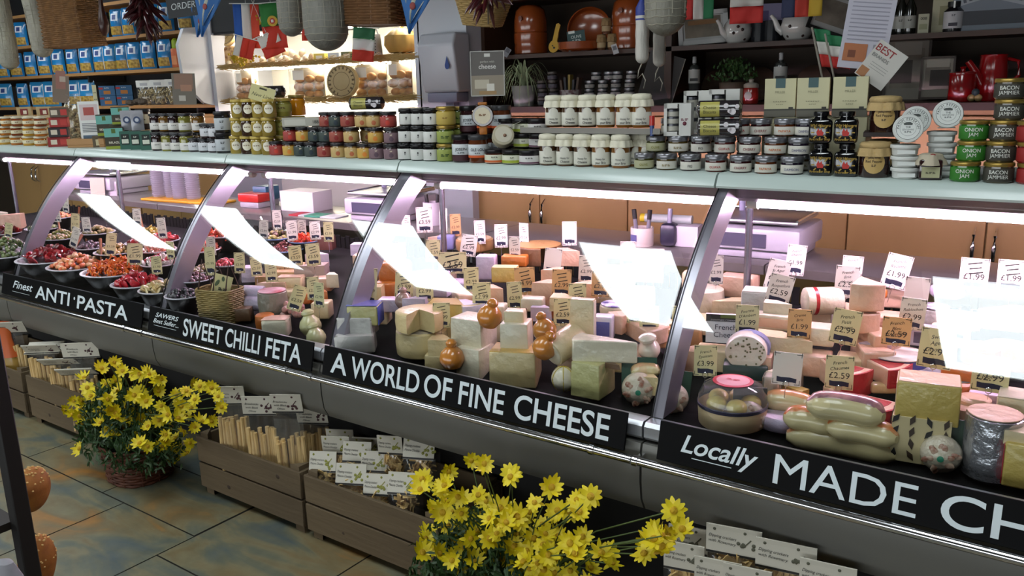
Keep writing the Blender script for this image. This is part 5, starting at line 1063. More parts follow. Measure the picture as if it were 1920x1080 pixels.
hang_sausage(1204, 120, 2.50, .0215, .165, 'slim white salami with a blue top hanging by the slate board', '#cfcbc2', False, '#2c3c8a', True, kind='hanging_salami', cat='salami', col2='#b5b0a6'); hang_sausage(1236, 126, 2.58, .0205, .16, 'second slim white salami hanging behind the netted one', '#c9c5bc', False, '#2c3c8a', True, kind='hanging_salami', cat='salami', col2='#b0aba0')
def wicker(b, w, d, h, taper, step, th, col=0, seg=64, rnd=.25, shelfz=0):
    """woven wall: undulating canes round upright stakes"""
    def outl(a, k):
        c, s = math.cos(a), math.sin(a); e = rnd; q = (abs(c) ** (2 / e) + abs(s) ** (2 / e)) ** (-e / 2) if e < 1 else 1
        return (w / 2 * k * c * q, d / 2 * k * s * q)
    n = int(h / step)
    for j in range(n + 1):
        z = j * step + th; k = 1 + taper * z / h; pts = []
        for i in range(seg):
            a = 2 * PI * i / seg; x, y = outl(a, k); m_ = 1 + (.02 if (i // 2 + j) % 2 else -.02); pts.append((x * m_, y * m_, z))
        b.tube(pts, th, 5, col, None, True)
    for i in range(0, seg, 4):
        a = 2 * PI * (i + .5) / seg; x, y = outl(a, 1); x2, y2 = outl(a, 1 + taper); b.tube([(x, y, 0), (x2, y2, h)], th * .8, 5, col)
    pts = [(*outl(2 * PI * i / 32, .97), .004) for i in range(32)]; b.add(pts, [tuple(range(32))], col); b.add([(x, y, z + .004) for x, y, z in pts], [tuple(reversed(range(32)))], col)
def hang_basket(u, vb, Y, w, d, h, label, col, roll=0):
    p = onY(u, vb, Y); t = thing('wicker_basket', label, 'basket', tuple(p), 0, rot=(0, roll, .35))
    b = MB(); wicker(b, w, d, h, -.04, .0105, .0056, 0, 56); obj('body', b, mat(col, .6, noise=('#5f4022', 30, .25)), t)
    b = MB(); b.tube([(-w * .46, 0, h - .01), (-w * .4, 0, h + .14), (0, 0, h + .22), (w * .4, 0, h + .14), (w * .46, 0, h - .01)], .008, 8); obj('handle', b, mat(col, .6), t)
    b = MB(); b.tube([(0, 0, h + .22), (0, 0, 2.6 - p.z)], .0025, 6); obj('cord', b, mat('#b5aa90', .8), t)
hang_basket(143, 88, 2.64, .29, .2, .30, 'brown wicker basket hanging between netted salamis at the left', '#8a6238', -.04); hang_basket(700, 48, 2.60, .245, .19, .30, 'brown wicker basket hanging right of the fat grey sausage', '#7a5432', .03)
def chilli_bunch(u, v, Y, sc, label, n=70, col='#3a1014'):
    p = onY(u, v, Y); t = thing('chilli_bunch', label, 'chillies', tuple(p), 0, 'dried chilli bunches')
    b = MB()
    for i in range(n):
        a = random.random() * 6.28; z = .02 + random.random() * .16 * sc * 1.3; L = (.05 + .05 * random.random()) * sc * 1.3; e = -.2 - random.random() * 1.0; q = .012
        d = Vector((math.cos(a) * math.cos(e), math.sin(a) * math.cos(e), math.sin(e))); c = Vector((q * math.cos(a), q * math.sin(a), z))
        b.tube([c, c + d * L * .5, c + d * L * .85 + Vector((0, 0, -.004)), c + d * L + Vector((0, 0, -.01))], [.005 * sc * 1.2, .0085 * sc * 1.2, .005 * sc * 1.2, .001], 7)
    o = obj('pods', b, mat(col, .3, coat=.4), t); o['kind'] = 'stuff'
    b = MB(); b.tube([(0, 0, -.05 * sc), (0, 0, .2 * sc)], .003, 6); b.tube([(0, 0, .2 * sc), (0, RAILY - p.y, 2.588 - p.z)], .0022, 6); obj('string', b, mat('#6a5a44', .8), t)
chilli_bunch(273, 52, 2.62, 1.15, 'bunch of dark dried chillies hanging before the pasta shelves', 80)
chilli_bunch(915, 22, 2.40, .8, 'bunch of dark red chillies hanging over the pale basket bag', 40, '#431418')
p = onY(905, 48, 2.56); t = thing('bread_basket', 'pale straw basket hanging behind the dark red chillies', 'basket', tuple(p), 0, rot=(.1, .12, .3))
b = MB(); wicker(b, .13, .11, .10, .5, .007, .004, 0, 56, .6); obj('body', b, mat('#a08452', .7), t); b = MB(); b.tube([(-.09, 0, .1), (0, 0, .25), (.09, 0, .1)], .005, 6); b.tube([(0, 0, .25), (0, 0, 2.6 - p.z)], .0025, 6); obj('handle', b, mat('#8a6e42', .7), t)
p = onY(196, 60, 2.66); t = thing('bottle_gourd', 'dark brown hanging flask beside the wicker basket', 'flask', tuple(p)); b = MB(); b.lathe([(.008, -.02), (.022, 0), (.03, .04), (.02, .09), (.012, .14), (.012, .17)], 20); obj('body', b, mat('#3a1a10', .3), t); cordto(t, p, .16)
# chalk boards and pennants
p = onY(348, 31, 2.62); t = thing('chalkboard', 'black hanging chalkboard reading ORDER', 'sign', tuple(p), 0, rot=(0, -.07, .35)); b = MB(); b.box(.19, .008, .14, 0); obj('panel', b, mat('#16181b', .6), t)
b = MB(); b.text('ORDER', .030, None, 0, TR(0, -.0055, .052), shear=.15); b.text('MADE TO', .026, None, 0, TR(0, -.0055, .10), shear=.15); obj('lettering', b, mat('#b5b8b8', .7), t)
b = MB()
for x in (-.08, .08): b.tube([(x, 0, .14), (x, 0, 2.595 - p.z)], .002, 6)
obj('cord', b, BLACK, t)
def pennant(u, v, Y, w, h, label, rz, roll):
    p = onY(u, v, Y); t = thing('pennant', label, 'pennant', tuple(p), 0, 'blue-edged pennants', rot=(0, roll, rz))
    b = MB(); b.grid(lambda q, s: ((q - .5) * w * (1 - s * .95), .006 * math.sin(8 * q + 3 * s), -s * h), 10, 10, 0); o = obj('cloth', b, mat('#2a5f9a', .7), t); o.modifiers.new('thick', 'SOLIDIFY').thickness = .002
    b = MB(); b.grid(lambda q, s: ((q - .5) * w * .66 * (1 - s * .95), .006 * math.sin(8 * q + 3 * s) - .003, -.012 - s * h * .66), 10, 10, 0); b.ball(.012, 1, TR(0, -.008, -.05, s=(1, .3, 1.2))); o = obj('motif', b, [mat('#a5a79a', .7), mat('#8a3a34', .6)], t)
    b = MB(); b.tube([(-w / 2, 0, 0), (-w / 2 + .02, 0, 2.6 - p.z)], .002, 5); b.tube([(w / 2, 0, 0), (w / 2 - .02, 0, 2.6 - p.z)], .002, 5); obj('cord', b, BLACK, t)
pennant(388, -8, 2.58, .15, .19, 'blue pennant hanging by the pasta shelves, upper of two', .35, .25); pennant(380, 20, 2.66, .12, .13, 'blue pennant hanging by the pasta shelves, lower of two', .6, .3); pennant(778, -14, 2.58, .14, .155, 'blue pennant hanging before the pier', .35, .2)
# ---------------------------------------------------------------- cheeses in the cases
def spot(u, v, D=.08, off=0, Y=None):
    """front bottom edge of a thing at the pixel; it rests on the deck (or off above it)"""
    if Y is None:
        p = on_deck(u, v, off)
        for _ in range(4): p = on_deck(u, v, off + .33 * D * (1 if p.y < 2.45 else 0))
    else:
        p = onY(u, v, Y)
        if p.z < deckz(p.y) - .004: return spot(u, v, D, .002)
    return p, 1 / ppm(p)
def dims(p, s, wpx, D, rzk, rz):
    fc = math.atan2(-p.x, p.y)
    r = fc * rzk if rz is None else rz
    ph = fc - r
    w = max((wpx * s - D * abs(math.sin(ph))) / max(math.cos(ph), .3), wpx * s * .45)
    return r, w
CHEESE = {'cream': ('#d9c898', '#c9b27c'), 'white': ('#e6dfc9', '#d9ceb0'), 'yellow': ('#cdb763', '#bfa450'), 'pink': ('#e0bfa6', '#cfa88a'), 'orange': ('#c9742a', '#b5611c'), 'tan': ('#c29a66', '#a87f4c'), 'green': ('#c9c58a', '#b5b070'), 'pale': ('#e3d3ae', '#d1bc90'), 'lav': ('#d3c6d8', '#b9abc6'), 'grey': ('#8f8a7c', '#74705f'), 'brown': ('#7a5a3c', '#5e4229'), 'red': ('#b5222c', '#8e1820'), 'foil': ('#c5c6cc', '#9a9ca4'), 'paper': ('#c9c7c2', '#b0aea8'), 'blue': ('#3c4aa0', '#2c3680')}
def cm(c, wrap=.5):
    a, b = CHEESE.get(c, (c, c))
    if c == 'foil': return mat(a, .25, .85, bump=(40, .6))
    return mat(a, .42, coat=wrap, noise=(b, 9, .3), bump=(34, .5 if wrap else .2), sub=0)
def away(p): return Vector((p.x, p.y, 0)).normalized()
def nearest(p, r, w, D):
    ph = math.atan2(-p.x, p.y) - r; return D / 2 * abs(math.cos(ph)) + w / 2 * abs(math.sin(ph))
def cbox(label, u, v, wpx, hpx, D, c, rind=None, rz=None, k=.65, off=0, Y=None, name='cheese_block', bev=.006, wrap=.5, band=None, tilt=0, cat='cheese', group=None, jit=.0):
    p, s = spot(u, v, D, off, Y); h = hpx * s * 1.04
    for _ in range(3):
        gy = glassY(p.z + h) + .014 - p.y
        if gy > 0: p = CAM + (p - CAM) * (1 + gy * .8 / p.y); s = 1 / ppm(p); h = hpx * s * 1.04
    r, w = dims(p, s, wpx, D, k, rz)
    ctr = p + away(p) * nearest(p, r, w, D)
    t = thing(name, label, cat, tuple(ctr), 0, group, rot=(tilt, 0, r))
    r_ = random.Random(label); b = MB()
    if name == 'cheese_block' and not rind and bev == .006 and r_.random() < .45:
        q = r_.choice((-1, 1)); b.prism([(-w / 2, -D / 2), (w / 2, -D / 2), (w / 2 if q > 0 else -w * .1, D / 2), (w * .1 if q > 0 else -w / 2, D / 2)], h)
    else: b.box(w, D, h, 0, None, bev, 3)
    tx, ty = r_.uniform(-.05, .05), r_.uniform(-.02, .06); b.v = [(x * (1 - abs(tx) * z / h) + tx * w * .3 * z / h, y * (1 - ty * z / h), z) for x, y, z in b.v]
    if jit: b.v = [(x + random.gauss(0, jit), y + random.gauss(0, jit), z + (random.gauss(0, jit) if z > .004 else 0)) for x, y, z in b.v]
    obj('paste', b, cm(c, wrap), t)
    if rind:
        b = MB()
        if 't' in rind[1]: b.box(w * .96, D * .96, .003, 0, TR(0, 0, h - .0015), .001, 1)
        if 'b' in rind[1]: b.box(w * .98, .002, h * .92, 0, TR(0, D / 2, h * .04))
        if 's' in rind[1]: b.box(.002, D * .94, h * .9, 0, TR(w / 2, 0, h * .05))
        if 'l' in rind[1]: b.box(.002, D * .94, h * .9, 0, TR(-w / 2, 0, h * .05))
        if 'f' in rind[1]: b.box(w * .7, .002, h * .6, 0, TR(0, -D / 2, h * .2))
        obj('rind' if rind[0] not in ('#e9e4da', '#3c4aa0', '#b5222c', '#dcd6e6') else 'wrapper_label', b, cm(rind[0], wrap), t)
    return t
def cwheel(label, u, v, wpx, hpx, c, top=None, off=0, Y=None, name='round_cheese', cut=0, rz=0, wrap=.5, group=None, sq=1.0, bulge=.02, cat='cheese'):
    p, s = spot(u, v, wpx / ppm(onY(u, v, 2.0)), off, Y); R = wpx * s / 2; h = hpx * s * 1.03
    t = thing(name, label, cat, (p.x, p.y + R * sq, p.z), rz, group)
    b = MB(); bl = R * bulge; prof = [(R - .006, 0), (R - .001 + bl * .3, .005), (R + bl, h * .5), (R - .001 + bl * .3, h - .005), (R - .007, h - .0005), (R * .4, h)]
    if cut:
        n = 28; vs, fs = [], []; a0, a1 = cut, 2 * PI
        for q, z in prof:
            for i in range(n + 1): a = a0 + (a1 - a0) * i / n; vs.append((q * math.cos(a), q * math.sin(a), z))
        m_ = len(prof)
        for j in range(m_ - 1):
            for i in range(n): fs.append((j * (n + 1) + i, j * (n + 1) + i + 1, (j + 1) * (n + 1) + i + 1, (j + 1) * (n + 1) + i))
        vs += [(0, 0, 0), (0, 0, h)]; c0, c1 = len(vs) - 2, len(vs) - 1
        for i in range(n): fs.append(((m_ - 1) * (n + 1) + i, (m_ - 1) * (n + 1) + i + 1, c1)); fs.append((i + 1, i, c0))
        fs.append(tuple([c0] + [j * (n + 1) for j in range(m_)] + [c1])); fs.append(tuple([c1] + [j * (n + 1) + n for j in range(m_ - 1, -1, -1)] + [c0]))
        b.add(vs, fs)
    else: b.lathe(prof, 32)
    if sq != 1: b.v = [(x, y * sq, z) for x, y, z in b.v]
    obj('paste', b, cm(c, wrap), t)
    if top:
        b = MB(); b.lathe([(R * top[1], h - .001), (R * top[1], h + .0012), (R * .02, h + .0014)], 32); obj('label', b, cm(top[0]) if not isinstance(top[0], tuple) else mat(top[0][0], .5, noise=top[0][1]), t)
    return t
def cwedge(label, u, v, wpx, hpx, L, c, rind=None, rz=0, off=0, Y=None, name='cheese_wedge', wrap=.5, tilt=0, group=None):
    """wedge with its point toward +x of its own frame; L = length"""
    p, s = spot(u, v, .07, off, Y); w = wpx * s; h = hpx * s * 1.03
    t = thing(name, label, 'cheese', (p.x, p.y + .04, p.z), 0, group, rot=(tilt, 0, rz))
    out = [(w / 2, 0)] + [(-w / 2 + .012 * (1 - (2 * i / 6 - 1) ** 2) * -1, L * (i / 6 - .5)) for i in range(6, -1, -1)]
    b = MB(); b.prism(out, h); o = obj('paste', b, cm(c, wrap), t); m_ = o.modifiers.new('soft', 'BEVEL'); m_.width = .004; m_.segments = 2
    if rind:
        b = MB(); b.prism([(-w / 2 - .004 - .012 * (1 - (2 * i / 6 - 1) ** 2), L * (i / 6 - .5)) for i in range(7)] + [(-w / 2 + .002 - .012 * (1 - (2 * i / 6 - 1) ** 2), L * (i / 6 - .5)) for i in range(6, -1, -1)], h); 
        if rind[1]: b.prism([(x * .8, y * .7) for x, y in out], .001, 0, TR(0, 0, h))
        obj('rind', b, cm(rind[0], wrap), t)
    return t
def clog(label, u, v, rpx, L, c, rz, endc=None, off=0, Y=None, name='cheese_log', pitch=0, band=None, rnd=.25, cat='cheese', wrap=.5):
    p, s = spot(u, v, .05, off, Y); r = rpx * s
    t = thing(name, label, cat, (p.x, p.y, p.z + r), 0, None, rot=(PI / 2 + pitch, 0, rz))
    b = MB(); b.lathe([(r * .85, -L * .02), (r * .97, 0), (r, r * .15), (r, -0 + L - r * rnd), (r * .9, L)], 26, 0, Matrix.Rotation(PI, 4, 'X')); obj('paste', b, cm(c, wrap), t)
    if endc: b = MB(); b.lathe([(r * .86, .0005), (r * .8, .002)], 26, 0, TR(0, 0, L * .02)); obj('face', b, cm(endc, .2), t)
    if band: b = MB(); b.lathe([(r * 1.012, -L * band[0]), (r * 1.012, -L * band[1])], 26, 0, None, None, False); obj('label', b, cm(band[2]), t)
    return t
def scamorza(label, u, v, rpx, c='#cf8a3a', off=0, Y=None, roll=0, rz=0, c2='#b36a26', neck=.45, cat='cheese', group=None, tilt=0):
    p, s = spot(u, v, .05, off, Y); r = rpx * s
    t = thing('scamorza', label, cat, (p.x, p.y + r, p.z), 0, group, rot=(tilt, roll, rz))
    b = MB(); b.lathe([(r * .25, 0), (r * .7, r * .16), (r * .98, r * .65), (r, r * .95), (r * .86, r * 1.4), (r * .55, r * 1.72), (r * neck * .75, r * 1.86)], 26); obj('body', b, mat(c, .25, coat=.7, noise=(c2, 6, .35)), t)
    b = MB(); b.lathe([(r * neck * .72, r * 1.82), (r * neck, r * 2.0), (r * neck * .98, r * 2.2), (r * neck * .5, r * 2.42), (r * .02, r * 2.46)], 20); obj('knob', b, mat(c, .25, coat=.7, noise=(c2, 6, .35)), t)
    return t
def garlic_ball(label, u, v, wpx, card, roll=0, Y=None):
    """round nut-studded cheese in clear film on a dark backing card"""
    p, s = spot(u, v, .07, 0, Y); r = wpx * s / 2; rz = face(p.x, p.y, .9)
    t = thing('nut_cheese', label, 'cheese', (p.x, p.y + r, p.z), 0, 'round nut-studded cheeses on cards', rot=(0, roll, rz))
    b = MB(); b.box(r * 2.1, .004, r * 2.7, 0, TR(0, r * .75, 0), .012, 2); obj('card', b, mat(card, .5), t)
    b = MB(); b.ball(r, 0, TR(0, 0, r * 1.0, s=(1, .75, 1)), 28, 18); obj('ball', b, mat('#d2c6ae', .35, coat=1, bump=(45, .7)), t)
    b = MB()
    for k in range(6):
        a = 2 * PI * k / 6 + .2; q = r * .55
        for e in range(3):
            aa = a + random.uniform(-.22, .22); qq = q + random.uniform(-.16, .2) * r; x, z = qq * math.sin(aa), r + qq * math.cos(aa)
            b.ball(r * .2, 0, TR(x, -.75 * math.sqrt(max(r * r - qq * qq, 0)) * .98, z, 0, aa, 0, s=(.75, .16, 1.25)), 8, 6)
    obj('nuts', b, mat('#9a6048', .4, coat=.6, noise=('#d0b49c', 70, .12)), t)
    b = MB(); b.lathe([(r * .16, 0), (r * .16, .002), (r * .03, .003)], 16, 0, TR(0, -.745 * r, r, PI / 2)); obj('sticker', b, mat('#2f8a6a', .4), t)
    b = MB(); b.lathe([(r * .4, 0), (r * .2, r * .22), (r * .12, r * .3), (r * .25, r * .45)], 14, 0, TR(0, 0, r * .02, PI, 0, 0) @ TR(0, 0, -r * .2)); o = obj('film_twist', b, FILM, t); bpy.data.objects.remove(o)
    return t
LET = lambda t, s, M, h, c, **kw: (lambda b: obj('lettering', b, mat(c, .6), t))((lambda b: b.text(s, h, None, 0, M, **kw))(MB()))

# -- nearest case, front row
p, s = spot(1347, 812, .14)
t = thing('brie_tub', 'round wooden cheese tub under a clear dome with pink label, front of nearest case', 'cheese tub', (p.x, p.y + .085, p.z)); R = .086
b = MB(); b.lathe([(R * .94, 0), (R * .96, .003), (R, .05), (R * .97, .052), (R * .95, .012), (R * .02, .01)], 40); obj('tub', b, mat('#cbb692', .6, noise=('#b39a70', 14, .25, (1, 1, .2))), t)
b = MB(); b.lathe([(R * 1.01, .048), (R * 1.02, .056), (R * .99, .058)], 40, 0, None, None, False); obj('band', b, mat('#2c2a3a', .3), t)
for i in range(5):
    a = i * 2 * PI / 5 + .3; b = MB(); b.ball(.026, 0, TR(.045 * math.cos(a), .045 * math.sin(a), .055, s=(1, 1, .8)), 14, 8); obj('small_cheese', b, cm('#d9c46a'), t)
b = MB(); b.lathe([(R * 1.0, .056), (R * .98, .075), (R * .85, .098), (R * .6, .108), (R * .1, .111)], 40, 0, None, None, False); dm = obj('dome', b, CLEAR, t)
b = MB(); b.lathe([(.05, .1095), (.05, .1108), (.044, .1115)], 32, 0); b.lathe([(.041, .1118), (.002, .1125)], 32, 1); b.text('BRIE', .014, None, 0, TR(0, 0, .1132, -PI / 2)); obj('label', b, [mat('#c9344a', .4), mat('#e3a0a8', .5)], dm)
garlic_ball('nut-studded round cheese on a dark card beside the domed tub', 1392, 818, 60, '#3a3a34')
garlic_ball('nut-studded round cheese on a green card, left of the end frame by the green block', 1182, 768, 64, '#1f4a38', Y=1.93)
garlic_ball('nut-studded round cheese on a green card, right behind the end frame', 1246, 782, 58, '#1f4a38', .1, Y=1.93)
garlic_ball('nut-studded round cheese on a dark green card, leaning on the leaf-print carton', 1754, 898, 74, '#24402e')
def moon(label, u, v, wpx, hpx, skin, off=0, Y=None, rz=None, bend=.02):
    p, s = spot(u, v, .02, off, Y); r = hpx * s / 2; r_, L = dims(p, s, wpx, .05, .3, rz)
    t = thing('half_moon_cheese', label, 'cheese', (p.x, p.y + r * 1.1, p.z), r_, 'plump half-moon cheeses in the nearest case')
    pts = [(L * (q / 12 - .5), bend * 4 * (q / 12) * (1 - q / 12), r) for q in range(13)]; rs = [r * max(.28, (1 - abs(2 * q / 12 - 1) ** 5) ** .5) for q in range(13)]
    b = MB(); b.tube(pts, rs, 20); b.v = [(x, y * 1.0, z) for x, y, z in b.v]; obj('paste', b, mat('#dccfa0', .35, coat=.7, noise=('#cdbb86', 12, .3)), t)
    b = MB(); b.tube([(x, y + r * .12, z + r * .14) for x, y, z in pts], [q * .97 for q in rs], 20); obj('rind', b, mat(skin, .3, coat=.7, noise=('#d9a878' if skin != '#c08a86' else '#8a5a62', 40, .12)), t)
YM = 1.925
moon('plump half-moon cheese at the bottom of the stack behind MADE', 1565, 870, 204, 52, '#d28a44')
moon('plump half-moon cheese, second layer left, orange skin', 1506, 822, 96, 46, '#d9702c', off=.052); moon('plump half-moon cheese, second layer right, orange skin', 1606, 844, 130, 48, '#d97a34', off=.052)
moon('plump half-moon cheese with a mottled pink skin topping the stack', 1573, 806, 144, 54, '#c08a86', off=.10)
moon('plump half-moon cheese alone, left of the stack', 1470, 784, 98, 40, '#d99a5c', Y=1.99)
cwheel('thin white paper wheel under the lone half-moon cheese', 1452, 812, 92, 26, 'lav', Y=1.95, name='cheese_round', sq=.6)
cbox('small yellow wedge lying above the lone half-moon cheese', 1490, 757, 50, 24, .03, 'yellow', Y=2.06, off=0, rz=-.35, tilt=0)
cbox('blue-veined grey block behind the small yellow wedge', 1447, 748, 36, 40, .05, '#a59c8c', ('#6a655e', 'sl'), Y=2.04)
# round spotted cheese standing over a dark tray
p, s = spot(1396, 716, .08, 0, 2.07)
t = thing('spotted_cheese', 'round white spotted cheese face with a dark green tray below', 'cheese', tuple(p), face(p.x, p.y, .9)); r = .047
b = MB(); b.box(.115, .07, .04, 0, TR(0, .045, 0), .006); obj('tray', b, mat('#2c4440', .35), t)
b = MB(); b.lathe([(r * .95, -.03), (r, -.026), (r, .026), (r * .95, .03), (r * .1, .031)], 32, 0, TR(0, .045, .04 + r * .72, PI / 2, 0, 0, (1.15, 1, .95))); fc = obj('paste', b, cm('#ddd6c6'), t)
b = MB()
for i in range(34): a, q = random.random() * 6.28, math.sqrt(random.random()) * r * .88; b.ball(.0028, 0, TR(1.15 * q * math.cos(a), .045 - .0305, .04 + r * .72 + q * math.sin(a), s=(1, .25, 1)), 6, 4)
obj('specks', b, mat('#6e6a4a', .6), t)
b = MB(); b.lathe([(r * 1.0, 0), (r * .97, .03)], 28, 0, TR(.006, .085, .04 + r * .72, PI / 2, 0, 0, (1.2, 1, 1)), None, True); obj('wrapper', b, mat('#8a90c0', .3, coat=.5), t)
# red-labelled wedges
cwedge('pale cheese wedge under a red label, left of the pair', 1560, 735, 96, 44, .10, 'pink', ('red', 1), rz=2.6, Y=2.10); cwedge('pale cheese wedge under a red label, right of the pair', 1640, 718, 84, 34, .10, 'pink', ('red', 1), rz=2.8, Y=2.16)
cwedge('long peach wedge with a pink-red label below the red pair', 1590, 790, 150, 40, .11, 'pink', ('red', 1), rz=2.7, Y=2.04); cbox('peach block supporting the red-labelled wedges', 1660, 806, 60, 30, .07, 'pink', Y=2.04)
cbox('thin pale yellow stick of cheese between the red wedges', 1660, 742, 62, 18, .03, 'cream', Y=2.13, rz=.5)
cwheel('white bloomy wheel with a navy paper band and yellow lettering', 1668, 706, 108, 30, 'blue', (('#e8e4da', ('#c9c4b8', 20, .2)), .985), Y=2.20, name='brie_cheese', bulge=.0)
# block, foil cheese, carton, cylinder
cbox('large yellow cheese block with pinkish rind standing on the leaf-print carton', 1735, 796, 110, 76, .09, 'yellow', ('#d9b890', 'tl'), off=.112, k=1.1, bev=.004)
t = carton('food_carton', 'black and cream leaf-print carton under the large yellow block', 'carton', spot(1712, 886, .1)[0].x, spot(1712, 886, .1)[0].y + .05, spot(1712, 886, .1)[0].z, .12, .10, .108, '#c9b98c', .12, None)
b = MB()
for i in range(16): b.prism([(0, -.014), (.006, 0), (0, .014), (-.006, 0)], .0012, i % 2, TR(-.052 + (i % 4) * .034, -.0008, .018 + (i // 4) * .028, PI / 2, 0, 0) @ TR(rz=random.uniform(-.7, .7)))
for i in range(9): b.prism([(0, -.014), (.006, 0), (0, .014), (-.006, 0)], .0012, i % 2, TR(-.0632, .018 + (i % 3) * .03, .02 + (i // 3) * .034, PI / 2, 0, -PI / 2) @ TR(rz=random.uniform(-.7, .7)))
obj('leaf_print', b, [mat('#16130f', .5), mat('#3a2a1a', .5)], t)
cwheel('wheel wrapped in printed silver foil with an orange crust behind the yellow block', 1756, 752, 140, 34, 'orange', (('#c5c8d2', ('#8a8e9c', 26, .15)), .86), Y=2.16, name='foil_wrapped_cheese')
cwheel('tall cylinder cheese in silver foil with a pale top', 1846, 908, 100, 122, 'foil', ('pink', .94), Y=1.93, name='foil_cylinder', bulge=.0, wrap=0)
cwheel('small pale pink wheel behind the silver foil cylinder', 1818, 786, 62, 34, 'pink', Y=2.09, group=None)
cwheel('orange-rinded half wheel by the white glare at the right', 1832, 690, 66, 34, 'orange', ('pale', .9), Y=2.24, cut=.9, rz=.4); cbox('orange cheese block at the right photo edge, upper', 1905, 700, 56, 44, .08, 'orange', Y=2.24)
cbox('pale block at the right photo edge above the yellow one', 1902, 792, 66, 44, .08, 'pale', ('white', 't'), Y=2.06); cbox('small yellow block at the right photo edge', 1905, 828, 54, 28, .06, 'yellow', Y=1.985); cbox('yellow cheese with red wax side at the right photo edge', 1908, 918, 58, 84, .07, 'yellow', ('red', 'l'), Y=1.92); cbox('pale cheese atop the red-waxed one at the right edge', 1915, 838, 60, 26, .06, 'pale', Y=1.935)
# middle depth
for (u, v, w, h, l, rz) in ((1612, 690, 110, 40, 'pink wedge at the bottom of the tall pink pile', 2.3), (1618, 650, 110, 32, 'pink wedge second up in the tall pink pile', 2.5), (1592, 618, 92, 36, 'pink wedge third up in the tall pink pile', 2.2), (1610, 580, 72, 50, 'pink wedge with its tip up crowning the tall pink pile', 2.0)):
    cwedge(l, u, v, w, h, .09, 'pink', rz=rz, Y=2.30)
cbox('pink cheese slab right of the tall pink pile', 1670, 640, 66, 44, .08, 'pink', Y=2.40); cbox('small orange cheese piece behind the tall pink pile', 1653, 560, 20, 14, .03, 'orange', Y=2.5)
clog('white paper-wrapped log with a lilac end beside the tall pink pile', 1508, 590, 26, .10, 'white', -.95, None, Y=2.38, band=(.2, .3, 'red'), name='wrapped_log')
cbox('white wrapped cheese with grey marbled paper by the log', 1428, 596, 78, 46, .07, 'paper', ('#e9e4da', 't'), Y=2.34); t = cbox('white packet with red print in front of the marbled paper', 1458, 602, 54, 32, .04, 'white', Y=2.29, k=.7); LET(t, 'sgs', TR(.0, -.0205, .018), .012, '#b5242a')
cbox('long white cheese slab lying across the middle', 1452, 622, 80, 28, .05, 'white', ('pink', 'f'), Y=2.26, rz=.15); cbox('white slab behind the two cream tickets', 1525, 650, 80, 34, .07, 'white', Y=2.22); cbox('broad pale slab below the long white one', 1470, 664, 120, 26, .07, 'pale', Y=2.17, rz=.1)
cbox('pale block left of the book front', 1283, 652, 72, 40, .06, 'tan', ('pale', 't'), Y=2.22); cbox('pink block behind the pole', 1385, 562, 76, 40, .06, 'pink', ('#b58a7a', 'b'), Y=2.45, k=.1); cbox('pale log-like slab beside the pole', 1366, 592, 70, 26, .05, 'pale', Y=2.38, rz=.5)
cwheel('white dome standing in for a glass reflection left of the book', 1302, 602, 76, 56, 'white', Y=2.36, name='white_dome', bulge=.06); cbox('pale cheese bag standing under the leftmost pink tickets', 1298, 556, 42, 44, .05, 'pale', Y=2.5, bev=.012)  # the white dome is a reflection on the glass, built as a solid
cbox('peach slab at the foot of the end frame', 1292, 700, 64, 40, .06, 'pink', Y=2.10); cbox('orange-crusted slab just right of the end frame', 1262, 712, 36, 38, .05, 'tan', ('orange', 't'), Y=2.04, k=.5)
cbox('lilac wrapped cheese behind the orange ticket', 1640, 672, 60, 26, .06, 'lav', Y=2.27); cwheel('dark-speckled white round right of the tall pink pile', 1742, 620, 56, 40, 'paper', (('#d5d0dc', ('#3c3448', 30, .08)), .97), Y=2.42, name='ash_round'); cbox('lilac patterned packet under the speckled round', 1735, 652, 60, 34, .06, '#b5b2c6', ('#3a3852', 'f'), Y=2.34); cbox('peach slab in the glare at the right', 1780, 652, 70, 40, .08, 'pink', Y=2.40); cbox('pale slab at the back right', 1880, 620, 90, 36, .08, 'pale', Y=2.45); cwheel('white wheel in the glare by the right edge', 1880, 690, 80, 36, 'white', Y=2.32); cbox('orange slab behind the right front ticket', 1795, 722, 60, 30, .06, 'orange', Y=2.20)
cwheel('pale lilac dome at the very back', 1770, 562, 60, 20, 'lav', Y=2.55, name='white_dome', bulge=.05)
p, s = spot(1360, 642, .03, 0, 2.19)
t = thing('cheese_book', 'white paperback titled French Cheese standing among the cheeses', 'book', tuple(p), face(p.x, p.y, .95)); b = MB(); b.box(.108, .012, .082, 0); obj('block', b, mat('#e3e1e6', .5), t)
b = MB(); b.box(.108, .001, .020, 0, TR(0, -.0064, .062)); b.box(.05, .0012, .010, 2, TR(.01, -.0066, .072)); b.text('EYEWITNESS COMPANIONS', .0045, None, 3, TR(0, -.0078, .066), maxw=.1); b.text('French', .015, None, 1, TR(.0, -.0068, .046)); b.text('Cheese', .015, None, 1, TR(.0, -.0068, .024)); obj('cover', b, [mat('#16171a', .4), mat('#23263c', .5), mat('#5a6a2a', .5), mat('#c9cbd2', .5)], t)

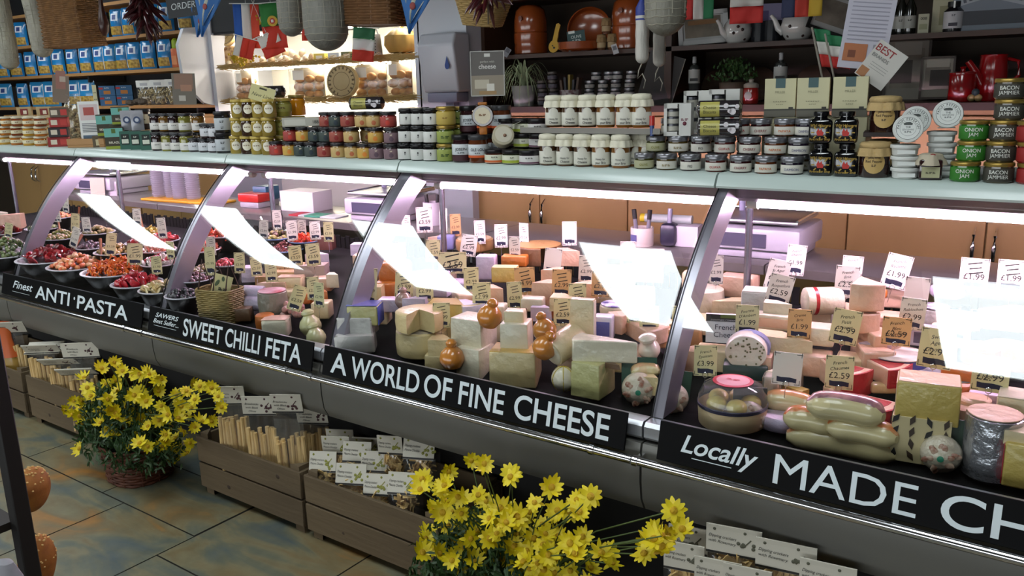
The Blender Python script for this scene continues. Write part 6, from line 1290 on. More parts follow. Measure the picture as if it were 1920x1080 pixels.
# -- cheese case behind A WORLD OF FINE CHEESE
YF = 1.90
cbox('grey-white paper wrapped brick, lower of two, by the left end frame', 670, 665, 80, 34, .09, 'paper', wrap=.2, jit=.0018, bev=.008, name='wrapped_brick', k=.8); cbox('grey-white paper wrapped brick, upper of two, by the left end frame', 672, 634, 82, 34, .09, 'paper', off=.05, wrap=.2, jit=.0018, bev=.008, name='wrapped_brick')
t = cbox('pale cheese in a bright blue printed wrapper lying on the wrapped bricks', 686, 614, 72, 38, .08, 'green', ('#3c4aa0', 'ts'), off=.085, bev=.010); LET(t, 'ONS', TR(.01, -.042, .02), .016, '#dfe3f0')
cwheel('thick pale wheel with a printed top, front left of the cheese case', 760, 674, 98, 48, 'cream', (('#c5b596', ('#5a5a7a', 22, .12)), .9), Y=YF, bulge=.03)
cwheel('pale half wheel lying on the thick pale wheel', 757, 628, 92, 38, 'cream', off=.082, cut=1.2, rz=-1.4); cbox('small pale yellow block before the half wheel', 776, 628, 52, 26, .03, 'yellow', off=.082)
cbox('thin pale slab, upper of two, behind the front smoked pear cheese', 834, 670, 62, 30, .07, 'cream', off=.042); cbox('thin pale slab, lower of two, behind the front smoked pear cheese', 826, 696, 60, 28, .07, 'cream')
scamorza('smoked pear-shaped cheese sitting alone at the front', 833, 698, 24, Y=1.86)
cbox('tall yellow block with rind behind the middle ticket', 842, 628, 82, 54, .09, 'yellow', ('#b59a50', 't'), Y=2.04)
cbox('white cheese block, lower of the tall front stack', 893, 714, 76, 56, .09, 'white', Y=1.915, k=.1, bev=.003); cbox('white cheese block, upper of the tall front stack', 890, 662, 90, 58, .09, 'white', off=.075, k=.1, bev=.003)
scamorza('smoked pear cheese resting on the tall white stack', 899, 618, 24, off=.15, roll=.3)
cbox('large pale yellow block with golden top edge, front centre', 968, 730, 102, 66, .10, 'cream', ('#c9a450', 't'), Y=1.90, bev=.004); cbox('white wedge block standing on the large pale block', 970, 668, 64, 58, .08, 'white', ('#b58a50', 'b'), off=.09, bev=.003)
cbox('small pale block with brown crust on the white wedge block', 967, 614, 46, 28, .05, 'pale', ('brown', 'b'), off=.16)
scamorza('smoked pear cheese lying left of the white log, nearer', 1000, 674, 24, Y=1.90, roll=.5, off=0); scamorza('smoked pear cheese lying behind the nearer one', 1014, 644, 23, Y=1.93, roll=-.3)
clog('white goat log pointing at the viewer', 1036, 688, 27, .11, 'pale', -.28, 'white', off=.06, pitch=.35)
p, s = spot(1046, 738, .06, 0, 1.90); t = thing('strung_cheese', 'white ball cheese tied with yellow string behind the board', 'cheese', (p.x, p.y + .03, p.z)); r = .036
b = MB(); b.ball(r, 0, TR(0, 0, r * .98, s=(1, .9, 1)), 22, 14); obj('ball', b, cm('white'), t); b = MB()
for a in (0, PI / 3, 2 * PI / 3): b.tube([(r * 1.01 * math.cos(q) * math.cos(a), r * .92 * math.cos(q) * math.sin(a), r * .98 + r * 1.01 * math.sin(q)) for q in [k * PI / 12 for k in range(24)]], .0012, 5, 0, None, True)
obj('string', b, mat('#c9b22c', .6), t)
cbox('pale green block under the wrapped wedge', 1112, 752, 86, 66, .10, 'green', Y=1.90, k=.1, bev=.003)
cwedge('long cream wedge in shiny film lying across the green block', 1125, 684, 120, 42, .08, 'white', rz=.22, off=.095, wrap=1)
b_ = cbox('brown wooden crust board under the film-wrapped wedge', 1130, 694, 96, 9, .05, 'brown', off=.09, k=.1)
cbox('tall pale slab standing upright in the centre', 1093, 640, 50, 76, .03, 'pale', ('white', 's'), Y=2.02, k=.5, bev=.003)
cbox('white packet with purple print right of the upright slab', 1133, 640, 42, 44, .05, '#d8d4e4', ('#3c4aa0', 'f'), Y=2.08); cwheel('white round with purple print behind the upright slab', 1140, 598, 62, 22, 'white', (('#d9d6e6', ('#4a3c8a', 30, .08)), .93), Y=2.20, name='cheese_round')
cwedge('pink wedge lying before the tall glass glare', 1190, 642, 86, 30, .10, 'pink', rz=2.9, Y=2.12); cwedge('smaller peach wedge beside the pink wedge', 1158, 626, 46, 36, .07, 'pink', rz=1.2, Y=2.14); cwedge('brown-rinded pink wedge behind the white pouch', 1216, 650, 60, 36, .08, 'tan', rz=2.5, Y=2.16)
scamorza('white pouch-shaped cheese tied in film left of the end frame', 1210, 676, 21, '#e0d5c4', Y=2.02, c2='#cdbfa8', neck=.8, tilt=.3)
moon('curved tan cheese lying under the white pouch', 1205, 716, 56, 28, '#c9a878', Y=1.975, rz=.7); cbox('pale block at the right behind the green card', 1218, 742, 44, 34, .06, 'cream', Y=1.97)
t = None
cbox('orange cheese block, upper of the stacked pair, left rear', 743, 532, 66, 36, .09, 'orange', Y=2.20, bev=.014); cbox('orange cheese block, lower of the stacked pair, left rear', 738, 568, 72, 36, .09, 'orange', Y=2.17, bev=.014)
cwedge('orange wedge by the left end frame', 664, 572, 32, 32, .07, 'orange', rz=-.6, Y=2.08); cwheel('eight-sided little cheese with a red dot by the end frame', 650, 592, 24, 26, 'tan', Y=2.02, name='little_cheese', bulge=.0)
cbox('pale tan block behind the left narrow tickets', 696, 528, 38, 30, .05, 'tan', ('pale', 't'), Y=2.22); cbox('cream wedge-like block left of the orange pair', 674, 544, 38, 22, .05, 'cream', Y=2.16); cbox('cream block under the left narrow tickets', 700, 566, 50, 26, .06, 'cream', Y=2.10)
cbox('pink block in the left rear of the cheese case', 684, 508, 44, 28, .06, 'pink', ('brown', 'b'), Y=2.30); cbox('pale pink block behind the glare', 735, 488, 56, 26, .06, 'pink', Y=2.40); cbox('pale cheese before the glare streak', 722, 506, 40, 20, .05, 'pink', Y=2.30); cbox('white lilac block at the left back', 680, 480, 44, 20, .06, 'lav', Y=2.40)
cbox('white wrapped block leaning right of the orange pair', 822, 560, 52, 46, .05, 'lav', Y=2.16, k=.5); cbox('white block behind the second front ticket', 794, 556, 40, 44, .05, 'white', Y=2.18); cwedge('pink wedge below the white wrapped block', 848, 574, 60, 24, .07, 'pink', rz=2.8, Y=2.13); cwedge('flat cream wedge with lilac label', 856, 590, 84, 22, .08, 'cream', ('#dcd6e6', 1), rz=2.7, Y=2.08)
cbox('white block in the second row, left part', 738, 588, 60, 24, .06, 'lav', Y=2.06)
scamorza('little net-wrapped pink cheese behind the half wheel', 746, 582, 17, '#c9a898', Y=2.03, c2='#7a5a50'); cbox('pale lilac film-wrapped cheese behind the half wheel', 780, 584, 50, 22, .05, 'lav', Y=2.05); cbox('pale yellow slab by the blue printed wrapper', 672, 580, 30, 20, .04, 'cream', Y=2.03)
cwheel('dark brown wheel with a cut face at the back', 985, 500, 92, 34, 'brown', ('tan', .93), Y=2.45, cut=.8, rz=-.9); cbox('orange block before the dark brown wheel', 966, 502, 54, 20, .05, 'orange', Y=2.38); cbox('pale yellow block in the rear centre', 948, 532, 54, 28, .05, 'yellow', ('cream', 't'), Y=2.28); cbox('lilac wrapped block in the rear centre', 914, 526, 42, 44, .05, 'lav', Y=2.34)
cbox('pink slab below the pale yellow block', 926, 568, 52, 26, .06, 'pink', Y=2.18); cbox('pink slab right of the tall ticket', 1020, 558, 48, 26, .06, 'pink', Y=2.22); cbox('peach block under the white ticket', 1036, 538, 44, 30, .06, 'pink', Y=2.30); cbox('pink block at the back under the blank ticket', 1066, 500, 56, 28, .06, 'pink', Y=2.46); cbox('pale block right of the blank ticket', 1112, 520, 56, 30, .06, 'pink', Y=2.42); cbox('white slab in the glare, rear right', 1160, 540, 70, 34, .07, 'white', Y=2.38); cbox('peach slab under the right tickets', 1098, 560, 60, 26, .06, 'pink', Y=2.26)
cbox('white slab in the glare by the end frame', 1195, 580, 70, 34, .07, 'white', Y=2.28); cbox('white film-wrapped block in the second row', 930, 606, 50, 30, .06, 'white', Y=2.07); cbox('pink and lilac packet behind the smoked pear cheeses', 1018, 604, 46, 26, .05, 'lav', Y=2.12); cwheel('orange-rinded little wheel behind the smoked pears', 1040, 600, 40, 26, 'orange', Y=2.14); cbox('white crumbly block behind the small crusted block', 1000, 586, 48, 24, .05, 'white', Y=2.13); cwheel('pale wheel at the far back left of the brown wheel', 868, 474, 72, 22, 'tan', ('pale', .9), Y=2.5); cbox('blue lilac packet at the back left', 838, 470, 36, 26, .05, '#8a8ec0', Y=2.5); cbox('pink block at the back left', 820, 466, 34, 20, .05, 'pink', Y=2.52)
cbox('peach block at the far rear right of the cheese case', 1220, 530, 60, 36, .07, 'pink', Y=2.42); cbox('pale block between the centre tickets', 1060, 586, 60, 26, .06, 'pale', Y=2.14)
for l, u, v, w, h, c in (('cream slab seen between the wheel and the tall white stack', 850, 642, 60, 34, 'cream'), ('pale slab behind the wrapped bricks', 718, 610, 40, 26, 'pale'), ('white slab behind the white goat log', 1066, 640, 46, 40, 'white'), ('pink slab behind the strung ball cheese', 1070, 700, 50, 40, 'pink'), ('cream slab left of the green card', 1150, 700, 50, 36, 'cream'), ('peach slab over the green card', 1185, 690, 50, 30, 'pink'), ('white slab left of the smoked pear pair', 940, 640, 40, 40, 'white'), ('pale slab under the glare streak tip', 830, 540, 56, 26, 'pink'), ('lilac slab under the broad ticket', 870, 560, 56, 28, 'lav'), ('pale slab under the reading 4.99 ticket', 985, 585, 60, 26, 'pale'), ('pink slab behind the crumbly block', 1010, 574, 60, 26, 'pink'), ('white slab behind the purple print round', 1150, 572, 70, 28, 'white'),
    ('peach slab right of the domed tub', 1420, 720, 60, 50, 'pink'), ('pale slab behind the domed tub', 1340, 700, 80, 40, 'pale'), ('white slab under the blank white ticket', 1470, 740, 70, 40, 'white'), ('pink slab beside the blank white ticket', 1530, 710, 60, 40, 'pink'), ('pale slab left of the navy-banded wheel', 1600, 706, 70, 30, 'pale'), ('pink slab between block and foil cylinder', 1800, 820, 60, 50, 'pink'), ('lilac slab behind the foil cylinder', 1850, 770, 70, 30, 'lav'), ('cream slab under the domed white cheese', 1310, 630, 70, 30, 'pale'), ('white slab under the paper-wrapped log', 1520, 610, 80, 24, 'white'), ('pink slab under the tilted back ticket', 1680, 580, 60, 26, 'pink'), ('pale slab under the speckled round', 1760, 690, 60, 30, 'pink'), ('white slab right of the speckled round', 1800, 620, 70, 30, 'white')):
    cbox(l, u, v, w, h, .08, c)

# -- case behind SWEET CHILLI FETA
cwheel('orange cheese under the grey-rinded one', 484, 622, 36, 30, 'orange', Y=1.93, name='cheese_round'); cwheel('grey-rinded drum cheese with a red wax side', 492, 592, 54, 42, 'grey', (('#c9a0a8', ('#a8283c', 14, .1)), .95), Y=1.95, name='drum_cheese', bulge=.05); cbox('red waxed piece touching the grey drum', 523, 590, 26, 38, .05, 'red', Y=1.99, bev=.012)
cbox('white feta block just behind the FETA lettering', 521, 636, 58, 34, .07, 'white', ('#e0b8a0', 't'), Y=1.89, bev=.010)
scamorza('white pear cheese with a blue ribbon, left of the pair by the end frame', 570, 634, 21, '#dcd8a8', Y=1.92, c2='#c9c58c', neck=.6, roll=-.2); scamorza('white pear cheese with a blue ribbon, right of the pair by the end frame', 583, 654, 19, '#dcd8a8', Y=1.88, c2='#c9c58c', neck=.6, roll=-.3)
p, s = spot(540, 602, .05, 0, 1.97); t = thing('grape_bunch', 'bunch of pinkish grapes behind the white feta block', 'grapes', tuple(p)); b = MB()
for i in range(26): b.ball(.0125, 0, TR(random.uniform(-.05, .05), random.uniform(0, .05), .012 + random.random() * .04), 10, 7)
o = obj('grapes', b, mat('#b58a80', .3, coat=.3, noise=('#96605c', 12, .3)), t); o['kind'] = 'stuff'; b = MB(); b.tube([(0, .02, .05), (.01, .03, .075), (.03, .03, .085)], .003, 6); obj('stalk', b, mat('#5a5a2c', .7), t)
clog('white soft roll, upper of two beside the basket', 460, 562, 14, .09, 'lav', -1.2, None, Y=2.02); clog('white soft roll, lower of two beside the basket', 463, 582, 14, .09, 'lav', -1.2, None, Y=2.0); cbox('brown wooden box holding up the soft rolls', 458, 604, 40, 24, .05, 'brown', bev=.003)
cbox('pale half cheese with pink top behind the tilted ticket', 549, 548, 56, 26, .07, 'pale', ('pink', 't'), Y=2.12, bev=.01); cbox('orange cheese behind the grapes', 574, 572, 26, 20, .05, 'orange', Y=2.06); cbox('pink layered slab behind the grey drum', 515, 552, 62, 20, .06, 'pink', Y=2.07); cbox('pale slab under the pink half cheese', 560, 568, 60, 20, .06, 'pale', Y=2.09)
cbox('grey pink speckled slab by the end frame', 586, 522, 66, 22, .07, '#a8958c', Y=2.2); cbox('lilac wrapped slab behind the tickets', 600, 500, 52, 22, .06, 'lav', Y=2.28); cbox('golden slab under the cream box', 545, 530, 70, 18, .06, 'tan', Y=2.15)
t = carton('food_carton', 'peach box lettered Lin lying behind the tickets', 'carton', spot(533, 518, .05, 0, 2.2)[0].x, 2.2, spot(533, 518, .05, 0, 2.2)[0].z, .17, .06, .05, '#d9a878', .3, None, [('p Lin', .01, .028, .022, '#6a4a2c')], [(.03, .0, .1, .012, '#6a625c')])
cbox('dark slab at the back of the feta case', 606, 470, 50, 24, .06, '#6a3a34', Y=2.42); cbox('white block behind the end frame', 628, 540, 30, 24, .05, 'white', Y=2.2)
for l, u, v, w, h, c in (('pale slab beside the second end frame, lower', 606, 600, 44, 30, 'pale'), ('orange slab beside the second end frame, middle', 604, 572, 44, 24, 'orange'), ('pink slab beside the second end frame, upper', 606, 548, 50, 24, 'pink'), ('pale lilac slab behind the soft rolls', 480, 530, 50, 26, 'lav'), ('pink slab before the small red beans', 530, 492, 60, 20, 'pink'), ('tan slab left of the grape bunch', 500, 540, 40, 20, 'tan')): cbox(l, u, v, w, h, .07, c)
# wicker basket with the price card standing on the deck
p, s = spot(392, 608, .1); t = thing('wicker_basket', 'straw-coloured wicker basket in the feta case holding a cream card', 'basket', (p.x, p.y + .062, p.z), .25)
b = MB(); wicker(b, .155, .10, .125, .06, .0078, .0042, 0, 60, .35); obj('body', b, mat('#8f7c45', .6, noise=('#6a5a2c', 30, .25)), t)
for x in (-.07, .0, .06):
    b = MB(); b.tube([(x - .012, -.03, .10), (x, 0, .24), (x + .02, .03, .10)], .0032, 6); obj('handle', b, mat('#3a241a', .5), t)
t = thing('price_card', 'large cream card with green leaf drawing tucked in the wicker basket', 'card', (p.x + .01, p.y + .05, p.z + .10), 0, rot=(-.25, .25, .45)); b = MB(); b.box(.075, .0015, .085, 0); obj('card', b, mat('#c9c08a', .7), t); b = MB(); b.ball(.012, 0, TR(-.02, -.001, .05, 0, .4, 0, (.6, .1, 1.2))); b.ball(.009, 0, TR(.0, -.001, .07, 0, -.3, 0, (.7, .1, 1.1))); b.text('£0.99', .012, None, 1, TR(.008, -.002, .03)); obj('print', b, [mat('#4a5a3a', .6), INK], t)

# ---------------------------------------------------------------- antipasti bowls, their contents and spoons
def heap(kind, r, n):
    b = MB()
    for i in range(n):
        a = random.random() * 6.28; q = math.sqrt(random.random()) * r * .88; z = .5 * (r - q) * random.uniform(.75, 1.05) - .004
        M = TR(q * math.cos(a), q * math.sin(a), z, random.random() * 3, random.random() * 3, random.random() * 3)
        if kind == 'olive': b.ball(.0105, i % 3, M @ TR(s=(1, 1, 1.25)), 8, 6)
        elif kind == 'bean': b.ball(.0095, i % 3, M @ TR(s=(1, .85, 1.1)), 8, 6)
        elif kind == 'onion': b.ball(.0115, i % 3, M, 9, 6)
        elif kind == 'strip': b.tube([(-.02, 0, 0), (-.007, .004, .003), (.007, -.003, 0), (.02, .002, .003)], .0042, 5, i % 3, M)
        elif kind == 'flake': b.ball(.017, i % 3, M @ TR(s=(1.3, .9, .3)), 8, 5)
        elif kind == 'grain': b.ball(.0045, i % 3, M, 5, 4)
    b.v = [(x, y, max(z, -.02)) for x, y, z in b.v]
    return b
def bowl(label, u, v, wpx, kind, cols, n, clabel, ccat, off=.078, hgt=.078, rimc='#c9ccd2', bodyc='#1c1a18', Y=None, cname=None):
    p = on_deck(u, v, off) if Y is None else onY(u, v, Y); s = 1 / ppm(p); r = wpx * s / 2 * 1.12
    if Y is None: p = on_deck(u, v, off + .33 * r)
    c = tuple(p + away(p) * r + Vector((0, 0, -hgt)))
    t = thing('serving_bowl', label, 'bowl', c, 0, 'serving bowls in the antipasti case')
    b = MB(); b.lathe([(r * .55, 0), (r * .7, hgt * .25), (r * .93, hgt * .96)], 32); obj('body', b, mat(bodyc, .35), t)
    b = MB(); b.lathe([(r * .92, hgt * .95), (r, hgt), (r * 1.0, hgt + .003), (r * .92, hgt + .003), (r * .84, hgt - .016), (r * .1, hgt - .02)], 32); obj('rim', b, mat(rimc, .3, coat=.4), t)
    o = obj(cname or kind + 's', heap(kind, r * .92, n), [mat(q, .28, coat=.6) for q in cols]); o.location = (c[0], c[1], c[2] + hgt)
    tag(o, clabel, ccat, None, 'stuff'); return c, r, hgt
OL = ('#6a6a2a', '#7d7a3a', '#545a20')
bowl('bowl of dark red peppers at the left front of the antipasti case', 96, 494, 106, 'flake', ('#8a141c', '#a31c24', '#6e1016'), 90, 'glossy dark red peppers heaped in the left front bowl', 'peppers', cname='red_peppers')
bowl('bowl of orange-white pickled onions beside the dark red peppers', 148, 507, 98, 'onion', ('#d98a52', '#e3b080', '#d0602c'), 110, 'orange and white pickled onions heaped in a bowl', 'onions', cname='pickled_onions')
bowl('bowl of shredded orange carrots at the middle front', 220, 519, 112, 'strip', ('#d9661c', '#c94f12', '#e07a2c'), 190, 'orange shredded carrots heaped in the middle front bowl', 'carrots', cname='carrots')
bowl('bowl of shiny crimson peppers at the shelf front', 258, 540, 84, 'flake', ('#a3121e', '#b8202c', '#c23a44'), 60, 'shiny crimson pepper pieces in the bowl at the front', 'peppers', cname='crimson_peppers')
bowl('bowl of cream artichokes behind the end frame', 302, 551, 72, 'flake', ('#cdb98a', '#d9c89a', '#bfa56c'), 40, 'cream artichoke pieces in the bowl behind the end frame', 'artichokes', cname='artichokes')
bowl('bowl of black olives beside the wicker basket', 346, 561, 64, 'olive', ('#17161c', '#26222a', '#0e0e12'), 50, 'black olives in the bowl beside the wicker basket', 'olives', cname='black_olives')
bowl('wide bowl of green olives at the left photo edge', 18, 484, 116, 'olive', ('#5a6a34', '#6a7a3c', '#4a5a2a'), 110, 'green olives heaped in the wide bowl at the left edge', 'olives', cname='green_olives')
bowl('bowl of mixed green olives in the second row', 117, 450, 64, 'olive', ('#8a8a44', '#a58a54', '#6a7030'), 70, 'mixed green olives heaped in the second row', 'olives', cname='mixed_olives'); bowl('bowl of red and amber olives at the back left', 106, 411, 54, 'olive', ('#b5763c', '#a84a34', '#9a8a44'), 60, 'red and amber olives heaped at the back left', 'olives', cname='amber_olives')
bowl('bowl of pale green olives behind the left end frame', 80, 432, 54, 'olive', ('#8f9a6a', '#a5a57c', '#7a8a54'), 50, 'pale green olives behind the left end frame', 'olives', cname='pale_olives'); bowl('bowl of brown green olives behind the glare', 184, 440, 56, 'olive', ('#8a7a4a', '#a8955c', '#6e6636'), 60, 'brown green olives in the bowl behind the glare', 'olives', cname='brown_olives')
bowl('bowl of stuffed amber olives behind the carrots', 218, 478, 70, 'olive', ('#a8844a', '#b8965c', '#8a6a34'), 70, 'stuffed amber olives heaped behind the carrots', 'olives', cname='stuffed_olives'); bowl('bowl of dark purple olives in the second row', 172, 468, 50, 'olive', ('#3a2638', '#5a3a44', '#2a1c2a'), 60, 'dark purple olives in the second row', 'olives', cname='purple_olives')
bowl('bowl of pink prawns right of the glare', 296, 474, 62, 'strip', ('#dfa898', '#e3c0b4', '#d0705c'), 90, 'pink prawns heaped right of the glare', 'prawns', cname='prawns', rimc='#dcd0d8'); bowl('bowl of dark red tomatoes at the back', 270, 460, 60, 'flake', ('#7e1a1c', '#96242a', '#6a1216'), 50, 'dark red tomatoes in the back bowl', 'tomatoes', cname='tomatoes'); bowl('bowl of yellow green peppers at the back', 283, 442, 50, 'flake', ('#a58a2c', '#8a7a24', '#b59a3c'), 40, 'yellow green peppers in the back bowl', 'peppers', cname='yellow_peppers'); bowl('bowl of red peppers under the pink tickets', 306, 455, 56, 'flake', ('#a3242c', '#b53a3c', '#8a1a20'), 50, 'red peppers heaped under the pink tickets', 'peppers', cname='back_peppers')
bowl('bowl of white seafood salad behind the crimson peppers', 302, 500, 66, 'flake', ('#dcc9c4', '#e0d6d0', '#b5404c'), 60, 'white and red seafood salad behind the crimson peppers', 'seafood', cname='seafood_salad', rimc='#d0c8d0')
bowl('bowl of brown dates and olives beside the tall handles', 366, 530, 60, 'olive', ('#5a2c34', '#6e3c40', '#46222a'), 70, 'brown purple olives beside the basket handles', 'olives', cname='dark_olives'); bowl('bowl of green brown olives behind the purple ones', 388, 512, 54, 'olive', ('#8a7a4a', '#a58a5c', '#6e5a3c'), 50, 'green brown olives behind the purple ones', 'olives', cname='speckled_olives')
bowl('bowl of orange prawns behind the second end frame', 378, 474, 66, 'strip', ('#d9705c', '#e08a70', '#c9503c'), 110, 'orange prawns heaped behind the second end frame', 'prawns', cname='orange_prawns', rimc='#dcd0d8'); bowl('bowl of orange shrimps at the back of the feta case', 420, 446, 70, 'strip', ('#d9502c', '#e0704c', '#c23c1c'), 110, 'orange red shrimps at the back of the feta case', 'shrimps', cname='shrimps')
bowl('bowl of cherry peppers behind the basket card', 428, 500, 50, 'onion', ('#b51c2c', '#c93040', '#8e1220'), 34, 'red cherry peppers behind the basket card', 'peppers', cname='cherry_peppers'); bowl('blue-rimmed bowl of green olives with tongs at the back', 520, 450, 56, 'olive', ('#8a8244', '#a59a5c', '#5a4030'), 60, 'green olives in the blue-rimmed bowl with tongs', 'olives', cname='tong_olives', rimc='#7a9ac2'); bowl('blue-rimmed bowl of small red beans', 534, 474, 66, 'grain', ('#7e3c3c', '#8e4a48', '#6a2c30'), 260, 'small red beans in the blue-rimmed bowl', 'beans', cname='red_beans', rimc='#7a9ac2'); bowl('blue-rimmed bowl of orange chillies at the back', 572, 456, 56, 'strip', ('#d93c14', '#e0561c', '#c92c10'), 90, 'orange red chillies in the blue-rimmed bowl', 'chillies', cname='orange_chillies', rimc='#7a9ac2')
for i, (u, v, w, c) in enumerate(((12, 440, 60, '#7e1a1c'), (10, 462, 50, '#8a1c1c'))): bowl(('upper', 'lower')[i] + ' bowl of red peppers cut by the left photo edge', u, v, w, 'flake', (c, '#a32a2a', '#6a1216'), 40, ('upper', 'lower')[i] + ' red peppers at the left photo edge', 'peppers', cname='edge_peppers', Y=2.2 - .08 * i)
for i, (u, v, w, h, c) in enumerate(((26, 430, 44, 26, 'pink'), (6, 424, 40, 24, 'white'))): cbox(('pink salami piece', 'white cheese block')[i] + ' in the far left case', u, v, w, h, .07, c)
def spoon(label, u0, v0, u1, v1, Y0, Y1, wd=.012, c='#8a5232'):
    a, b_ = onY(u0, v0, Y0), onY(u1, v1, Y1)
    t = thing('wooden_spoon', label, 'spoon', tuple(b_), 0, 'wooden serving spoons'); d = a - b_
    b = MB(); b.tube([(0, 0, 0), tuple(d * .5), tuple(d)], [wd * .45, wd * .42, wd * .62], 8); obj('handle', b, mat(c, .5), t)
    b = MB(); b.ball(wd * 1.3, 0, TR(0, 0, 0, s=(1.2, 1, .5)), 10, 6); obj('bowl', b, mat(c, .5), t)
for l, *a in (('wooden spoon standing in the left green olives', 60, 440, 63, 478, 2.10, 2.06), ('wooden spoon leaning over the pickled onions', 154, 440, 128, 488, 2.12, 2.02), ('wooden spoon upright in the carrots', 188, 448, 191, 505, 2.06, 2.0), ('wooden spoon standing in the amber olives', 149, 388, 146, 416, 2.36, 2.34), ('wooden spoon standing in the mixed green olives', 108, 405, 112, 432, 2.28, 2.24), ('dark spoon in the purple olives', 158, 430, 166, 470, 2.2, 2.14), ('wooden spoon in the back tomatoes', 262, 406, 272, 444, 2.42, 2.36)): spoon(l, *a)
def rod(name, label, cat, pts, r, m, grp=None):
    t = thing(name, label, cat, tuple(pts[-1]), 0, grp); b = MB(); b.tube([tuple(Vector(q) - Vector(pts[-1])) for q in pts], r, 8); obj('handle', b, m, t)
    b = MB(); b.ball(r * 3, 0, TR(s=(1.2, 1, .5)), 10, 6); obj('scoop', b, m, t)
rod('serving_spoon', 'steel spoon leaning in the blue-rimmed olive bowl, left', 'spoon', [onY(489, 408, 2.42), onY(512, 455, 2.36)], .005, CHROME, 'steel serving spoons'); rod('serving_spoon', 'steel spoon standing in the blue-rimmed olive bowl, right', 'spoon', [onY(527, 394, 2.46), onY(536, 432, 2.42)], .004, CHROME, 'steel serving spoons')

# ---------------------------------------------------------------- price tickets on wire skewers
TP = mat('#e6dca8', .7); TPW = mat('#efe8dc', .7); TPO = mat('#e0b27a', .7)
PATT = []
def ticket(u, v0, v1, wpx, price, label, roll=0, paper=TP, name='', Y=None, wide=False, hi=.07):
    if Y is None:
        p = on_deck(u, v1 + 20, hi); Y = min(p.y, 2.58)
    p = onY(u, v1, Y); s = 1 / ppm(p); h = (v1 - v0) * s; gy = glassY(p.z + h) + .03
    if Y < gy: Y = gy; p = onY(u, v1, Y); s = 1 / ppm(p); h = (v1 - v0) * s
    h /= max(math.cos(roll), .6) * 1.0; fc = math.atan2(-p.x, p.y)
    w = max(.042, wpx * s) if not wide else wpx * s; ph = math.acos(min(1, wpx * s / w)); rz = fc - ph
    t = thing('price_ticket', label, 'price ticket', tuple(p), 0, 'price tickets on wire skewers', rot=(0, roll, rz))
    b = MB(); b.box(w, .0016, h, 0, None); obj('card', b, paper, t)
    b = MB(); k = w / .05
    for x, z in ((-1, 0), (1, 0), (-1, 1), (1, 1)): b.box(.010 * k, .0004, .0014, 0, TR(x * w * .38, -.0010, .003 + z * (h - .0075))); b.box(.0014, .0004, .009 * k, 0, TR(x * w * .455, -.0010, .003 + z * (h - .014)))
    if name != '-':
        n_ = name.split('/') if name else []
        for i, q in enumerate(n_): b.text(q, .0062 * k, None, 0, TR(0, -.0012, h * .80 - i * .0105 * k, 0, -.18, 0), maxw=w * .75, shear=.3)
        if not n_:
            for i in range(3): b.box(w * (.5 - .08 * (i % 2)), .0004, .0022 * k, 0, TR(.002 * i, -.0010, h * .82 - i * .0095 * k, 0, -.2, 0))
        b.text(price, .0115 * k, None, 0, TR(0, -.0012, h * .42), maxw=w * .8)
    ms = [INK, INKBLUE]
    b.prism([(-w * .33, 0), (-w * .1, -.001), (w * .2, .001), (w * .34, -.001), (w * .35, h * .12), (w * .1, h * .15), (-w * .2, h * .14), (-w * .34, h * .155)], .0005, 1, TR(0, -.0008, h * .10, PI / 2)); obj('print', b, ms, t)
    b = MB(); b.tube([(.007 * math.sin(a), -.003, .004 + .007 * math.cos(a)) for a in [PI + i * 2 * PI / 12 for i in range(12)]], .0009, 5, 0, None, True); b.tube([(0, -.003, -.003), (0, 0, -.045)], .0009, 5); obj('skewer', b, CHROME, t)
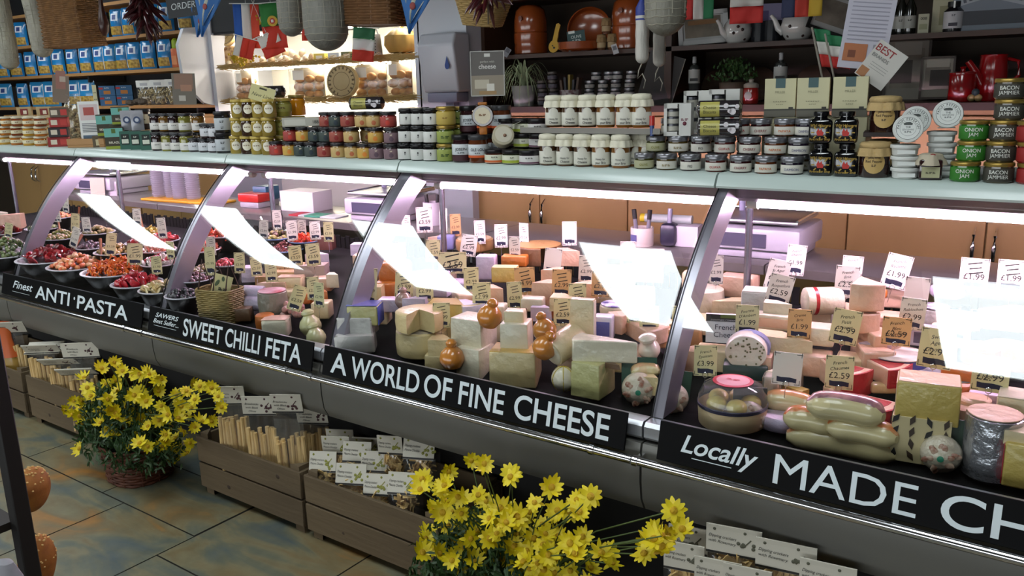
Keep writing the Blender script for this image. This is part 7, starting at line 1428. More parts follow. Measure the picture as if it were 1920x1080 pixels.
T = [  # u, top, bottom, width, price, where, roll, paper, name
 (1325, 462, 525, 38, '£3.99', 'left of the pole in the nearest case, front of two', 0, TPW, ''), (1342, 478, 533, 26, '£2.99', 'half hidden behind the pink ticket left of the pole', 0, TPW, ''), (1277, 572, 620, 34, '£3.99', 'just right of the end frame', 0, TP, 'French'), (1322, 645, 705, 42, '£3.99', 'standing in the domed tub', 0, TP, 'French/Epoisses'), (1400, 570, 627, 42, '£1.99', 'above the spotted round cheese', 0, TP, "Fourme/D'Ambert"),
 (1488, 458, 516, 34, '£1.99', 'tilted at the back above the white log', .09, TPW, 'French/Chevre'), (1450, 486, 545, 40, '£2.99', 'lilac, behind the white tilted one by the log', .2, TPW, 'French/St Agur'), (1454, 514, 570, 44, '£2.59', 'white, tilted right, before the white log', .22, TPW, 'French/Roquefort'), (1497, 578, 635, 42, '£1.99', 'on the pale slab right of the book', .02, TPO, 'Creme/Brie'), (1578, 578, 645, 50, '£2.99', 'tilted, before the tall pink pile', .14, TP, 'French/Petit/Livarot'),
 (1585, 497, 558, 42, '£2.59', 'white, at the back above the tall pink pile, front of two', .04, TPW, 'French/Brie/Meaux'), (1596, 479, 520, 36, '£1.99', 'white, hidden behind the one over the tall pink pile', .05, TPW, 'French'), (1672, 476, 540, 44, '£1.99', 'white, tilted, highest at the back right', .2, TPW, 'French/Raclette'), (1714, 518, 580, 42, '£2.99', 'white, blank-faced in the glare', .05, TPW, '-'), (1706, 557, 618, 44, '£2.99', 'lilac, standing before the speckled round', .07, TPW, 'French/Reblochon'), (1678, 593, 648, 50, '£2.59', 'orange, over the navy-banded wheel', .02, TPO, "French/Bleu/D'Auvergne"),
 (1749, 613, 690, 58, '£2.99', 'large, stuck in the large yellow block', .07, TP, 'Swiss/Aged/Gruyere'), (1572, 664, 730, 50, '£2.59', 'stuck among the red-labelled wedges', .0, TP, 'French/Chaumes'), (1853, 664, 735, 62, '£2.99', 'stuck in the silver foil cylinder', .02, TP, 'Swiss/Tete De/Moine'), (1823, 483, 543, 48, '£1.99', 'white, at the back right before the door handles', .02, TPW, ''), (1893, 486, 546, 46, '£1.99', 'white, at the back by the right photo edge', 0, TPW, ''), (1786, 580, 638, 50, '£2.59', 'faded in the glare at the right', .04, TP, 'Swiss'), (1473, 658, 722, 52, '£', 'blank and white, before the half-moon cheeses', .05, TPW, '-'),
 (692, 502, 575, 26, '£2.99', 'tall, by the left end frame over the wrapped bricks', .1, TP, ''), (757, 509, 557, 34, '£2.59', 'on the orange pair', .09, TP, ''), (797, 516, 565, 32, '£2.99', 'right of the orange pair', .02, TP, ''), (828, 566, 614, 32, '£2.99', 'on the tall yellow block', .03, TP, ''), (849, 472, 513, 52, '£2.59', 'broad, under the glare streak', .02, TP, ''), (884, 500, 547, 28, '£2.99', 'behind the short one left of the tall white stack', .02, TP, ''), (903, 528, 575, 34, '£2.99', 'over the tall white stack', .03, TP, ''), (966, 527, 580, 28, '£2.99', 'on the small crusted block', -.02, TP, ''), (985, 500, 552, 38, '£4.99', 'reading 4.99 at the centre of the cheese case', -.02, TPO, ''),
 (1052, 504, 555, 36, '£2.99', 'pinkish, under the white blank one', .05, TPO, ''), (1082, 530, 577, 33, '£1.99', 'reading 1.99 on the upright slab', .03, TP, ''), (1125, 507, 557, 34, '£2.99', 'pinkish, at the left of the large glare', .06, TPO, ''), (1055, 558, 611, 34, '£2.59', 'over the white goat log', .02, TP, ''), (1217, 572, 620, 36, '£3.99', 'left of the end frame over the white pouch', 0, TP, ''), (1190, 562, 606, 30, '£2.59', 'behind the one left of the end frame', .0, TP, ''),
 (721, 408, 440, 20, '£2.59', 'white, back row, leftmost right of the end frame', -.1, TPW, ''), (762, 403, 440, 16, '£2.99', 'white, back row, left of the pole', .02, TPW, ''), (797, 388, 436, 30, '£3.59', 'broad and pink, back row, right of the pole', 0, TPW, ''), (832, 390, 436, 14, '£2.99', 'narrow, back row, in front of the tall white tub', .03, TPW, ''), (855, 401, 443, 20, '£2.99', 'pink, back row, left of the first cupboard', 0, TPO, ''), (901, 413, 457, 20, '£2.59', 'pink, back row, before the first cupboard', -.02, TPW, ''), (940, 420, 464, 24, '£2.99', 'white, back row, over the brown wheel', .0, TPW, ''), (983, 418, 464, 17, '£2.59', 'white and narrow, back row, before the door handles', .0, TPW, ''), (966, 443, 486, 20, '£2.59', 'white, stuck in the orange block at the rear', -.02, TPW, ''), (876, 440, 480, 30, '£2.99', 'white, leaning right, over the pale back wheel', .18, TPW, ''), (1068, 415, 460, 27, '£', 'blank white, highest before the cupboard doors', .0, TPW, '-'), (1034, 465, 513, 32, '£', 'blank white, tilted right, rear centre', .12, TPW, '-'), (812, 449, 490, 27, '£2.59', 'cream, at the right end of the glare streak', .05, TP, ''), (1177, 452, 500, 28, '£', 'pale, fading into the large glare', 0, TPW, '-'), (1228, 466, 500, 34, '£', 'short and white at the counter ledge by the end frame', 0, TPW, '-'), (1098, 478, 530, 28, '£2.99', 'white, left of the large glare', .05, TPW, ''),
 (521, 394, 430, 16, '£2.59', 'pink, over the blue-rimmed olives', .0, TPW, ''), (494, 412, 447, 16, '£2.99', 'pink, tilted, left of the blue-rimmed olives', .12, TPW, ''), (549, 413, 451, 20, '£1.99', 'pink, over the red beans', .0, TPW, ''), (567, 412, 440, 15, '£2.59', 'pink, behind the one over the red beans', 0, TPW, ''), (592, 415, 449, 20, '£2.99', 'white, over the orange chillies', .0, TPW, ''), (617, 416, 453, 18, '£2.59', 'tan, right of the orange chillies', .02, TP, ''), (556, 460, 498, 24, '£3.59', 'cream, before the peach lettered box', -.03, TP, ''), (589, 456, 498, 26, '£3.59', 'cream, right of the peach lettered box', -.02, TP, ''), (510, 487, 529, 21, '£2.99', 'cream, centre of the feta case', .0, TP, ''), (482, 481, 518, 20, '£2.59', 'cream, right of the basket handles', .0, TP, ''), (450, 473, 512, 19, '£2.99', 'cream, between the basket handles', .05, TP, ''), (447, 404, 437, 20, '£', 'white, tilted, over the shrimps', .1, TPW, '-'), (588, 518, 562, 22, '£2.59', 'cream, left of two by the second end frame', .03, TP, ''), (599, 528, 576, 18, '£2.99', 'cream, right of two by the second end frame', .05, TP, ''), (549, 537, 582, 26, '£2.59', 'cream, strongly tilted over the grapes', .42, TP, ''),
 (258, 391, 422, 14, '£1.99', 'pink, over the yellow green peppers', .04, TPW, ''), (306, 408, 447, 15, '£1.99', 'pink, over the back red peppers', -.02, TPW, ''), (376, 428, 464, 16, '£2.59', 'pink, right of the glare on the end frame', .04, TPW, ''), (397, 443, 478, 16, '£2.59', 'pink, over the orange prawns', .02, TPW, ''), (398, 378, 404, 22, '£1.99', 'white, at the ledge beside the yellow tray', .1, TPW, ''), (206, 437, 480, 18, '£1.59', 'cream, tilted, before the stuffed olives', .2, TP, ''), (253, 456, 497, 27, '£1.99', 'broad cream, over the carrots', .12, TP, ''), (295, 480, 514, 18, '£1.99', 'cream, over the crimson peppers', .04, TP, ''), (321, 452, 486, 13, '£1.59', 'cream, left side of the second end frame', .03, TP, ''), (353, 453, 488, 15, '£1.59', 'cream, right side of the second end frame, upper', .06, TP, ''), (341, 488, 519, 16, '£1.59', 'cream, right side of the second end frame, lower', .08, TP, ''), (396, 462, 516, 18, '£1.99', 'cream, behind the wicker basket handles', .03, TP, ''),
 (124, 366, 398, 10, '£1.59', 'pink, over the red and amber olives', .1, TPW, ''), (108, 393, 416, 12, '£1.59', 'pink, over the mixed green olives', .0, TPW, ''), (73, 416, 451, 12, '£1.59', 'cream, tilted, over the pale green olives', .2, TP, ''), (141, 400, 434, 14, '£1.59', 'cream, tilted, behind the mixed green olives', .15, TP, ''), (164, 407, 436, 14, '£1.59', 'pink, before the brown green olives', .0, TPW, ''), (136, 426, 464, 12, '£1.59', 'white, leaning far right, over the dark red peppers', .42, TPW, ''), (199, 382, 408, 12, '£1.99', 'lilac, at the back by the pole', .05, TPW, ''), (15, 418, 446, 12, '£1.59', 'cream, at the left photo edge', .25, TP, '')]
for u, a, b_, w, pr, wh, ro, pa, nm in T:
    ticket(u, a, b_, w, pr, 'price ticket ' + wh, ro, pa, nm, wide=(w > 46 and u < 900))

# ---------------------------------------------------------------- things on the staff worktop
WT = .9095
PALEG = mat('#b9b8c2', .35)
def scale_(u, v, Y, label, w=.34, rz=.1, sc=1):
    p = onY(u, v, Y); t = thing('weighing_scale', label, 'scale', (p.x, Y + .10, WT), rz, 'weighing scales on the staff worktop')
    b = MB(); b.box(w * .9, .26, .03, 0, TR(0, .03, 0), .008); b.box(w, .30, .075, 0, TR(0, .03, .03), .012); obj('body', b, PALEG, t)
    b = MB(); b.box(w * .52, .003, .045, 0, TR(-.03, -.1215, .042)); obj('display', b, mat('#4a4a5e', .2), t)
    b = MB(); b.box(w * .92, .27, .012, 0, TR(0, .03, .118), .004); b.box(w * .2, .05, .02, 0, TR(0, .03, .10)); pl = obj('platter', b, STEEL, t)
    b = MB(); b.tube([(-w * .45, -.10, .132), (-w * .45, .165, .132), (w * .45, .165, .132), (w * .45, -.10, .132)], .004, 6); obj('guard_rail', b, CHROME, pl)
    b = MB(); b.tube([(-w * .30, .1, .10), (-w * .30, .1, .235)], .012, 10); hd = obj('column', b, mat('#8f8ca8', .35), t); b = MB(); b.box(.16, .04, .07, 0, TR(-w * .30, .1, .2), .008); obj('head', b, mat('#8f8ca8', .35), hd)
scale_(1405, 470, 2.74, 'grey weighing scale on the worktop in the nearest case', .33, .05); scale_(700, 400, 2.74, 'grey weighing scale on the worktop behind the third end frame', .33, .1); scale_(176, 350, 2.74, 'grey weighing scale on the worktop at the left', .36, .1)
def pot(u, Y, r, h, label, c='#d9cfc4', pens=2):
    x = xat(u, Y, WT + .04); t = thing('pen_pot', label, 'pot', (x, Y, WT))
    b = MB(); b.lathe([(r * .96, 0), (r, .004), (r, h), (r * .92, h), (r * .9, .01), (.002, .008)], 26); obj('pot', b, mat(c, .35), t)
    b = MB(); b.grid(lambda q, s_: ((r + .001) * math.sin(-.9 + q * .9), -(r + .001) * math.cos(-.9 + q * .9), h * (.3 + .35 * s_)), 6, 2); obj('label', b, mat('#5a5a8a', .5), t)
    for i in range(pens):
        q = thing('marker_pen', ('left', 'right')[i] + ' black marker pen standing in the ' + label.split(' on ')[0].split(' beside')[0], 'pen', (x + (-.018, .02)[i], Y, WT + .0085), 0, rot=(0, (-.12, .08)[i], .3)); b = MB(); b.tube([(0, 0, 0), (0, 0, .09)], .0075, 10); obj('barrel', b, mat('#77757f', .3), q); b = MB(); b.tube([(0, 0, .09), (0, 0, .125)], .0085, 10); obj('cap', b, BLACK, q)
pot(1204, 2.78, .042, .068, 'white round pot on the worktop left of the fourth end frame'); pot(812, 2.80, .042, .10, 'tall white tub beside the middle pole', '#cfc9d2')
x = xat(1250, 2.80, WT); t = thing('tape_dispenser', 'dark curved stand holding pens beside the white round pot', 'dispenser', (x, 2.82, WT), .2); b = MB(); b.box(.06, .07, .085, 0, None, .018); obj('body', b, mat('#2a283c', .3), t); b = MB(); b.tube([(0, 0, .08), (.0, .01, .135)], .009, 10); obj('pen', b, mat('#7d7c90', .3), t)
carton('paper_stack', 'white paper roll box behind the fourth end frame', 'box', xat(1288, 2.86, WT), 2.82, WT, .11, .08, .075, '#e3e0ea', .2, None)
x = xat(1306, 3.0, WT + .08); t = thing('wrap_roll', 'yellow-ended roll of film on the box behind the fourth end frame', 'roll', (x - .06, 2.86, WT + .092), .15); b = MB(); b.tube([(-.08, 0, 0), (.10, 0, 0)], .016, 16); obj('roll', b, mat('#b9c4c0', .3), t); b = MB(); b.tube([(-.095, 0, 0), (-.078, 0, 0)], .0165, 16); obj('end', b, mat('#c9b52a', .4), t)
x = xat(352, 2.80, WT); t = thing('yellow_tray', 'long yellow cutting board under the stacked clear cups', 'board', (x, 2.80, WT + .0005), .08); b = MB(); b.box(.62, .16, .014, 0, None, .005); obj('board', b, mat('#d9a01c', .4), t)
for i, u in enumerate((300, 318, 338, 358)):
    x = xat(u, 2.80, WT + .08); t = thing('cup_stack', ORD[i] + ' tall stack of clear plastic tubs from the left on the yellow board', 'cups', (x, 2.79 + .02 * (i % 2), WT + .0152), 0, 'stacks of clear tubs'); prof = []
    for k in range(15): prof += [(.036, k * .0115), (.040, k * .0115 + .008), (.042, k * .0115 + .0085), (.042, k * .0115 + .011)]
    b = MB(); b.lathe(prof, 22, 0, None, None, False); obj('tubs', b, CUP, t)
for i, (u, Y, w, c, l) in enumerate(((478, 2.82, .15, '#b5201c', 'red rectangular tub on the worktop of the feta case'), (500, 2.90, .10, '#2c5a78', 'blue lidded tub behind the red one on the worktop'))):
    x = xat(u, Y, WT + .04); t = thing('plastic_tub', l, 'tub', (x, Y, WT), .1); b = MB(); b.box(w * .9, .09, .03, 0, None, .006); obj('base', b, mat('#a5a3a8', .3), t); b = MB(); b.box(w, .10, .045 + .03 * i, 0, TR(0, 0, .03), .008); obj('body', b, mat(c, .3), t)
carton('paper_stack', 'stack of white paper bags on the worktop right of the red tub', 'paper', xat(575, 2.86, WT), 2.80, WT, .22, .14, .10, '#e6e4e6', .1, None); x = xat(590, 2.82, WT + .1); t = thing('wrapping_sheet', 'white sheet with red and green edge lying on the worktop', 'paper', (x + .1, 2.745, WT + .0005), .1); b = MB(); b.box(.30, .09, .006, 0); obj('sheet', b, mat('#d6e0dc', .6), t); b = MB(); b.box(.06, .092, .007, 0, TR(-.12, 0, .0)); b.box(.10, .092, .007, 1, TR(.0, 0, 0)); obj('stripes', b, [mat('#b5303a', .6), mat('#3c9a7a', .6)], t)
t = thing('notice', 'cream notice card leaning before the left scale', 'notice', (xat(191, 2.73, WT + .05), 2.70, WT + .001), 0, rot=(-.08, 0, .4)); b = MB(); b.box(.10, .002, .11, 0); obj('card', b, mat('#c5bba6', .7), t); b = MB(); b.box(.05, .006, .085, 0, TR(.085, .03, 0)); obj('flap', b, mat('#d6cdd8', .5), t)

# ---------------------------------------------------------------- crates on the floor and what stands in them
def crate(x0, x1, label, h=.236, y0=1.722, d=.33):
    t = thing('wooden_crate', label, 'crate', ((x0 + x1) / 2, y0 + d / 2, 0), 0, 'weathered wooden crates along the case'); w = x1 - x0
    for sy in (-1, 1):
        for z in (.03, .135):
            b = MB(); b.box(w, .012, .098, 0, TR(0, sy * (d / 2 - .006), z, random.uniform(-.01, .01), 0, random.uniform(-.004, .004)), .002, 1); obj('plank', b, CRATE, t)
    for sx in (-1, 1):
        for z in (.03, .135): b = MB(); b.box(.012, d - .026, .098, 0, TR(sx * (w / 2 - .007), 0, z), .002, 1); obj('plank', b, CRATE, t)
        for sy in (-1, 1): b = MB(); b.prism([(0, 0), (-sx * .045, 0), (0, -sy * .045)] if sx * sy > 0 else [(0, 0), (0, -sy * .045), (-sx * .045, 0)], h + .012, 0, TR(sx * (w / 2 - .014), sy * (d / 2 - .013), .0)); obj('corner_post', b, CRATE, t)
    b = MB()
    for k in range(4): b.box(w - .03, .065, .008, 0, TR(0, -.115 + k * .077, .03))
    obj('base', b, CRATE, t)
    for x, z in ((w * .3, .19), (-w * .2, .07)): b = MB(); b.ball(.011, 0, TR(x, -d / 2 + .0005, z, s=(1, .12, .8)), 10, 6); obj('knot', b, mat('#3a2a1c', .7), t)
crate(-4.83, -4.17, 'weathered crate furthest left, cut off by the photo edge'); crate(-4.12, -3.52, 'weathered crate of breadsticks at the left, before the first daisies'); crate(-2.775, -2.185, 'weathered crate of breadsticks between the first daisies and the crackers crate'); crate(-2.165, -1.565, 'weathered crate of cheese crackers left of the nearest daisies'); crate(-.86, -.26, 'weathered crate of rosemary crackers at the lower right')
FILMB = glass_mat('bag_film', 1.6, (.98, .98, .97), .1, .02)
STICK = mat('#e3c48c', .6, noise=('#caa668', 18, .25))
def header(t, w, h, z, tilt, lines, pic, y=0):
    b = MB(); M = TR(0, y, z, tilt); b.box(w, .003, h, 0, M); b.box(w, .003, h, 0, TR(0, y + .004, z, tilt + .06)); hd = obj('header_card', b, mat('#cfcabb', .7), t)
    b = MB()
    for i, s in enumerate(lines): b.text(s, .0075, None, 0, M @ TR(-w * .2, -.0028, h * .62 - i * .014, 0, .05, 0), shear=.3, maxw=w * .5)
    for i in range(7): b.ball(.005, 1, M @ TR(w * .24 + random.gauss(0, .012), -.0022, h * .38 + random.gauss(0, .007), s=(1, .25, 1)), 7, 5)
    b.box(.03, .0006, .003, 1, M @ TR(w * .25, -.0022, h * .5, 0, -.9, 0)); b.box(w, .0006, .006, 2, M @ TR(0, -.0018, .001))
    for x in (-.35, .2): b.ball(.004, 1, M @ TR(w * x, -.002, h * .86, s=(1, .25, 1)), 7, 5)
    obj('print', b, [INK, mat(pic, .6), mat('#2a2826', .6)], hd)
def stickbag(u, v, Y, ztop, label, n=11, w=.115, tilt=.1, hdr=True, rz=None, hw=None):
    """bag of breadsticks; (u, v) = centre of its header card's lower edge"""
    p = onY(u, v, Y); z0 = .0392
    t = thing('breadstick_bag', label, 'breadsticks', (p.x, Y, z0), face(p.x, Y, .6) if rz is None else rz, 'bags of breadsticks')
    b = MB()
    for i in range(n): b.tube([(-w * .42 + w * .84 * i / (n - 1), random.uniform(-.012, .012), .002), (-w * .42 + w * .84 * i / (n - 1) + random.uniform(-.004, .004), random.uniform(-.012, .012), ztop - z0 - random.random() * .03)], .0078, 7)
    st = obj('breadsticks', b, STICK, t); H = max(p.z - z0, ztop - z0 + .02)
    b = MB(); b.grid(lambda q, s: ((q - .5) * w * (1 - .1 * s), -.024 * math.sin(PI * q) * (1 - s ** 2 * .9) + .004 * math.sin(23 * q) * s, s * H), 14, 12); b.grid(lambda q, s: ((.5 - q) * w * (1 - .1 * s), .024 * math.sin(PI * q) * (1 - s ** 2 * .9), s * H), 14, 12); obj('film', b, FILMB, t)
    if hdr: header(t, hw or w * 1.0, .075, H - .008, tilt, ('Breadsticks', 'with Black', 'Olives'), '#4a2c30')
for a in ((432, 755, 1.762, 0.345, 'breadstick bag at the left of the middle crate, header turned aside', 10, .115, .12), (487, 775, 1.765, 0.335, 'breadstick bag in the middle crate front with an olive picture header', 11, .12, .08), (537, 785, 1.775, 0.31, 'breadstick bag right of the olive header, film crumpled', 9, .10, .2, False), (588, 795, 1.92, 0.30, 'breadstick bag at the right of the middle crate, header leaning back', 8, .115, .25), (436, 748, 1.785, 0.335, 'breadstick bag behind the left one in the middle crate', 8, .11, .3, False), (540, 770, 1.785, 0.335, 'darker breadstick bag at the rear of the middle crate', 8, .11, .2)): stickbag(*a)
for a in ((82, 690, 1.765, .33, 'breadstick bag at the left of the left crate', 9, .13, -1.1, True, None, .16), (118, 692, 1.765, .31, 'breadstick bag in the middle of the left crate', 10, .13, .9, True, None, .16), (150, 700, 1.765, .29, 'breadstick bag at the right of the left crate, pale header', 8, .12, .9, True, None, .16), (153, 668, 1.788, .30, 'breadstick bag behind with an upright header in the left crate', 7, .12, .15, True, None, .16), (84, 660, 1.788, .30, 'breadstick bag at the rear of the left crate', 8, .12, .7, True, None, .16), (20, 622, 1.788, .33, 'breadstick bag by the left edge with a red-printed header', 8, .12, .5, True, None, .16)): stickbag(*a)
def crackerbag(u, v, Y, label, w=.10, tilt=-.45, h=.07, lines=('Dipping crackers', 'with Rosemary'), pic='#6a6a3a', group='bags of crackers'):
    p = onY(u, v, Y); t = thing('cracker_bag', label, 'crackers', (p.x, Y, p.z), face(p.x, Y, .55), group)
    b = MB()
    for i in range(46): b.box(.042, .011, .003, 0, TR(random.uniform(-w * .3, w * .3), random.uniform(0, .045), -.005 - random.random() * .075, random.random() * 3, random.random() * 3, random.random() * 3))
    o = obj('crackers', b, mat('#ecd096', .6, noise=('#d0ac68', 20, .25)), t, smooth=0); o['kind'] = 'stuff'
    b = MB(); D = .10; b.grid(lambda q, s: ((q - .5) * w * 1.05, .01 - (.035 * math.sin(PI * q) + .004 * math.sin(19 * q + 9 * s)) * math.sin(PI * min(1, s * 1.1) * .9 + .1), -s * D), 12, 8); b.grid(lambda q, s: ((.5 - q) * w * 1.05, .06, -s * D), 4, 4); obj('film', b, FILMB, t)
    header(t, w, h, -.004, tilt, lines, pic)
L_ = ('Dipping crackers', 'Mature Cheddar'); P_ = '#8a8a3a'
for u, v, Y, l, w in ((604, 884, 1.765, 'cracker bag at the left front of the crackers crate', .095), (657, 908, 1.765, 'cracker bag second from the left in front', .105), (704, 928, 1.765, 'cracker bag third from the left in front, header turned', .085), (753, 926, 1.775, 'cracker bag at the right front of the crackers crate', .095), (632, 850, 1.83, 'cracker bag in the second row, left', .10), (668, 866, 1.83, 'cracker bag in the second row, middle', .10), (700, 884, 1.83, 'cracker bag in the second row, right', .09), (640, 836, 1.90, 'cracker bag in the third row, left', .10), (690, 852, 1.90, 'cracker bag in the third row, right', .10), (733, 850, 1.86, 'tall cracker bag standing at the rear, left of two', .085), (784, 860, 1.86, 'tall cracker bag standing at the rear, right of two', .105)): crackerbag(u, v, Y, l, w, -.35 if v > 855 else .1, .07, L_, P_)
for i, (u, v, Y, l, w) in enumerate(((1375, 1040, 1.78, 'rosemary cracker bag left of the two upright at the lower right', .13), (1472, 1070, 1.78, 'rosemary cracker bag right of the two upright at the lower right', .135), (1282, 1068, 1.76, 'rosemary cracker bag under the daisies at the lower right', .10), (1345, 1100, 1.74, 'rosemary cracker bag at the bottom photo edge, left', .11), (1400, 1115, 1.74, 'rosemary cracker bag at the bottom photo edge, middle', .11), (1550, 1110, 1.77, 'rosemary cracker bag at the bottom photo edge, right', .12), (1290, 1035, 1.84, 'rosemary cracker bag behind the yellow daisies', .10))): crackerbag(u, v, Y, l, w, .05, .078, pic='#5a5a4a')
p = onY(10, 660, 1.765); t = thing('orange_bag', 'orange-topped snack bag cut off by the left photo edge', 'bag', (p.x, 1.765, .0392), .4); b = MB(); b.lathe([(.06, 0), (.07, .05), (.068, .22), (.03, .30), (.05, .34)], 16, 0, TR(s=(1, .5, 1))); obj('bag', b, mat('#a8843c', .4, coat=.5), t); b = MB(); b.lathe([(.071, .23), (.05, .33), (.056, .40)], 16, 0, TR(s=(1, .52, 1)), None, False); obj('top', b, mat('#c9602c', .4), t)

# ---------------------------------------------------------------- yellow daisies in wicker pots
PET = []
for k in range(3):
    b = MB(); n = 12
    for i in range(n):
        a = 2 * PI * i / n + random.uniform(-.1, .1); L = .024 * random.uniform(.85, 1.1); dz = random.uniform(-.006, .006) + (.006 if k else -.002); wv = .0062
        b.grid(lambda u, v, a=a, L=L, dz=dz: ((.004 + L * u) * math.cos(a) - wv * (v - .5) * 2 * math.sin(PI * min(.97, .12 + u * .9)) ** .6 * math.sin(a), (.004 + L * u) * math.sin(a) + wv * (v - .5) * 2 * math.sin(PI * min(.97, .12 + u * .9)) ** .6 * math.cos(a), dz * u * u * 2), 4, 2, 0)
    pm = mesh('petals', b, mat('#d9c206', .5, noise=('#e2cf1c', 30, .2)))
    b = MB(); b.lathe([(.0075, -.001), (.0078, .003), (.005, .0065), (.001, .0075)], 12); PET.append((pm, mesh('disc', b, mat('#c09a08', .7, bump=(200, .5)))))
def daisies(label, x, y, heads, ylo, yhi, spread):
    t = thing('daisy_plant', label, 'flowers', (x, y, 0), 0, 'pots of yellow daisies')
    b = MB(); wicker(b, .24, .22, .15, .15, .012, .006, 0, 44, .8); obj('pot', b, mat('#6a3a24', .6, noise=('#4a2616', 30, .25)), t)
    b = MB(); b.lathe([(.10, .12), (.10, .135)], 20); obj('soil', b, mat('#1c140e', .9), t)
    st, lf = MB(), MB()
    heads = heads + [(u + random.gauss(0, 22), v + abs(random.gauss(0, 16))) for u, v in heads[::2]]
    for u, v in heads:
        Y = random.uniform(ylo, yhi); p = onY(u, v, Y) - Vector((x, y, 0))
        pm, ds = random.choice(PET); s = random.uniform(.82, 1.12)
        vd = (CAM - Vector((x, y, 0)) - p).normalized(); nrm = (vd * .75 + Vector((random.gauss(0, .38), random.gauss(0, .3), .35 + random.gauss(0, .3)))).normalized()
        M = Matrix.Translation(p) @ nrm.to_track_quat('Z', 'Y').to_matrix().to_4x4() @ Matrix.Rotation(random.random() * 6, 4, 'Z') @ Matrix.Scale(s, 4)
        f = link('flower', pm, t, M); link('disc', ds, f)
        q = Vector((random.uniform(-.06, .06), random.uniform(-.05, .05), .13)); m_ = (p * .6 + q * .4) + Vector((0, 0, .05)); st.tube([q, m_, p - nrm * .002], .0018, 4)
    for i in range(1250):
        a = random.random() * 6.28; e = math.acos(random.random()); rr = random.random() ** .4; c = Vector((spread[0] * rr * math.cos(a) * math.sin(e), spread[1] * rr * math.sin(a) * math.sin(e) - .03, .10 + spread[2] * rr * math.cos(e)))
        for k in range(3): lf.add([(0, -.0025, 0), (.02, -.004, .002), (.03, 0, 0), (.02, .004, .002), (0, .0025, 0)], [(0, 1, 2, 3, 4)], 0, Matrix.Translation(c) @ Euler((random.random() * 6, random.random() * 6, random.random() * 6)).to_matrix().to_4x4())
    obj('stems', st, mat('#4a5a2a', .6), t); o = obj('foliage', lf, mat('#2f4a24', .5), t, smooth=0); o['kind'] = 'stuff'
z7 = [(440,610),(430,690),(495,700),(520,530),(540,580),(580,620),(640,600),(660,590),(690,490),(630,510),(640,690),(610,690),(665,660),(690,680),(640,790),(665,800),(735,770),(720,780),(630,870),(640,890),(870,440),(890,450),(830,550),(850,590),(820,640),(870,610),(800,700),(840,720),(900,690),(920,690),(940,730),(945,550),(960,480),(1050,570),(1110,550),(1150,510),(1190,520),(1160,600),(1140,650),(1110,700),(1000,690),(1010,800),(990,810),(1090,790),(1040,830),(1130,860),(1050,890),(880,880),(830,860),(810,830),(900,870),(970,880),(1260,530),(1320,645),(1260,730),(1200,730),(680,380),(605,415),(730,430),(560,740),(750,650),(780,590),(700,550),(500,470),(480,650),(590,670),(760,700),(1080,640),(880,760),(960,640)]
daisies('potted yellow daisies between the left crate and the breadsticks crate', -3.13, 1.68, [(u * .3148, 560 + v * .3148) for u, v in z7], 1.52, 1.72, (.31, .14, .30))
z1 = [(425,150),(500,200),(680,230),(940,320),(1190,380),(280,220),(110,270),(130,300),(250,310),(230,330),(340,380),(370,390),(520,410),(470,370),(300,480),(360,490),(660,510),(700,520),(800,480),(830,420),(650,440),(1060,480),(1120,480),(980,470),(1100,400),(275,570),(450,540),(540,520),(150,600),(130,650),(390,600),(540,650),(610,650),(720,620),(760,530),(880,560),(830,650),(980,630),(900,620),(1060,680),(1090,750),(1140,640),(380,710),(110,740),(190,720),(300,790),(340,840),(440,790),(540,800),(590,830),(650,790),(720,830),(760,800),(850,810),(890,850),(960,870),(1060,860),(1190,840),(1310,740),(1330,810),(920,760),(1725,470),(1690,630),(1650,700),(1600,580),(1780,590),(1560,690),(180,450),(420,650),(300,650),(600,580),(500,720),(700,700),(800,750),(960,700)]
daisies('nearest potted yellow daisies between the crackers crate and the rosemary crate', -1.25, 1.64, [(760 + u * .2917, 820 + v * .2917) for u, v in z1], 1.46, 1.68, (.31, .15, .32))

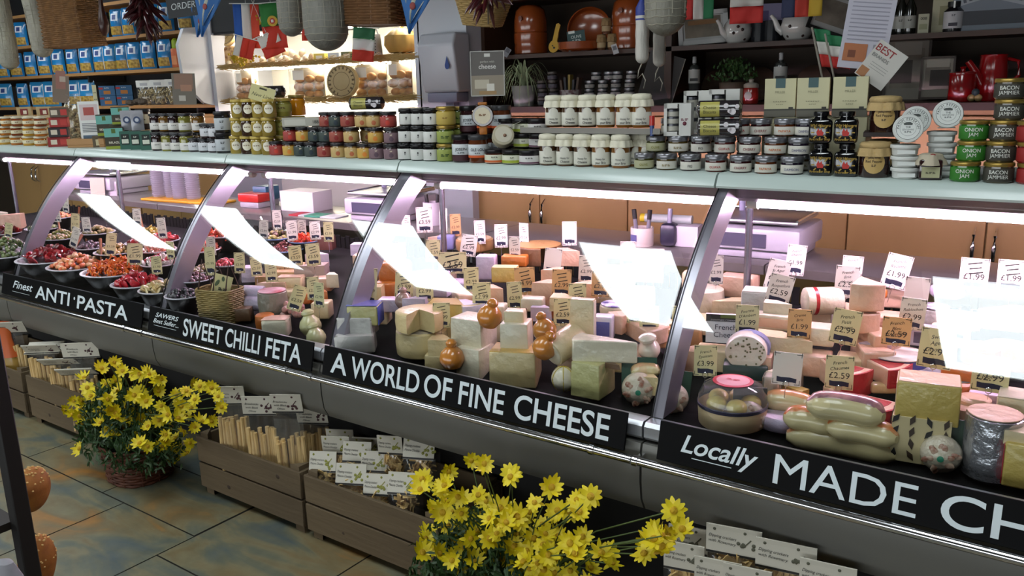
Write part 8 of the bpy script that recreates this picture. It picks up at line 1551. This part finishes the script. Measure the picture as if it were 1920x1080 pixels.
# ---------------------------------------------------------------- bread rack at the left edge
t = thing('bread_rack', 'dark wooden bread rack with a post at the left photo edge', 'rack', (-2.25, .62, 0))
for x, y in ((.313, .13), (-.35, .13), (.25, -.2), (-.35, -.2)):
    b = MB(); b.box(.035, .035, 1.25, 0, TR(x, y, 0), .003, 1); obj('post', b, mat('#120c08', .6), t)
for z in (.12, .27, .56):
    b = MB(); b.box(.66, .32, .018, 0, TR(-.03, -.03, z)); obj('shelf', b, mat('#1c120a', .6), t)
def loaf(u, v, Y, a, bb, c, label, rz=0):
    p = onY(u, v, Y); t = thing('bread_loaf', label, 'bread', (p.x, Y, p.z), 0, rot=(0, rz, .3))
    b = MB(); b.ball(1, 0, TR(s=(a, bb, c)), 26, 18); b.v = [(x * (1 + .05 * math.sin(60 * z)), y, z) for x, y, z in b.v]; obj('crust', b, mat('#b0722a', .7, noise=('#7e4616', 22, .25), bump=(30, .4)), t)
    b = MB()
    for i in range(60): q = Vector((random.gauss(0, 1), random.gauss(0, 1), abs(random.gauss(0, 1)) + .3)).normalized(); b.ball(.004, 0, TR(q.x * a * 1.0, q.y * bb * 1.0, q.z * c * 1.0, s=(1, .7, .6)), 6, 4)
    obj('seeds', b, mat('#c9a060', .7), t)
loaf(58, 918, .85, .035, .05, .058, 'seeded brown loaf poking out beside the rack post, upper', .1); loaf(70, 1058, .86, .038, .05, .085, 'seeded brown loaf poking out beside the rack post, lower', .2)
p = onY(12, 1080, .60); t = thing('paper_bag', 'white paper bread bag with blue print at the lower left corner', 'bag', tuple(p), .3); b = MB(); b.lathe([(.04, -.2), (.042, -.06), (.036, .0), (.02, .03), (.006, .035)], 20, 0, TR(s=(1, .6, 1)), lambda a: 1 + .04 * math.sin(5 * a)); obj('paper', b, mat('#8f8d92', .8, bump=(20, .6)), t); b = MB(); b.tube([(-.03, -.016, -.03), (-.01, -.024, -.018), (.012, -.024, -.03), (.03, -.016, -.02)], .0022, 6); obj('print', b, mat('#2a2a7a', .6), t)
